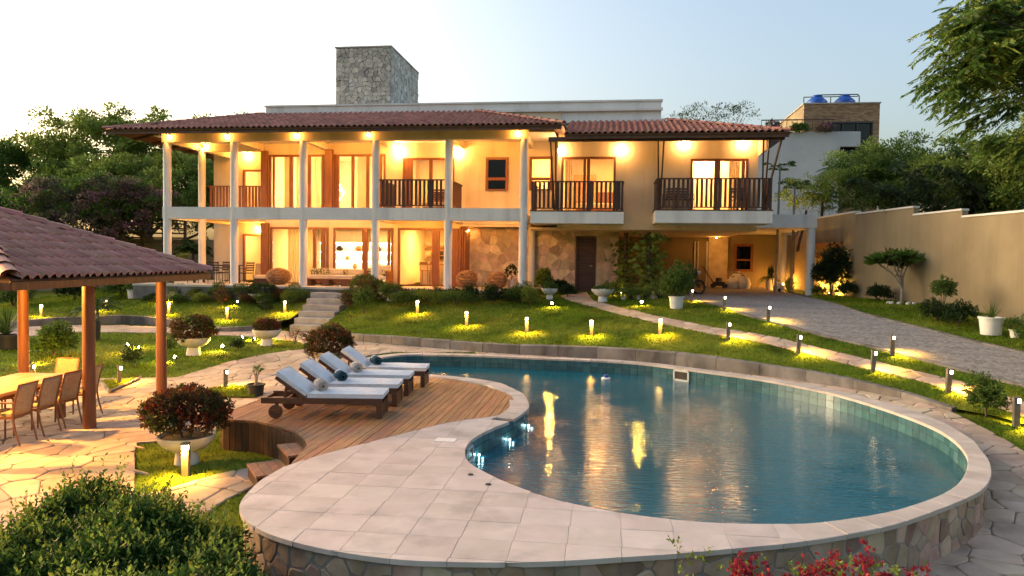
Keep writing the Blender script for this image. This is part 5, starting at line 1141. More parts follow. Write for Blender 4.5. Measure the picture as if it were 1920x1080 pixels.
nb_ = empty('neighbour_house', label='grey white neighbouring house with a brick clad upper storey behind the carport', cat='house')
wall('white_wall', 'neigh_white', nb_, 8.2, 14.75, -1, 9.2, 45.7, 46.0, [(13.6, 14.76, -1, 8.3)])
MB().box(8.2, 8.5, 46.0, 52, -1, 9.2).build('side_wall', 'neigh_white', nb_)
wall('brick_block', 'brickwork', nb_, 11.6, 16.0, 4, 10.98, 46.3, 46.6, [(13.0, 15.6, 6.3, 9.88)])
MB().box(11.6, 11.75, 46.602, 54, 4, 10.95).build('brick_side_wall', 'wall_ochre', nb_); MB().box(15.85, 16.0, 46.602, 54, 4, 10.95).build('brick_side_wall', 'neigh_white', nb_)
MB().prism([(11.55, 46.25), (16.05, 46.25), (16.05, 54), (11.55, 54)], 10.982, 11.06).build('flat_roof', 'step_stone', nb_)
for x0, x1 in ((13.02, 13.85), (13.88, 14.7), (14.73, 15.58)): MB().box(x0, x1, 46.42, 46.44, 6.3, 9.86).build('pane', 'glass_dark', nb_)
MB().box(12.95, 15.65, 46.28, 46.45, 9.80, 9.9).box(13.85, 13.9, 46.28, 46.45, 6.3, 9.8).box(14.7, 14.75, 46.28, 46.45, 6.3, 9.8).box(15.56, 15.64, 46.28, 46.45, 6.3, 9.8).box(12.95, 15.65, 46.28, 46.45, 6.25, 6.35).build('window_frame', 'metal_dark', nb_)
MB().box(13.0, 15.6, 47.6, 47.7, 6.2, 9.9).build('inner_wall', 'neigh_white', nb_)
MB().box(16.0, 20.3, 45.8, 46.0, -1, 7.0).build('white_wall', 'neigh_white', nb_); MB().box(16.0, 20.35, 45.75, 46.05, 7.002, 7.1).build('wall_cap', 'plaster', nb_)
rl = MB(); rl.bar((9.0, 45.8, 9.95), (13.3, 45.8, 9.95), .06, .06)
for i in range(15): rl.bar((9.0+.3*i, 45.8, 9.2), (9.0+.3*i, 45.8, 9.95), .03, .03)
rl.build('roof_railing', 'wood_dark', nb_)
for i, x in enumerate((12.58, 14.22)):
    t = empty('water_tank', (x, 47.2, 11.07), label=('left' if i == 0 else 'right')+' blue water tank on the neighbouring roof', cat='water tank', group='blue water tanks')
    MB().lathe([(.55, 0), (.62, .04), (.62, .22), (.56, .3), (.30, .52), (.28, .54)], 22).build('body', 'blue_plastic', t, smooth=True); MB().lathe([(.30, .53), (.31, .60), (.26, .64), (0, .65)], 18).build('lid', 'blue_plastic', t, smooth=True)
    for j in range(3): MB().cyl((.15+.07*j, -.615, .16), (.15+.07*j, -.63, .16), .02, n=8).build('mark', 'white_paint', t)
tp = empty('tank_pipes', label='thin pipe frame round the blue water tanks', cat='pipes'); 
MB().tube([(11.8, 47.2, 11.06), (11.8, 47.2, 11.62), (13.4, 47.2, 11.62), (13.4, 47.2, 11.06)], .03).tube([(12.6, 47.1, 11.72), (14.95, 47.1, 11.72), (15.05, 47.1, 11.6), (15.05, 47.1, 11.06)], .035).tube([(13.4, 47.2, 11.62), (15.0, 47.2, 11.62)], .03).build('pipe', 'metal_dark', tp)
rh = empty('tiled_neighbour_roof', label='low red tiled roof among the bushes behind the boundary wall', cat='house')
slab_poly('roof_deck', [(14.6, 39.5, 6.5), (15.8, 36, 5.6), (26, 36, 5.6), (26, 40, 6.9)], .1, 'tile_stuff', rh); MB().box(15.9, 26, 36.5, 40, -1, 5.5).build('wall', 'neigh_white', rh)
tile_roof([plane((15.8, 36, 5.6), (26, 36, 5.6), (26, 40, 6.9), (14.6, 39.5, 6.75))], rh, .30, .45, .08, 'tile_clay', 'tile_stuff', 0)

# ---------------------------------------------------------------- foliage tools
def leafmat(name, c1, c2, island=.45, hue=.02, trans=.42, scale=1.5): pmat(name, c1, c2, scale, .55, island=island, huer=hue, trans=trans, spec=.2)
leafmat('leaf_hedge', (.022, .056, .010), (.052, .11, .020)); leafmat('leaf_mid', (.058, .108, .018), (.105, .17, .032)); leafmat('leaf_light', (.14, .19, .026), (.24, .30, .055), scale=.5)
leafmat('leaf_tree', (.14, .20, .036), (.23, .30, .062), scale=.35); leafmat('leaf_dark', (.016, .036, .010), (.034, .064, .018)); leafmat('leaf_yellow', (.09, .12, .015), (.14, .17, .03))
leafmat('leaf_purple', (.11, .125, .05), (.23, .11, .155), scale=.8); leafmat('leaf_pink', (.15, .07, .085), (.26, .11, .15)); leafmat('leaf_croton', (.045, .075, .016), (.13, .035, .020), scale=3.0, hue=.03); leafmat('leaf_red', (.16, .022, .012), (.24, .05, .02))
leafmat('leaf_palm', (.03, .07, .016), (.06, .11, .028)); leafmat('flower', (.22, .018, .035), (.34, .035, .06), .4); leafmat('flower_white', (.7, .68, .6), (.75, .72, .65), .1); leafmat('leaf_feather', (.03, .055, .022), (.06, .09, .03))
pmat('bark', (.07, .048, .033), (.13, .095, .07), 8, .9, .5, 30); pmat('bark_pale', (.22, .19, .15), (.30, .26, .21), 8, .9, .4, 30)
def unit(a): return a/np.maximum(np.linalg.norm(a, axis=-1, keepdims=True), 1e-9)
def leaf_quads(P, D, L, ratio):
    k = len(P); D = unit(D); S = unit(np.cross(D, rng.normal(size=(k, 3)))); N = np.cross(D, S); L = L[:, None]
    V = np.stack([P, P+D*L*.45+S*L*ratio*.5+N*L*.06, P+D*L, P+D*L*.45-S*L*ratio*.5+N*L*.06], 1)
    return V.reshape(-1, 3)
def leaves_obj(name, V, mat, parent, kind=None):
    F = np.arange(len(V)).reshape(-1, 4); me = fast_mesh(name, V, F); return link(name, me, mat, parent, False, kind)
def sprigs(P, D, length, nl, ls, ratio=.45, spread=.9, jit=.25):
    """leafy shoots: P, D (n,3)"""
    k = len(P); D = unit(D+rng.normal(size=(k, 3))*jit); A = unit(np.cross(D, rng.normal(size=(k, 3)))); B_ = np.cross(D, A)
    out = []
    ln = length*rng.uniform(.6, 1.25, k)
    for j in range(nl):
        t = (j+.6)/nl; th = 2.4*j+rng.uniform(0, 6.28)
        rad = A*np.cos(th)+B_*np.sin(th); pos = P+D*(ln*t)[:, None]
        d = D*(.35+.6*t)+rad*spread; L = ls*rng.uniform(.65, 1.25, k)*(1.1-.4*t)
        out.append(leaf_quads(pos, d, L, ratio))
    return np.concatenate(out)
def ball_dirs(k, up_bias=.15, zmin=-.5):
    d = unit(rng.normal(size=(int(k*2.2)+8, 3))+np.array((0, 0, up_bias))); d = d[d[:, 2] > zmin]; return d[:k]
def shell(c, r, k, thick=.25, up_bias=.15, zmin=-.6):
    """points spread in the outer skin of an uneven ellipsoid"""
    d = ball_dirs(k, up_bias, zmin); q = rng.uniform(0, 6.28, 6)
    bump = 1+.10*np.sin(5*d[:, 0]+q[0])*np.sin(4*d[:, 1]+q[1])+.08*np.sin(7*d[:, 2]+q[2]+3*d[:, 0])+.07*np.sin(9*d[:, 1]+q[3])
    rad = bump*(1-thick*rng.random(len(d))**1.5)
    return np.array(c)+d*np.array(r)*rad[:, None], unit(d/np.array(r))
def stems(parent, x, y, z0, z1, r, n_=3, mat='bark', spread=.5, name='stem'):
    b = MB()
    for i in range(n_):
        a = random.uniform(0, 6.28); ex, ey = math.cos(a)*spread*random.uniform(.5, 1), math.sin(a)*spread*random.uniform(.5, 1)
        b.tube([(x, y, z0-.05), (x+ex*.3, y+ey*.3, z0+(z1-z0)*.45), (x+ex, y+ey, z1)], [r, r*.75, r*.4], 7)
    return b.build(name, mat, parent, smooth=True)
def shrub(name, x, y, z, r, h, mat, label, n=900, ls=.05, ratio=.5, group=None, cat='shrub', length=.10, nl=7, lift=.0, spread=.9, zmin=-.75, mat2=None, n2=0, stem=True, thick=.3, parent=None, up=.35):
    e = parent or empty(name, (x, y, z), label=label, cat=cat, group=group)
    if thick > .31:                          # several uneven lobes instead of one dome
        Ps, Ds = [], []
        for j in range(6):
            a = j*1.05+random.uniform(-.4, .4); rr = r*random.uniform(.42, .72); hh = h*random.uniform(.5, 1.12)/2; off_ = (r-rr)*random.uniform(.5, 1.1)
            p_, d_ = shell((math.cos(a)*off_, math.sin(a)*off_, lift+hh*random.uniform(.85, 1.15)+.02), (rr, rr, hh), n//5, thick, .1, zmin); Ps.append(p_); Ds.append(d_)
        P, D = np.concatenate(Ps), np.concatenate(Ds)
    else: P, D = shell((0, 0, lift+h/2), (r, r, h/2), n, thick, .1, zmin)
    D = D+np.array((0, 0, up))
    leaves_obj('foliage', sprigs(P, D, length, nl, ls, ratio, spread), mat, e)
    if n2:
        P, D = shell((0, 0, lift+h/2), (r*1.02, r*1.02, h/2*1.02), n2, .12, .5, -.1); leaves_obj('blossom' if 'flower' in mat2 else 'new_growth', sprigs(P, D+np.array((0, 0, .3)), length*.8, 5, ls*.9, ratio, spread), mat2, e, 'stuff')
    if stem: stems(e, 0, 0, 0, lift+h*.6, max(.008, r*.035), 4, 'bark', r*.5)
    return e
def clump_tree(name, label, base, blobs, nclump, nleaf, clr, ls, mat, trunk_r, cat='tree', group=None, ratio=.4, droop=0., bark='bark', mat2=None, limbs=True):
    """crown of many leaf clumps: blobs are (centre, radii) of the big masses"""
    e = empty(name, base, label=label, cat=cat, group=group); base = np.array(base, float)
    w = np.array([b_[1][0]*b_[1][2] for b_ in blobs]); w = w/w.sum(); Vs = []; V2 = []
    for (c, r), ww in zip(blobs, w):
        c = np.array(c, float)-base; kc = max(3, int(nclump*ww)); P, D = shell(c, r, kc, .35, .2, -.55)
        for p, d in zip(P, D):
            s = clr*random.uniform(.55, 1.35); kl = int(nleaf*random.uniform(.6, 1.3)*(s/clr)**1.5)+4
            q, dd_ = shell(p, (s, s, s*.75), kl, .7, .6, -.45)
            V = leaf_quads(q, dd_+np.array((0, 0, -droop))+rng.normal(size=q.shape)*.35, ls*rng.uniform(.6, 1.3, len(q)), ratio)
            (V2 if mat2 and random.random() < .42 else Vs).append(V)
    leaves_obj('crown', np.concatenate(Vs), mat, e)
    if V2: leaves_obj('second_tone_crown', np.concatenate(V2), mat2, e)  # random clumps in a second leaf tone; the pale one paints in sunlight
    b = MB(); top = np.array(blobs[0][0], float)-base
    b.tube([(0, 0, -.3), tuple(top*np.array((.15, .15, .4))), tuple(top*np.array((.6, .6, .8)))], [trunk_r, trunk_r*.8, trunk_r*.5], 9); b.build('trunk', bark, e, smooth=True)
    if limbs:
        b = MB(); o = Vector(tuple(top*np.array((.15, .15, .4))))
        for c, r in blobs:
            c = Vector(tuple(np.array(c, float)-base)); mid = o.lerp(c, .5)+Vector((0, 0, -.15*r[2])); b.tube([o, mid, c], [trunk_r*.5, trunk_r*.32, trunk_r*.12], 7)
            for _ in range(5):
                q = c+Vector((random.uniform(-1, 1)*r[0], random.uniform(-1, 1)*r[1], random.uniform(-.3, .8)*r[2]))*.85; b.tube([mid.lerp(c, random.random()), q], [trunk_r*.16, trunk_r*.05], 5)
        b.build('limbs', bark, e, smooth=True)
    return e
def frond(base, d, L, nl, lw, ll, droop, mat_list):
    """palm frond: arching rib with leaflets; returns leaflet verts, rib points"""
    d = Vector(d).normalized(); side = d.cross(Vector((0, 0, 1))).normalized(); pts = []
    for i in range(9):
        t = i/8; pts.append(Vector(base)+d*L*t*(1-.12*t)+Vector((0, 0, -droop*L*t*t)))
    P, D, LL = [], [], []
    for i in range(nl):
        t = .12+.88*i/nl; k = min(7, int(t*8)); p = pts[k].lerp(pts[k+1], t*8-k); tg = (pts[k+1]-pts[k]).normalized()
        for s in (-1, 1):
            P.append(p); D.append(side*s*.9+tg*.75+Vector((0, 0, -.35+random.uniform(-.12, .12)))); LL.append(ll*math.sin(math.pi*(.18+.78*t))**.7)
    return leaf_quads(np.array([tuple(p) for p in P]), np.array([tuple(p) for p in D]), np.array(LL), lw/ll), pts
def palm(name, label, base, h, nf, L, droop=.35, mat='leaf_palm', trunk=.07, nl=26, ll=.34, lw=.035, elev=(.15, 1.0), cat='palm', group=None, bend=(0, 0)):
    e = empty(name, base, label=label, cat=cat, group=group); Vs = []; ribs = MB()
    for i in range(nf):
        a = 2.4*i+random.uniform(-.3, .3); el = random.uniform(*elev)
        V, pts = frond((bend[0], bend[1], h), (math.cos(a)*math.cos(el), math.sin(a)*math.cos(el), math.sin(el)), L*random.uniform(.75, 1.1), nl, lw, ll, droop*random.uniform(.7, 1.3), None)
        Vs.append(V); ribs.tube(pts[::2], [.018, .014, .01, .007, .004], 5)
    leaves_obj('fronds', np.concatenate(Vs), mat, e); ribs.build('ribs', mat, e, smooth=True)
    if h > .1: MB().tube([(0, 0, -.1), (bend[0]*.4, bend[1]*.4, h*.5), (bend[0], bend[1], h)], [trunk*1.2, trunk, trunk*.8], 10).build('trunk', 'bark', e, smooth=True)
    return e
def blades_plant(name, label, base, n_, L, w, mat, cat='plant', el=(.3, 1.3), h=0., group=None, parent=None, droop=.5):
    """rosette of long strap leaves"""
    e = parent or empty(name, base, label=label, cat=cat, group=group); V = []; F = []
    for i in range(n_):
        a = random.uniform(0, 6.28); q = random.uniform(*el); Lx = L*random.uniform(.7, 1.1); d = Vector((math.cos(a)*math.cos(q), math.sin(a)*math.cos(q), math.sin(q))); s = Vector((-math.sin(a), math.cos(a), 0))
        b0 = len(V)
        for j in range(6):
            t = j/5; p = Vector((0, 0, h))+d*Lx*t+Vector((0, 0, -droop*Lx*t*t*math.cos(q))); ww = w*(1-t**2.2)*.5+.001
            V += [tuple(p-s*ww), tuple(p+s*ww)]
        F += [(b0+2*j, b0+2*j+1, b0+2*j+3, b0+2*j+2) for j in range(5)]
    link('leaf_blades', fast_mesh(name, np.array(V), np.array(F)), mat, e); return e

# ---------------------------------------------------------------- far trees
clump_tree('broad_tree', 'tall bushy green tree rising behind the left end of the house', (-30, 44, -1), [((-33.3, 43, 7.3), (4.0, 3, 3.0)), ((-28.5, 43, 7.6), (3.2, 3, 2.4)), ((-37.8, 43, 5.9), (3.6, 3, 2.6)), ((-31, 41, 4.6), (4.5, 3, 2.2)), ((-25.8, 42, 6.2), (2.4, 2.5, 2.6))], 430, 170, .72, .25, 'leaf_tree', .3, mat2='leaf_light', droop=.25)
clump_tree('broad_tree', 'lower yellow green tree between the bougainvillea and the house', (-26, 38.5, -1), [((-28, 38.5, 4.9), (2.8, 2, 1.7)), ((-24.3, 38.5, 4.8), (2.6, 2, 1.9)), ((-31.5, 38.5, 4.2), (2.4, 2, 1.6)), ((-21.5, 39, 4.0), (2.2, 2, 2.2))], 280, 160, .6, .20, 'leaf_tree', .22, mat2='leaf_light', droop=.3)
clump_tree('broad_tree', 'dark spreading tree at the far left edge', (-41, 42, -1), [((-40, 41, 6.6), (3.4, 2.5, 1.5)), ((-42.5, 42, 5.0), (3, 2.5, 2.2)), ((-38, 39, 3.6), (3.2, 2.5, 1.7))], 240, 110, .62, .22, 'leaf_mid', .26, droop=.2)
clump_tree('broad_tree', 'thin topped tree peeking over the left roof', (-27.5, 49, -1), [((-28.2, 48.5, 9.8), (1.4, 1.3, 1.1)), ((-25.9, 48.5, 9.9), (1.2, 1.1, 1.0)), ((-30.5, 48.5, 9.6), (1.0, 1, 1.0))], 60, 55, .5, .2, 'leaf_tree', .16, droop=.2)
clump_tree('bougainvillea', 'purple flowering bougainvillea mass behind the shelter roof', (-27, 33, -1), [((-28.2, 33, 3.3), (1.9, 1.5, 1.5)), ((-25.6, 33.2, 3.6), (2.1, 1.5, 1.5)), ((-23.6, 33.6, 3.0), (1.7, 1.2, 1.6)), ((-26.5, 32.4, 2.2), (2.6, 1.2, 1.2))], 300, 170, .46, .13, 'leaf_purple', .12, cat='bougainvillea', mat2='leaf_mid', ratio=.6)
clump_tree('broad_tree', 'dark green shrub tree between the columns at the left end', (-20.5, 36.5, -1), [((-21.0, 36.5, 3.2), (1.9, 1.5, 2.0)), ((-19.2, 37, 4.4), (1.5, 1.3, 1.6)), ((-22.9, 36.8, 3.4), (1.3, 1.3, 1.3))], 160, 150, .5, .16, 'leaf_mid', .14, droop=.2)
clump_tree('leafy_bush', 'dark bush at the left edge behind the shelter roof', (-32, 34, -1), [((-32.3, 34, 2.4), (2.0, 1.4, 1.9)), ((-34.8, 35, 2.2), (2.0, 1.5, 1.9))], 140, 140, .48, .15, 'leaf_mid', .1, droop=.2)
palm('garden_palm', 'palm with arching fronds at the left edge of the trees', (-35.2, 36.5, -1), 4.3, 13, 3.0, .42, nl=30, ll=.75, lw=.07)
palm('dry_palm', 'sparse palm fronds sticking up behind the left roof', (-26.6, 49, -1), 11.6, 5, 1.6, .1, 'leaf_dark', nl=16, ll=.5, lw=.05, elev=(.9, 1.4)); palm('dry_palm', 'dark palm tips showing left of the parapet', (-23.6, 49, -1), 11.7, 5, 1.2, .5, 'leaf_dark', nl=14, ll=.4, lw=.05, elev=(.2, .6))
clump_tree('feathery_tree', 'airy feathery tree showing over the right roof', (5.6, 46, 0), [((5.0, 45.5, 9.9), (1.2, 1, .75)), ((6.8, 45.5, 10.0), (1.3, 1, .8)), ((4.2, 45.5, 9.7), (.9, 1, .6)), ((7.9, 45.5, 10.3), (.8, .7, .5))], 95, 20, .45, .16, 'leaf_feather', .09, ratio=.28, droop=.1)
# behind the boundary wall
clump_tree('leafy_bush', 'warmly lit yellowish bush behind the right balcony', (8.1, 33.4, 1), [((8.05, 33.3, 4.1), (.75, .6, .95)), ((8.9, 33.8, 4.0), (.8, .7, 1.1))], 50, 70, .3, .11, 'leaf_light', .05, cat='bush')
hb = [(10.2, 31.8, 4.4, 1.6), (11.6, 30.4, 4.4, 1.6), (12.2, 28.2, 3.9, 1.4), (12.7, 26.0, 3.9, 1.5), (13.0, 23.8, 3.9, 1.5), (13.4, 21.5, 4.1, 1.6)]
for i, (x, y, z, r) in enumerate(hb):
    clump_tree('leafy_bush', ['dark leafy bush above the carport end of the boundary wall', 'dark leafy bush over the wall left of the first capping step', 'dark leafy bush over the first capping step of the wall', 'dense green bush over the middle of the boundary wall', 'dense green bush over the second capping step', 'bright green bush above the right end of the boundary wall'][i], (x+.5, y, .5), [((x, y, z), (r, r, r*1.05)), ((x+.6, y-.6, z-.5), (r*.8, r*.8, r*.8))], 110, 150, .42, .13 if i < 4 else .12, ['leaf_tree', 'leaf_mid', 'leaf_tree', 'leaf_tree', 'leaf_light', 'leaf_light'][i], .08, cat='bush', group='bushes behind the boundary wall', droop=.2, mat2='leaf_mid')
palm('bushy_palm', 'bushy palm before the neighbouring house', (10.7, 33.5, 1), 4.2, 24, 2.3, .55, 'leaf_palm', nl=34, ll=.55, lw=.035); palm('bushy_palm', 'dark bushy palm right of the neighbouring house', (12.6, 34.0, 1), 4.5, 20, 2.2, .5, 'leaf_dark', nl=34, ll=.5, lw=.035)
palm('yellow_palm', 'small yellow palm lit from below behind the carport', (9.15, 33.0, 1), 3.0, 12, 1.3, .5, 'leaf_yellow', nl=30, ll=.3, lw=.028)
def papaya(x, y, h, label):
    e = empty('papaya_tree', (x, y, 0), label=label, cat='tree', group='papaya trees'); MB().tube([(0, 0, 0), (.05, 0, h)], [.06, .035], 8).build('trunk', 'bark_pale', e, smooth=True); Vs = []; st_ = MB()
    for i in range(9):
        a = 2.4*i; tip = np.array((math.cos(a)*.45, math.sin(a)*.45, h+.1+.12*math.sin(i*1.7))); st_.tube([(.05, 0, h-.05), tuple(tip)], .008, 4)
        k = 8; D = np.stack([np.array((math.cos(a+t), math.sin(a+t), -.25)) for t in np.linspace(-1.5, 1.5, k)]); Vs.append(leaf_quads(np.repeat(tip[None], k, 0), D, np.full(k, .26), .42))
    leaves_obj('crown', np.concatenate(Vs), 'leaf_mid', e); st_.build('leaf_stalks', 'leaf_mid', e)
for i, x in enumerate((9.7, 11.2, 12.7)): shrub('roof_shrub', x, 45.6, 9.15, .55, .6, 'leaf_purple' if i != 1 else 'leaf_mid', ['left', 'middle', 'right'][i]+' flowering shrub on the neighbouring roof railing', 200, .12, .5, 'shrubs on the neighbouring roof', thick=.6)
lb_ = copy_tree(SP); lb_.location = (7.6, 32.4, 3.09); lb_.rotation_euler = (R(45), 0, 0); tag(lb_, 'hidden garden spot lamp on the carport roof lighting the yellowish bush', 'garden spot', 'garden spot lamps')
papaya(6.75, 30.6, 5.1, 'papaya tree rising beside the right balcony'); papaya(7.5, 31.2, 4.4, 'shorter papaya tree right of the right balcony')
# bamboo sprays
bb = empty('bamboo_clump', (11.95, 26.1, .3), label='feathery bamboo clump arching over the right boundary wall', cat='bamboo'); Vs = []; cul = MB()
for i, (dx, dy, L, a, ln) in enumerate(((-1.6, .6, 4.9, 2.7, 2.9), (-1.0, .9, 5.6, 2.4, 1.7), (-.3, .2, 6.1, 2.0, .9), (.4, .6, 5.4, .6, 1.2), (-.7, -.5, 5.2, 3.0, 2.2), (.3, -.6, 5.7, -.6, 1.4), (-.2, 1.1, 4.7, 2.9, 2.6), (.6, -1.6, 5.2, 2.8, 1.8), (.9, -2.4, 5.0, 2.9, 1.7))):
    pts = [Vector((dx*.5+ln*math.cos(a)*(t**2.4), dy*.5+ln*math.sin(a)*(t**2.4)*.6, L*(t-.18*t**3))) for t in np.linspace(0, 1, 12)]; cul.tube([tuple(p) for p in pts], list(np.linspace(.035, .006, 12)), 6)
    for k in range(46):
        t = random.uniform(.3, 1); j = min(10, int(t*11)); p = np.array(pts[j].lerp(pts[j+1], t*11-j)); th = random.uniform(0, 6.28); br = np.array((math.cos(th), math.sin(th), -.15))*random.uniform(.25, .85)*(1.1-.5*t)
        kk_ = 16; s = rng.random((kk_, 1)); P = p+br*s+np.array((0, 0, -.25))*s**2*np.linalg.norm(br); Vs.append(leaf_quads(P, np.repeat(unit(br)[None], kk_, 0)+rng.normal(size=(kk_, 3))*.5+np.array((0, 0, -.7)), rng.uniform(.2, .36, kk_), .20))
leaves_obj('foliage', np.concatenate(Vs), 'leaf_feather', bb); cul.build('culms', 'bark', bb, smooth=True)
clump_tree('feathery_bush', 'dense light green feathery foliage at the foot of the bamboo', (13.4, 22.6, 0), [((13.2, 22.8, 4.6), (1.3, 1.3, 1.2)), ((14.0, 20.9, 4.9), (1.5, 1.4, 1.5))], 110, 170, .5, .18, 'leaf_light', .06, cat='bush', ratio=.22, droop=.4)
# overhanging tree, upper right
ot = empty('overhanging_tree', (10.12, 14.5, -.9), label='large tree with drooping feathery leaves overhanging the upper right corner', cat='tree'); Vs, V2 = [], []; lim = MB()
lim.tube([(0, 0, -.2), (-.2, 0, 3.0), (-.8, -.2, 5.4), (-1.2, -.3, 7.2)], [.24, .19, .14, .08], 10)
def spray(p, d, L, kk_=22):
    """pinnate leaf: rib with narrow leaflets"""
    d = unit(np.array(d)); t = np.linspace(.1, 1, kk_)[:, None]; P = p+d*L*t+np.array((0, 0, -.35))*L*t**2; s = unit(np.cross(d, (0, 0, 1.)))
    sg = np.where(np.arange(kk_) % 2, 1, -1)[:, None]; D = s*sg*.8+d*.6+np.array((0, 0, -.45)); return leaf_quads(P, D, np.full(kk_, .14)*rng.uniform(.8, 1.2, kk_), .26)
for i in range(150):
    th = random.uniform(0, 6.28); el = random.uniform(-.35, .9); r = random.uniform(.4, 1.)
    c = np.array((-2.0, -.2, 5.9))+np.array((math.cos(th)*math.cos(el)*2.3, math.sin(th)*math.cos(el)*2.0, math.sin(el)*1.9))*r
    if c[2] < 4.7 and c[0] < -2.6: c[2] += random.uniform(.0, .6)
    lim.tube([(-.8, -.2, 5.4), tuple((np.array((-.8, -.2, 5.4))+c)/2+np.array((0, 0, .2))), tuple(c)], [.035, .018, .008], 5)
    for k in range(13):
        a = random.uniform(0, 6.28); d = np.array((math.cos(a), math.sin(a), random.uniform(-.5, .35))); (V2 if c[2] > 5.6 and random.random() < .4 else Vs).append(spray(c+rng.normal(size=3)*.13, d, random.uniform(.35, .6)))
for (x, z) in ((-3.6, 5.0), (-3.9, 5.25), (-3.3, 4.8), (-3.75, 6.55), (-3.5, 6.4), (-3.1, 4.35), (-2.9, 4.2), (-2.3, 4.35), (-3.4, 5.9), (-3.0, 6.9), (-2.9, 5.0), (-1.6, 4.4)):
    c = np.array((x, -.3+random.uniform(-.4, .4), z)); lim.tube([(-1.5, -.2, 5.6), tuple((np.array((-1.5, -.2, 5.6))+c)/2+np.array((0, 0, .15))), tuple(c)], [.03, .016, .006], 5)
    for k in range(15): a = random.uniform(1.8, 4.5); Vs.append(spray(c+rng.normal(size=3)*np.array((.16, .12, .1)), np.array((math.cos(a), math.sin(a)*.6, random.uniform(-.6, .1))), random.uniform(.3, .55)))
leaves_obj('crown', np.concatenate(Vs), 'leaf_mid', ot); leaves_obj('second_tone_crown', np.concatenate(V2), 'leaf_light', ot); lim.build('limbs', 'bark', ot, smooth=True)  # some upper sprays get a paler leaf material, sunlight put into the colour

# ---------------------------------------------------------------- foreground hedge and bougainvillea
hd = empty('clipped_hedge', (-4.0, 5.3, -2.0), label='large dark green leafy hedge in the lower left foreground', cat='hedge')
hp = [(-5.2, 5.5), (-5.25, 6.1), (-4.8, 6.35), (-4.0, 6.15), (-3.2, 5.6), (-2.6, 5.05), (-2.2, 4.55), (-2.1, 4.1), (-3.9, 4.0), (-4.9, 4.75)]
G = rng.uniform((-5.6, 3.9), (-2.0, 6.5), (42000, 2)); G = G[inside(G, hp)]
edge = np.array([min(np.hypot(G[:, 0]-p[0], G[:, 1]-p[1]) for p in densify(hp, .08))]) if False else None
hb_ = np.array(densify(hp, .08)); ed = np.min(np.hypot(G[:, None, 0]-hb_[None, :, 0], G[:, None, 1]-hb_[None, :, 1]), axis=1)
def htop(x, y): return -1.24+.10*np.sin(3.1*x+1)*np.sin(2.7*y)+.06*np.sin(7.3*x+2*y)+.05*np.sin(9.1*y-4*x)-.22*np.clip((x+3.2)/1.2, 0, 1)
zt = htop(G[:, 0], G[:, 1])-.20*np.exp(-ed/.12)
P = np.c_[G, zt-rng.random(len(G))**2*.22]; sel = rng.random(len(P)) < .40; P = P[sel]; e_ = ed[sel]
gx = np.c_[rng.normal(size=(len(P), 2))*.35, np.full(len(P), 1.)]
Vh = [sprigs(P, gx, .17, 9, .054, .5, .75, .3)]
for i in range(len(hp)):
    a, b_ = np.array(hp[i]), np.array(hp[(i+1) % len(hp)]); L = np.linalg.norm(b_-a); k = int(L*620); t = rng.random((k, 1)); nn = np.array((-(b_-a)[1], (b_-a)[0]))/L
    q = a+(b_-a)*t+nn[None]*rng.uniform(-.05, .1, (k, 1)); mid = np.mean(hp, axis=0); nn = nn if np.dot(nn, (a+b_)/2-mid) > 0 else -nn
    z = rng.uniform(-2.0, 1, (k,)); z = -2.0+(htop(q[:, 0], q[:, 1])+2.0-.12)*rng.random(k); Vh.append(sprigs(np.c_[q, z], np.c_[np.repeat(nn[None], k, 0), np.full(k, .55)], 0.14, 8, .052, .5, .8, .3))
Vh = np.concatenate(Vh)-np.array((-4.0, 5.3, -2.0)); leaves_obj('foliage', Vh, 'leaf_hedge', hd)
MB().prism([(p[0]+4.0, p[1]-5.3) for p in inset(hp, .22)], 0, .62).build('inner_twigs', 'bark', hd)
k = 700; g2 = G[rng.integers(0, len(G), k)]; leaves_obj('new_growth', sprigs(np.c_[g2, htop(g2[:, 0], g2[:, 1])-.02]-np.array((-4.0, 5.3, -2.0)), np.c_[rng.normal(size=(k, 2))*.3, np.ones(k)], .24, 10, .06, .48, .7, .2), 'leaf_light', hd)
bf = empty('bougainvillea_bush', (1.5, 5.35, -2.03), label='pink flowering bush before the pool wall at the bottom right', cat='bush')
Vg, Vf = [], []
for i in range(34):
    x = -.8+1.7*i/33+random.uniform(-.05, .05); h = .76+.13*math.sin(i*1.9)+random.uniform(-.06, .14); y = random.uniform(-.22, .22)+.2*x
    k = 34; z = rng.uniform(.15, h, k); P = np.c_[x+rng.normal(size=k)*.09, y+rng.normal(size=k)*.09, z]; Vg.append(sprigs(P, np.c_[rng.normal(size=(k, 2))*.6, np.ones(k)], .09, 6, .045, .55))
    if i % 5 != 1:
        k = 34; P = np.c_[x+rng.normal(size=k)*.05, y-.05+rng.normal(size=k)*.05, h+.02+rng.normal(size=k)*.05]; Vf.append(sprigs(P, rng.normal(size=(k, 3))+np.array((0, 0, .6)), .04, 4, .036, .8))
leaves_obj('foliage', np.concatenate(Vg), 'leaf_light', bf); leaves_obj('blossom', np.concatenate(Vf), 'flower', bf); stems(bf, 0, 0, 0, .6, .02, 9, 'bark', .8)

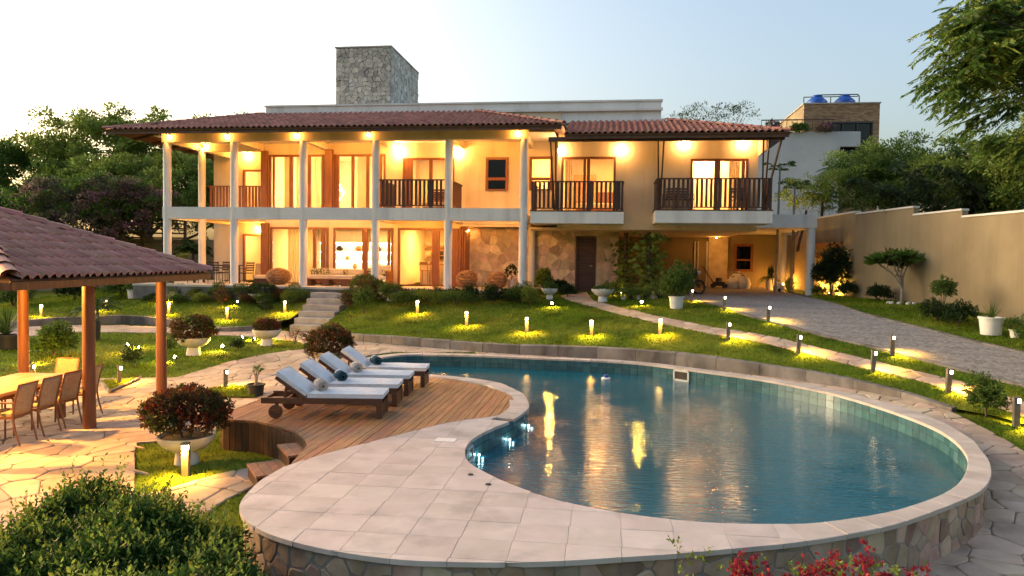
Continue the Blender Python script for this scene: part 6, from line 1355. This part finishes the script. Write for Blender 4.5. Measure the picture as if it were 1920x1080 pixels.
# ---------------------------------------------------------------- planters
def bowl_planter(x, y, z, r, hb2, mat, label, plant=None, cat='planter', group='bowl planters on pedestals', rz=0):
    e = empty('bowl_planter', (x, y, z), label=label, cat=cat, group=group)
    b = MB(); b.lathe([(r*.42, 0), (r*.36, hb2*.38), (r*.34, hb2*.44)], 26); b.build('pedestal', mat, e, smooth=True)
    b = MB(); b.lathe([(0, hb2*.42), (r*.36, hb2*.43), (r*.72, hb2*.58), (r*.93, hb2*.80), (r, hb2), (r*.95, hb2), (r*.86, hb2*.86), (0, hb2*.84)], 32); b.build('bowl', mat, e, smooth=True)
    MB().cyl((0, 0, hb2*.86), (0, 0, hb2*.90), r*.86, n=24).build('soil', 'soil', e)
    if plant: plant(e)
    return e
bowl_planter(-5.96, 9.42, -1.86, .40, .42, 'concrete_pot', 'large bowl planter with a dark red and green croton beside the deck', lambda e: shrub('', 0, 0, 0, .53, .62, 'leaf_croton', '', 1500, .055, .6, parent=e, lift=.40, mat2='leaf_red', n2=320, zmin=-.55, length=.09))
bowl_planter(-11.36, 18.29, -1.62, .46, .50, 'white_pot', 'bowl planter with a rounded dark red shrub on the left lawn', lambda e: shrub('', 0, 0, 0, .54, .62, 'leaf_croton', '', 1300, .055, .6, parent=e, lift=.40, zmin=-.7, mat2='leaf_light', n2=120))
bowl_planter(-10.07, 19.98, -1.51, .42, .48, 'white_pot', 'smaller bowl planter with orange red leaves near the steps', lambda e: shrub('', 0, 0, 0, .32, .32, 'leaf_croton', '', 420, .06, .6, parent=e, lift=.42, mat2='leaf_red', n2=160))
bowl_planter(-6.7, 16.5, -1.56, .42, .42, 'concrete_pot', 'bowl planter with a dark dome shaped shrub behind the sun loungers', lambda e: shrub('', 0, 0, 0, .52, .66, 'leaf_croton', '', 1500, .055, .6, parent=e, lift=.30, mat2='leaf_red', n2=110, zmin=-.9))
bowl_planter(-2.21, 26.41, zu(-2.21, 26.41), .31, .42, 'white_paint', 'small white bowl planter at the top of the lawn beside the garden path', lambda e: shrub('', 0, 0, 0, .22, .22, 'leaf_mid', '', 150, .07, .6, parent=e, lift=.34))
bowl_planter(-.25, 25.92, zu(-.25, 25.92), .42, .46, 'white_paint', 'white bowl planter on the lawn right of the garden path', lambda e: shrub('', 0, 0, 0, .34, .12, 'leaf_mid', '', 120, .06, .6, parent=e, lift=.38))
bowl_planter(-8.1, 26.0, zu(-8.1, 26.0)-.05, .54, .34, 'white_pot', 'wide shallow bowl planter against the terrace edge right of the steps', lambda e: shrub('', 0, 0, 0, .36, .30, 'leaf_mid', '', 420, .06, .5, parent=e, lift=.26))
bowl_planter(-13.3, 26.0, zu(-13.3, 26.0)-.05, .52, .34, 'white_pot', 'wide shallow bowl planter against the terrace edge left of the steps', lambda e: shrub('', 0, 0, 0, .55, .42, 'leaf_dark', '', 700, .06, .5, parent=e, lift=.26))
def bucket(x, y, z, r, h, mat, label, plantf, rim=.02, cat='potted plant', group=None):
    e = empty('potted_plant', (x, y, z), label=label, cat=cat, group=group); b = MB(); b.lathe([(0, 0), (r*.82, 0), (r*.97, h*.9), (r+rim, h*.9), (r+rim, h), (r*.9, h), (r*.85, h*.86), (0, h*.86)], 24); b.build('pot', mat, e, smooth=True)
    MB().cyl((0, 0, h*.85), (0, 0, h*.9), r*.86, n=18).build('soil', 'soil', e); plantf(e); return e
bucket(2.12, 23.31, zu(2.12, 23.31), .235, .40, 'white_paint', 'dark bushy plant in a large white bucket pot before the driveway', lambda e: shrub('', 0, 0, 0, .60, .98, 'leaf_mid', '', 900, .075, .5, parent=e, lift=.42, thick=.6, zmin=-.9))
bucket(9.29, 18.94, zu(9.29, 18.94), .27, .44, 'white_paint', 'white bucket pot with thin green shoots beside the boundary wall', lambda e: blades_plant('', '', (0, 0, 0), 40, .55, .02, 'leaf_mid', parent=e, h=.35, el=(.8, 1.5)))
bucket(9.65, 18.6, zu(9.65, 18.6), .11, .2, 'white_paint', 'small white pot next to the large white bucket pot', lambda e: shrub('', 0, 0, 0, .14, .25, 'leaf_mid', '', 60, .06, .5, parent=e, lift=.18))
bucket(-7.17, 13.76, zl(-7.17, 13.76), .17, .27, 'pot_black', 'black pot with a small desert rose at the corner of the deck', lambda e: (MB().tube([(0, 0, .2), (.01, 0, .38), (-.05, .02, .5)], [.045, .03, .014], 8).tube([(.01, 0, .36), (.09, -.02, .56)], [.022, .012], 7).tube([(0, 0, .34), (-.02, .08, .55)], [.02, .012], 7).build('stem', 'bark_pale', e, smooth=True), leaves_obj('foliage', sprigs(np.array([(-.05, .02, .5), (.09, -.02, .56), (-.02, .08, .55), (.05, 0, .5)]*2), np.tile((0, 0, 1.), (8, 1)), .09, 8, .09, .4, 1.1), 'leaf_mid', e)))
bucket(-17.2, 18.35, zl(-17.2, 18.35), .33, .42, 'pot_black', 'big dark pot with a bushy fern at the left edge', lambda e: blades_plant('', '', (0, 0, 0), 130, .95, .035, 'leaf_palm', parent=e, h=.4, el=(.5, 1.45)))
bucket(-15.85, 20.2, zl(-15.85, 20.2), .18, .62, 'pot_black', 'tall narrow dark pot behind the middle shelter post', lambda e: blades_plant('', '', (0, 0, 0), 25, .4, .03, 'leaf_palm', parent=e, h=.55, el=(.6, 1.4)), rim=0)
bucket(-17.9, 26.9, zu(-17.9, 26.9)+.02, .2, .4, 'white_paint', 'white pot under the terrace left of the first column', lambda e: shrub('', 0, 0, 0, .25, .4, 'leaf_mid', '', 150, .07, parent=e, lift=.35)); bucket(-19.4, 26.9, zu(-19.4, 26.9), .2, .4, 'white_paint', 'white pot on the grass further left of the terrace', lambda e: shrub('', 0, 0, 0, .25, .35, 'leaf_mid', '', 150, .07, parent=e, lift=.35))
for i in range(6): bucket(.5+.27*i, 26.6+.1*i, zu(.5+.27*i, 26.6), .09, .17, 'pot_black' if i % 2 else 'concrete_pot', ['first', 'second', 'third', 'fourth', 'fifth', 'sixth'][i]+' from the left in the row of small pots under the climbing plant', lambda e: shrub('', 0, 0, 0, .17, .26, 'leaf_light', '', 80, .06, parent=e, lift=.13), group='row of small pots by the carport')
bucket(1.75, 27.3, zu(1.75, 27.3), .17, .34, 'white_paint', 'square white pot behind the large white bucket pot', lambda e: shrub('', 0, 0, 0, .2, .25, 'leaf_mid', '', 80, .07, parent=e, lift=.3))
bucket(-3.95, 28.6, 0, .14, .36, 'concrete_pot', 'tall terrace pot with a small plant beside the rightmost column', lambda e: shrub('', 0, 0, 0, .18, .5, 'leaf_dark', '', 60, .1, parent=e, lift=.4))

# ---------------------------------------------------------------- shrubs in the beds and on the lawns
SH = [  # x, y, r, h, mat, n, ls, lift, label
 (-8.55, 24.15, .42, .62, 'leaf_mid', 300, .06, .28, 'bare stemmed desert rose shrub beside the steps', .7), (-9.4, 24.9, .34, .55, 'leaf_croton', 260, .05, .12, 'small reddish shrub at the edge of the steps', .7), (-9.0, 25.7, .5, .7, 'leaf_croton', 420, .05, .1, 'reddish bush above the desert rose', .5),
 (-9.25, 26.3, .55, .8, 'leaf_mid', 700, .05, .1, 'round green bush at the terrace edge right of the steps', .3), (-8.2, 25.5, .36, .6, 'leaf_mid', 260, .05, .22, 'second desert rose shrub right of the steps', .7), (-8.7, 26.3, .28, .55, 'leaf_mid', 300, .05, .1, 'small round bush before the fourth column', .3),
 (-7.3, 25.2, .62, .42, 'leaf_mid', 700, .05, 0, 'low clipped shrub mound right of the steps', .3), (-6.6, 25.3, .6, .40, 'leaf_light', 600, .05, 0, 'low light green mound behind the leftmost lit bollard', .3), (-5.4, 24.9, .75, .46, 'leaf_mid', 800, .05, 0, 'wide low green mound behind the bollard', .3),
 (-4.95, 25.2, .34, .6, 'leaf_dark', 320, .05, .12, 'dark rose bush left of the round wicker ball', .5), (-4.1, 25.0, .30, .55, 'leaf_dark', 260, .05, .1, 'small dark rose bush before the right wicker ball', .5), (-4.4, 25.8, .3, .5, 'leaf_mid', 240, .05, .1, 'rose bush behind the two dark rose bushes', .5),
 (-3.2, 25.6, .62, .62, 'leaf_mid', 700, .055, 0, 'leafy bush at the foot of the rightmost column', .4), (-2.75, 25.0, .36, .5, 'leaf_light', 300, .055, .1, 'small lit bush before the rightmost column', .5), (-1.6, 27.3, .34, .5, 'leaf_dark', 240, .06, 0, 'dark bush between the white bowl and the dark door', .5), (-2.6, 28.4, .42, .95, 'leaf_light', 420, .09, 0, 'bright green leafy bush before the stone wall', .5), (-1.9, 28.6, .4, .5, 'leaf_dark', 260, .08, 0, 'dark bush left of the dark door', .5),
 (-12.1, 26.25, .26, .46, 'leaf_mid', 420, .035, .12, 'upper ball shaped shrub left of the steps', .25), (-12.05, 25.75, .28, .42, 'leaf_light', 440, .035, .05, 'lower ball shaped shrub left of the steps', .25), (-12.6, 24.95, .22, .36, 'leaf_dark', 240, .04, .03, 'small dark round shrub on the left upper lawn', .3),
 (-14.6, 25.4, .3, .6, 'leaf_croton', 200, .05, .15, 'small desert rose on the left upper lawn', .7), (-15.2, 26.3, .55, .6, 'leaf_mid', 480, .06, 0, 'leafy shrub below the second column', .4), (-14.3, 26.4, .5, .48, 'leaf_mid', 420, .06, 0, 'low shrub right of the second column', .4), (-16.2, 26.2, .36, .4, 'leaf_yellow', 300, .05, 0, 'bright yellow lit shrub below the terrace', .4), (-17.1, 26.5, .4, .5, 'leaf_mid', 300, .06, 0, 'green shrub at the left end of the flower bed', .4), (-13.0, 25.7, .5, .35, 'leaf_mid', 380, .05, 0, 'low spreading shrub left of the ball shrubs', .35),
 (-15.12, 17.67, .62, .82, 'leaf_mid', 800, .075, 0, 'glossy round bush on the left lawn behind the shelter', .5), (-12.41, 18.65, .26, .34, 'leaf_mid', 160, .05, 0, 'little shrub beside the right shelter post', .5), (-12.07, 16.72, .26, .42, 'leaf_dark', 170, .05, .06, 'little dark shrub on the left lawn before the spot lamps', .5), (-10.6, 19.2, .2, .3, 'leaf_dark', 120, .05, 0, 'tiny dark shrub between the two bowl planters', .5), (-9.3, 20.2, .35, .5, 'leaf_croton', 70, .04, 0, 'wispy thin shrub beside the small bowl planter', .9),
 (-22.5, 27.5, .9, 1.3, 'leaf_dark', 700, .09, 0, 'dark leafy bush at the far left behind the shelter', .5), (-20.3, 27.5, .8, 1.0, 'leaf_mid', 600, .09, 0, 'rounded bush behind the left shelter posts', .5), (-24.5, 26.5, .9, 1.2, 'leaf_mid', 600, .09, 0, 'warm lit bush at the left edge behind the shelter', .5),
 (6.45, 13.2, .34, .62, 'leaf_mid', 340, .06, 0, 'small bush beside the right edge bollard', .5), (8.75, 20.6, .42, .5, 'leaf_dark', 320, .06, 0, 'dark shrub on the right lawn by the wall', .5), (9.0, 20.0, .5, .55, 'leaf_dark', 300, .07, 0, 'tangled shrub left of the white bucket pot', .6), (9.2, 21.3, .28, .45, 'leaf_mid', 220, .07, .55, 'small round topped shrub before the boundary wall', .5), (9.6, 17.6, .4, .7, 'leaf_mid', 260, .07, 0, 'leafy shrub at the right edge under the wall', .6),
 (8.75, 28.2, .42, .6, 'leaf_dark', 240, .07, 0, 'dark shrub right of the round ficus', .5), (9.0, 25.6, .5, .5, 'leaf_dark', 260, .07, 0, 'dark low shrub under the frangipani', .6), (8.05, 29.2, .3, .4, 'leaf_mid', 150, .07, 0, 'small pale shrub at the foot of the carport column', .6), (.1, 28.3, .5, .62, 'leaf_light', 420, .07, 0, 'lit leafy plants right of the dark door', .5), (.75, 27.6, .5, .5, 'leaf_yellow', 320, .06, 0, 'bright lit leaves at the foot of the climbing plant', .5), (7.9, 34.2, .45, .5, 'leaf_yellow', 240, .07, 0, 'glowing leaves around the lamp under the carport', .6)]
bed = [(-10.0+.0, 26.0), (-7.6, 25.9), (-7.0, 25.9), (-6.3, 25.85), (-5.7, 25.8), (-5.1, 25.85), (-3.7, 25.9), (-17.9, 26.0), (-16.7, 25.8), (-15.7, 25.75), (-14.9, 25.95), (-13.7, 25.75), (-12.7, 26.05), (-11.75, 25.9)]
bl = ['at the right edge of the steps', 'behind the shallow bowl', 'before the fifth column', 'under the terrace edge by the fifth column', 'behind the wide mound', 'before the left wicker ball of the pair', 'before the right wicker ball', 'at the left end of the terrace', 'right of the left end of the terrace', 'before the terrace dining table', 'below the second column', 'right of the second column', 'before the left wicker ball', 'at the left edge of the steps']
for i, (x, y) in enumerate(bed): SH.append((x, y, random.uniform(.3, .5), random.uniform(.28, .5), random.choice(['leaf_mid', 'leaf_light', 'leaf_croton', 'leaf_dark', 'leaf_mid']), 330, .05, 0, 'low bedding plant '+bl[i], .6))
for x, y, r, h, mt_, n_, ls, lift, lb, th in SH:
    z = zl(x, y) if y < 21 and x < -7 else zu(x, y)
    if y > 26.2 and -18.8 < x < -3 and y < 31: z = max(z, 0) if y > 26.2 and False else z
    shrub('garden_shrub', x, y, z, r, h, mt_, lb, int(n_*1.2), ls, .5, 'shrubs in the garden beds', thick=th, lift=lift, zmin=-.85 if lift else -.3)
shrub('round_ficus', 8.45, 29.0, zu(8.45, 29.0), .80, 1.25, 'leaf_dark', 'round dark ficus tree right of the carport column', 1500, .085, .5, lift=.55, thick=.5, zmin=-.95, cat='tree')
palm('small_palm', 'small palm with drooping fronds before the left curb', (-18.4, 23.6, zu(-18.4, 23.6)), .35, 14, 1.3, .55, 'leaf_palm', .05, 22, .32, .03, elev=(.3, 1.2)); palm('small_palm', 'bright small palm against the left end of the terrace', (-19.6, 30.0, -.5), 1.4, 14, 1.2, .6, 'leaf_light', .06, 22, .3, .03); palm('leafy_palm', 'dark broad leaved plant behind the gallery columns', (-20.2, 32.5, -.8), 2.2, 16, 1.4, .5, 'leaf_palm', .07, 12, .45, .12)
yc = empty('leaning_yucca', (7.5, 31.5, zu(7.5, 31.5)), label='leaning yucca with spiky leaves between the carport columns', cat='yucca'); MB().tube([(0, 0, 0), (.08, 0, .5), (.24, 0, 1.15), (.30, 0, 1.75)], [.07, .055, .045, .04], 9).build('trunk', 'bark', yc, smooth=True); o = blades_plant('', '', (0, 0, 0), 80, .80, .045, 'leaf_mid', parent=yc, h=0, el=(-.3, 1.4), droop=.15); yc.children[-1].location = (.30, 0, 1.75)
sf2 = blades_plant('spider_fern', 'large drooping fern at the back of the carport', (7.1, 33.2, 0), 150, .78, .045, 'leaf_palm', el=(.1, 1.4), h=.55, droop=.9); MB().lathe([(.0, 0), (.18, 0), (.22, .5), (.18, .52)], 16).build('pot', 'concrete_pot', sf2, smooth=True)
# frangipani
fp = empty('frangipani', (9.25, 24.3, zu(9.25, 24.3)), label='frangipani tree with white blossoms before the boundary wall', cat='tree'); b = MB(); Vs, Vf = [], []
def branch(p, d, L, r, lv):
    q = p+d*L; b.tube([p, p.lerp(q, .5)+Vector((0, 0, .03)), q], [r, r*.85, r*.7], 7)
    if lv <= 0:
        k = 17; D = np.c_[rng.normal(size=(k, 2)), rng.uniform(-.1, .7, k)]; Vs.append(leaf_quads(np.repeat(np.array(q)[None], k, 0), D, rng.uniform(.30, .50, k), .30))
        if random.random() < .35: k = 14; Vf.append(leaf_quads(np.repeat(np.array(q)[None]+np.array((0, 0, .06)), k, 0), np.c_[rng.normal(size=(k, 2)), np.full(k, .8)], rng.uniform(.08, .12, k), .6))
        return
    for s in range(2 if lv < 3 else 3):
        a = random.uniform(0, 6.28); nd = (d+Vector((math.cos(a), math.sin(a), .25))*random.uniform(.4, .85)).normalized(); branch(q, nd, L*random.uniform(.6, .95), r*.68, lv-1 if random.random() < .8 or lv == 1 else lv-2)
branch(Vector((0, 0, 0)), Vector((0, 0, 1)), .46, .06, 4); leaves_obj('foliage', np.concatenate(Vs), 'leaf_mid', fp); b.build('branches', 'bark_pale', fp, smooth=True)
if Vf: leaves_obj('blossom', np.concatenate(Vf), 'flower_white', fp)
for i in range(9): a = i/9*6.28; MB().lathe([(0, -.02), (.07, 0), (.06, .06), (0, .08)], 8, (.38*math.cos(a), .30*math.sin(a), 0)).build('edging_stone', 'white_pot', fp)
# climbers
def climber(x, y, w, h, label, n_, ls):
    e = empty('climbing_plant', (x, y, zu(x, y)), label=label, cat='climber'); MB().cyl((0, 0, 0), (0, 0, 2.5), .1, n=10).build('support_post', 'wood_dark', e)
    P = np.c_[rng.normal(size=(n_, 2))*w*.42, rng.uniform(.1, h, n_)]; prof = .65+.5*np.sin(np.pi*np.clip((P[:, 2]-.2)/h, 0, 1)**1.5); P[:, :2] *= prof[:, None]
    D = np.c_[P[:, :2]*2+rng.normal(size=(n_, 2))*.5, rng.uniform(-.9, .3, n_)]; leaves_obj('foliage', leaf_quads(P, D, ls*rng.uniform(.6, 1.3, n_), .75), 'leaf_tree', e)
climber(1.5, 28.4, .55, 2.5, 'large leaved climber covering a post at the carport entrance', 460, .24); climber(.62, 29.5, .5, 2.2, 'narrow leafy climber beside the stone wall corner', 420, .2)
# things in the carport
mo = empty('motorcycle', (3.0, 29.4, zu(3.0, 29.4)+.03), R(25), 'dark motorcycle half hidden behind the potted bush', 'motorcycle')
for x in (-.62, .62):
    b = MB(); pts = [(x+.27*math.cos(t), 0, .29+.27*math.sin(t)) for t in np.linspace(0, 6.2832, 21)]; b.tube(pts, .045, 8); b.build('tyre', 'black', mo, smooth=True); b = MB()
    for k in range(8): b.cyl((x, 0, .29), (x+.25*math.cos(k*.785), 0, .29+.25*math.sin(k*.785)), .006, n=5)
    b.build('wheel', 'metal_dark', mo)
MB().tube([(-.62, 0, .29), (-.2, 0, .45), (.3, 0, .7), (.5, 0, .85)], .05, 8).tube([(.62, .06, .29), (.45, .06, .95)], .025, 7).tube([(.62, -.06, .29), (.45, -.06, .95)], .025, 7).build('frame', 'metal_dark', mo, smooth=True)
MB().box(-.2, .25, -.12, .12, .3, .6).build('engine', 'black', mo, bevel=.05); MB().box(.05, .4, -.13, .13, .66, .88).build('fuel_tank', 'black', mo, bevel=.06); MB().box(-.6, .05, -.12, .12, .68, .78).build('saddle', 'black', mo, bevel=.04); MB().tube([(.42, -.34, 1.0), (.45, 0, .97), (.42, .34, 1.0)], .015, 6).build('handlebar', 'black', mo); MB().lathe([(0, -.1), (.09, -.05), (.1, .05), (0, .1)], 12, (.58, 0, .88)).build('headlamp', 'grille', mo)
mw = empty('lawn_mower', (5.0, 34.2, 0), R(-15), 'dark lawn mower standing under the carport window', 'lawn mower'); MB().box(-.25, .3, -.22, .22, .1, .28).build('deck', 'black', mw, bevel=.04); MB().cyl((0, 0, .28), (0, 0, .46), .15, .12, 14).build('engine', 'metal_dark', mw)
for x in (-.24, .28):
    for y in (-.25, .25): MB().cyl((x, y-.03, .1), (x, y+.03, .1), .1, n=14).build('wheel', 'black', mw)
MB().tube([(-.25, .2, .25), (-.75, .2, 1.0), (-.75, -.2, 1.0), (-.25, -.2, .25)], .015, 6).build('handle', 'metal_dark', mw)
for i, (x, y, s) in enumerate(((5.7, 34.6, .32), (6.2, 34.7, .36), (5.95, 35.0, .42))):
    bg = empty('sack', (x, y, -.05), label=['left pale sack beside the lawn mower', 'right pale sack beside the lawn mower', 'tallest pale sack behind the other two under the window'][i], cat='sack', group='pale sacks in the carport'); MB().lathe([(0, 0), (s*.8, .02), (s, s*.6), (s*.8, s*1.3), (s*.25, s*1.75), (s*.35, s*1.95)], 14).build('bag', 'white_pot', bg, smooth=True); MB().lathe([(s*.27, s*1.70), (s*.30, s*1.76), (s*.27, s*1.82)], 12).build('tie', 'wood_frame', bg)
dh = empty('small_kennel', (7.25, 32.3, zu(7.25, 32.3)), label='tiny white house shaped ornament before the fern', cat='ornament'); MB().box(-.2, .2, -.15, .15, 0, .24).build('walls', 'white_pot', dh); MB().add([(-.25, -.2, .24), (.25, -.2, .24), (.25, .2, .24), (-.25, .2, .24), (0, -.2, .46), (0, .2, .46)], [(0, 1, 4), (1, 2, 5, 4), (2, 3, 5), (3, 0, 4, 5), (3, 2, 1, 0)]).build('roof', 'white_pot', dh); MB().box(-.06, .06, -.17, -.152, 0, .16).build('doorway', 'black', dh)

# ---------------------------------------------------------------- grass blades
def grass_on(name, label, obj, polys, dens, hgt, wid, excl=(), maxn=200000):
    me = obj.data; n_ = len(me.polygons); tri = np.empty(n_*3, np.int32); me.polygons.foreach_get('vertices', tri); tri = tri.reshape(-1, 3); co = np.empty(len(me.vertices)*3, np.float32); me.vertices.foreach_get('co', co); co = co.reshape(-1, 3)
    a, b_, c = co[tri[:, 0]], co[tri[:, 1]], co[tri[:, 2]]; ar = np.linalg.norm(np.cross(b_-a, c-a), axis=1)/2; cen = (a+b_+c)/3; dist = np.hypot(cen[:, 0], cen[:, 1])
    lat = cen[:, 0]*cy_+cen[:, 1]*sy_; dd_ = -cen[:, 0]*sy_+cen[:, 1]*cy_; ok = (np.abs(lat) < dd_*.78+1.5) & (dd_ > 4) & (dd_ < 34)
    w = ar*ok*dens(dist); k = int(min(maxn, w.sum())); idx = rng.choice(n_, k, p=w/w.sum()); u = rng.random((k, 2)); fl_ = u.sum(1) > 1; u[fl_] = 1-u[fl_]
    P = a[idx]+(b_-a)[idx]*u[:, :1]+(c-a)[idx]*u[:, 1:]
    for ex in excl:
        keep = ~inside(P[:, :2], ex); P = P[keep]
    k = len(P); dist = np.hypot(P[:, 0], P[:, 1]); th = rng.uniform(0, 6.28, k); s = np.c_[np.cos(th), np.sin(th), np.zeros(k)]*(wid(dist)*rng.uniform(.6, 1.4, k))[:, None]; tip = np.c_[rng.normal(size=(k, 2))*.45, np.ones(k)]*(hgt(dist)*rng.uniform(.5, 1.3, k))[:, None]
    V = np.stack([P-s, P+s, P+tip], 1).reshape(-1, 3); o = link(name, fast_mesh(name, V, np.arange(k*3).reshape(-1, 3)), 'blade', None, False, 'stuff'); tag(o, label, 'grass')
wd_ = lambda d: .0035+.00045*d; hg_ = lambda d: .035+.0009*d
steps_rect = [(-11.4, 22.8), (-9.5, 22.8), (-9.5, 26.9), (-11.4, 26.9)]
grass_on('lawn_grass', 'short green grass of the lawn rising to the house', lawn_up, None, lambda d: np.clip(9000/d, 250, 1500), hg_, wd_, [pp, drive, steps_rect, [(-19, 26.15), (-2.9, 26.15), (-2.9, 32), (-19, 32)], [(-6.3, 30), (9, 30), (9, 40), (-6.3, 40)]], 210000)
body_ex = [tuple(p) for p in OUTER_P]+[tuple(p) for p in DKL_P[::-1]]+[tuple(p) for p in DKB_P[1:]]+[(-6.2, 16.5), (-6, 18.3), (-3, 18.8), (0, 18.5), (3, 16.6), (4.9, 14.4), (5.5, 12), (5.2, 10.5)]
PB_ = PATH_B_P+[(2.0, 6.85), (3.15, 7.68), (4.08, 8.6), (4.6, 9.45), (5.1, 10.95), (5.22, 12), (5.15, 13.1), (4.7, 14.3), (4.25, 15.4), (3.2, 16.75), (1.6, 17.75), (-.1, 18.4), (-2, 18.62), (-3.4, 18.72)]
grass_on('lawn_grass', 'short green grass of the lower garden lawn', lawn_lo, None, lambda d: np.clip(16000/d, 300, 2600), hg_, wd_, [PATH_A_P, PB_, body_ex, upper_outline], 170000)
for nm, tri_, lb in (('grass_patch', [(-10.45, 13.75), (-11.45, 14.75), (-10.75, 15.05)], 'small raised triangle of grass with a kerb among the paving'), ('grass_patch', [(-8.35, 13.5), (-8.5, 14.15), (-8.15, 14.55), (-7.4, 14.4), (-7.05, 13.5)], 'small raised grass patch beside the deck')):
    o = sheet(nm, tri_, z_lo, .3, 'grass', dz=.06); tag(o, lb, 'lawn'); grass_on('lawn_grass', 'short grass on the '+lb[6:], o, None, lambda d: 0*d+1500, hg_, wd_, (), 8000)
kb = empty('patch_kerb', label='thin concrete kerb along the triangle of grass', cat='kerb')
for a, b_ in (((-10.43, 13.72), (-10.72, 15.07)), ((-11.45, 14.75), (-10.43, 13.72))): MB().bar((*a, zl(*a)+.03), (*b_, zl(*b_)+.03), .05, .12).build('kerb_stone', 'curb', kb)
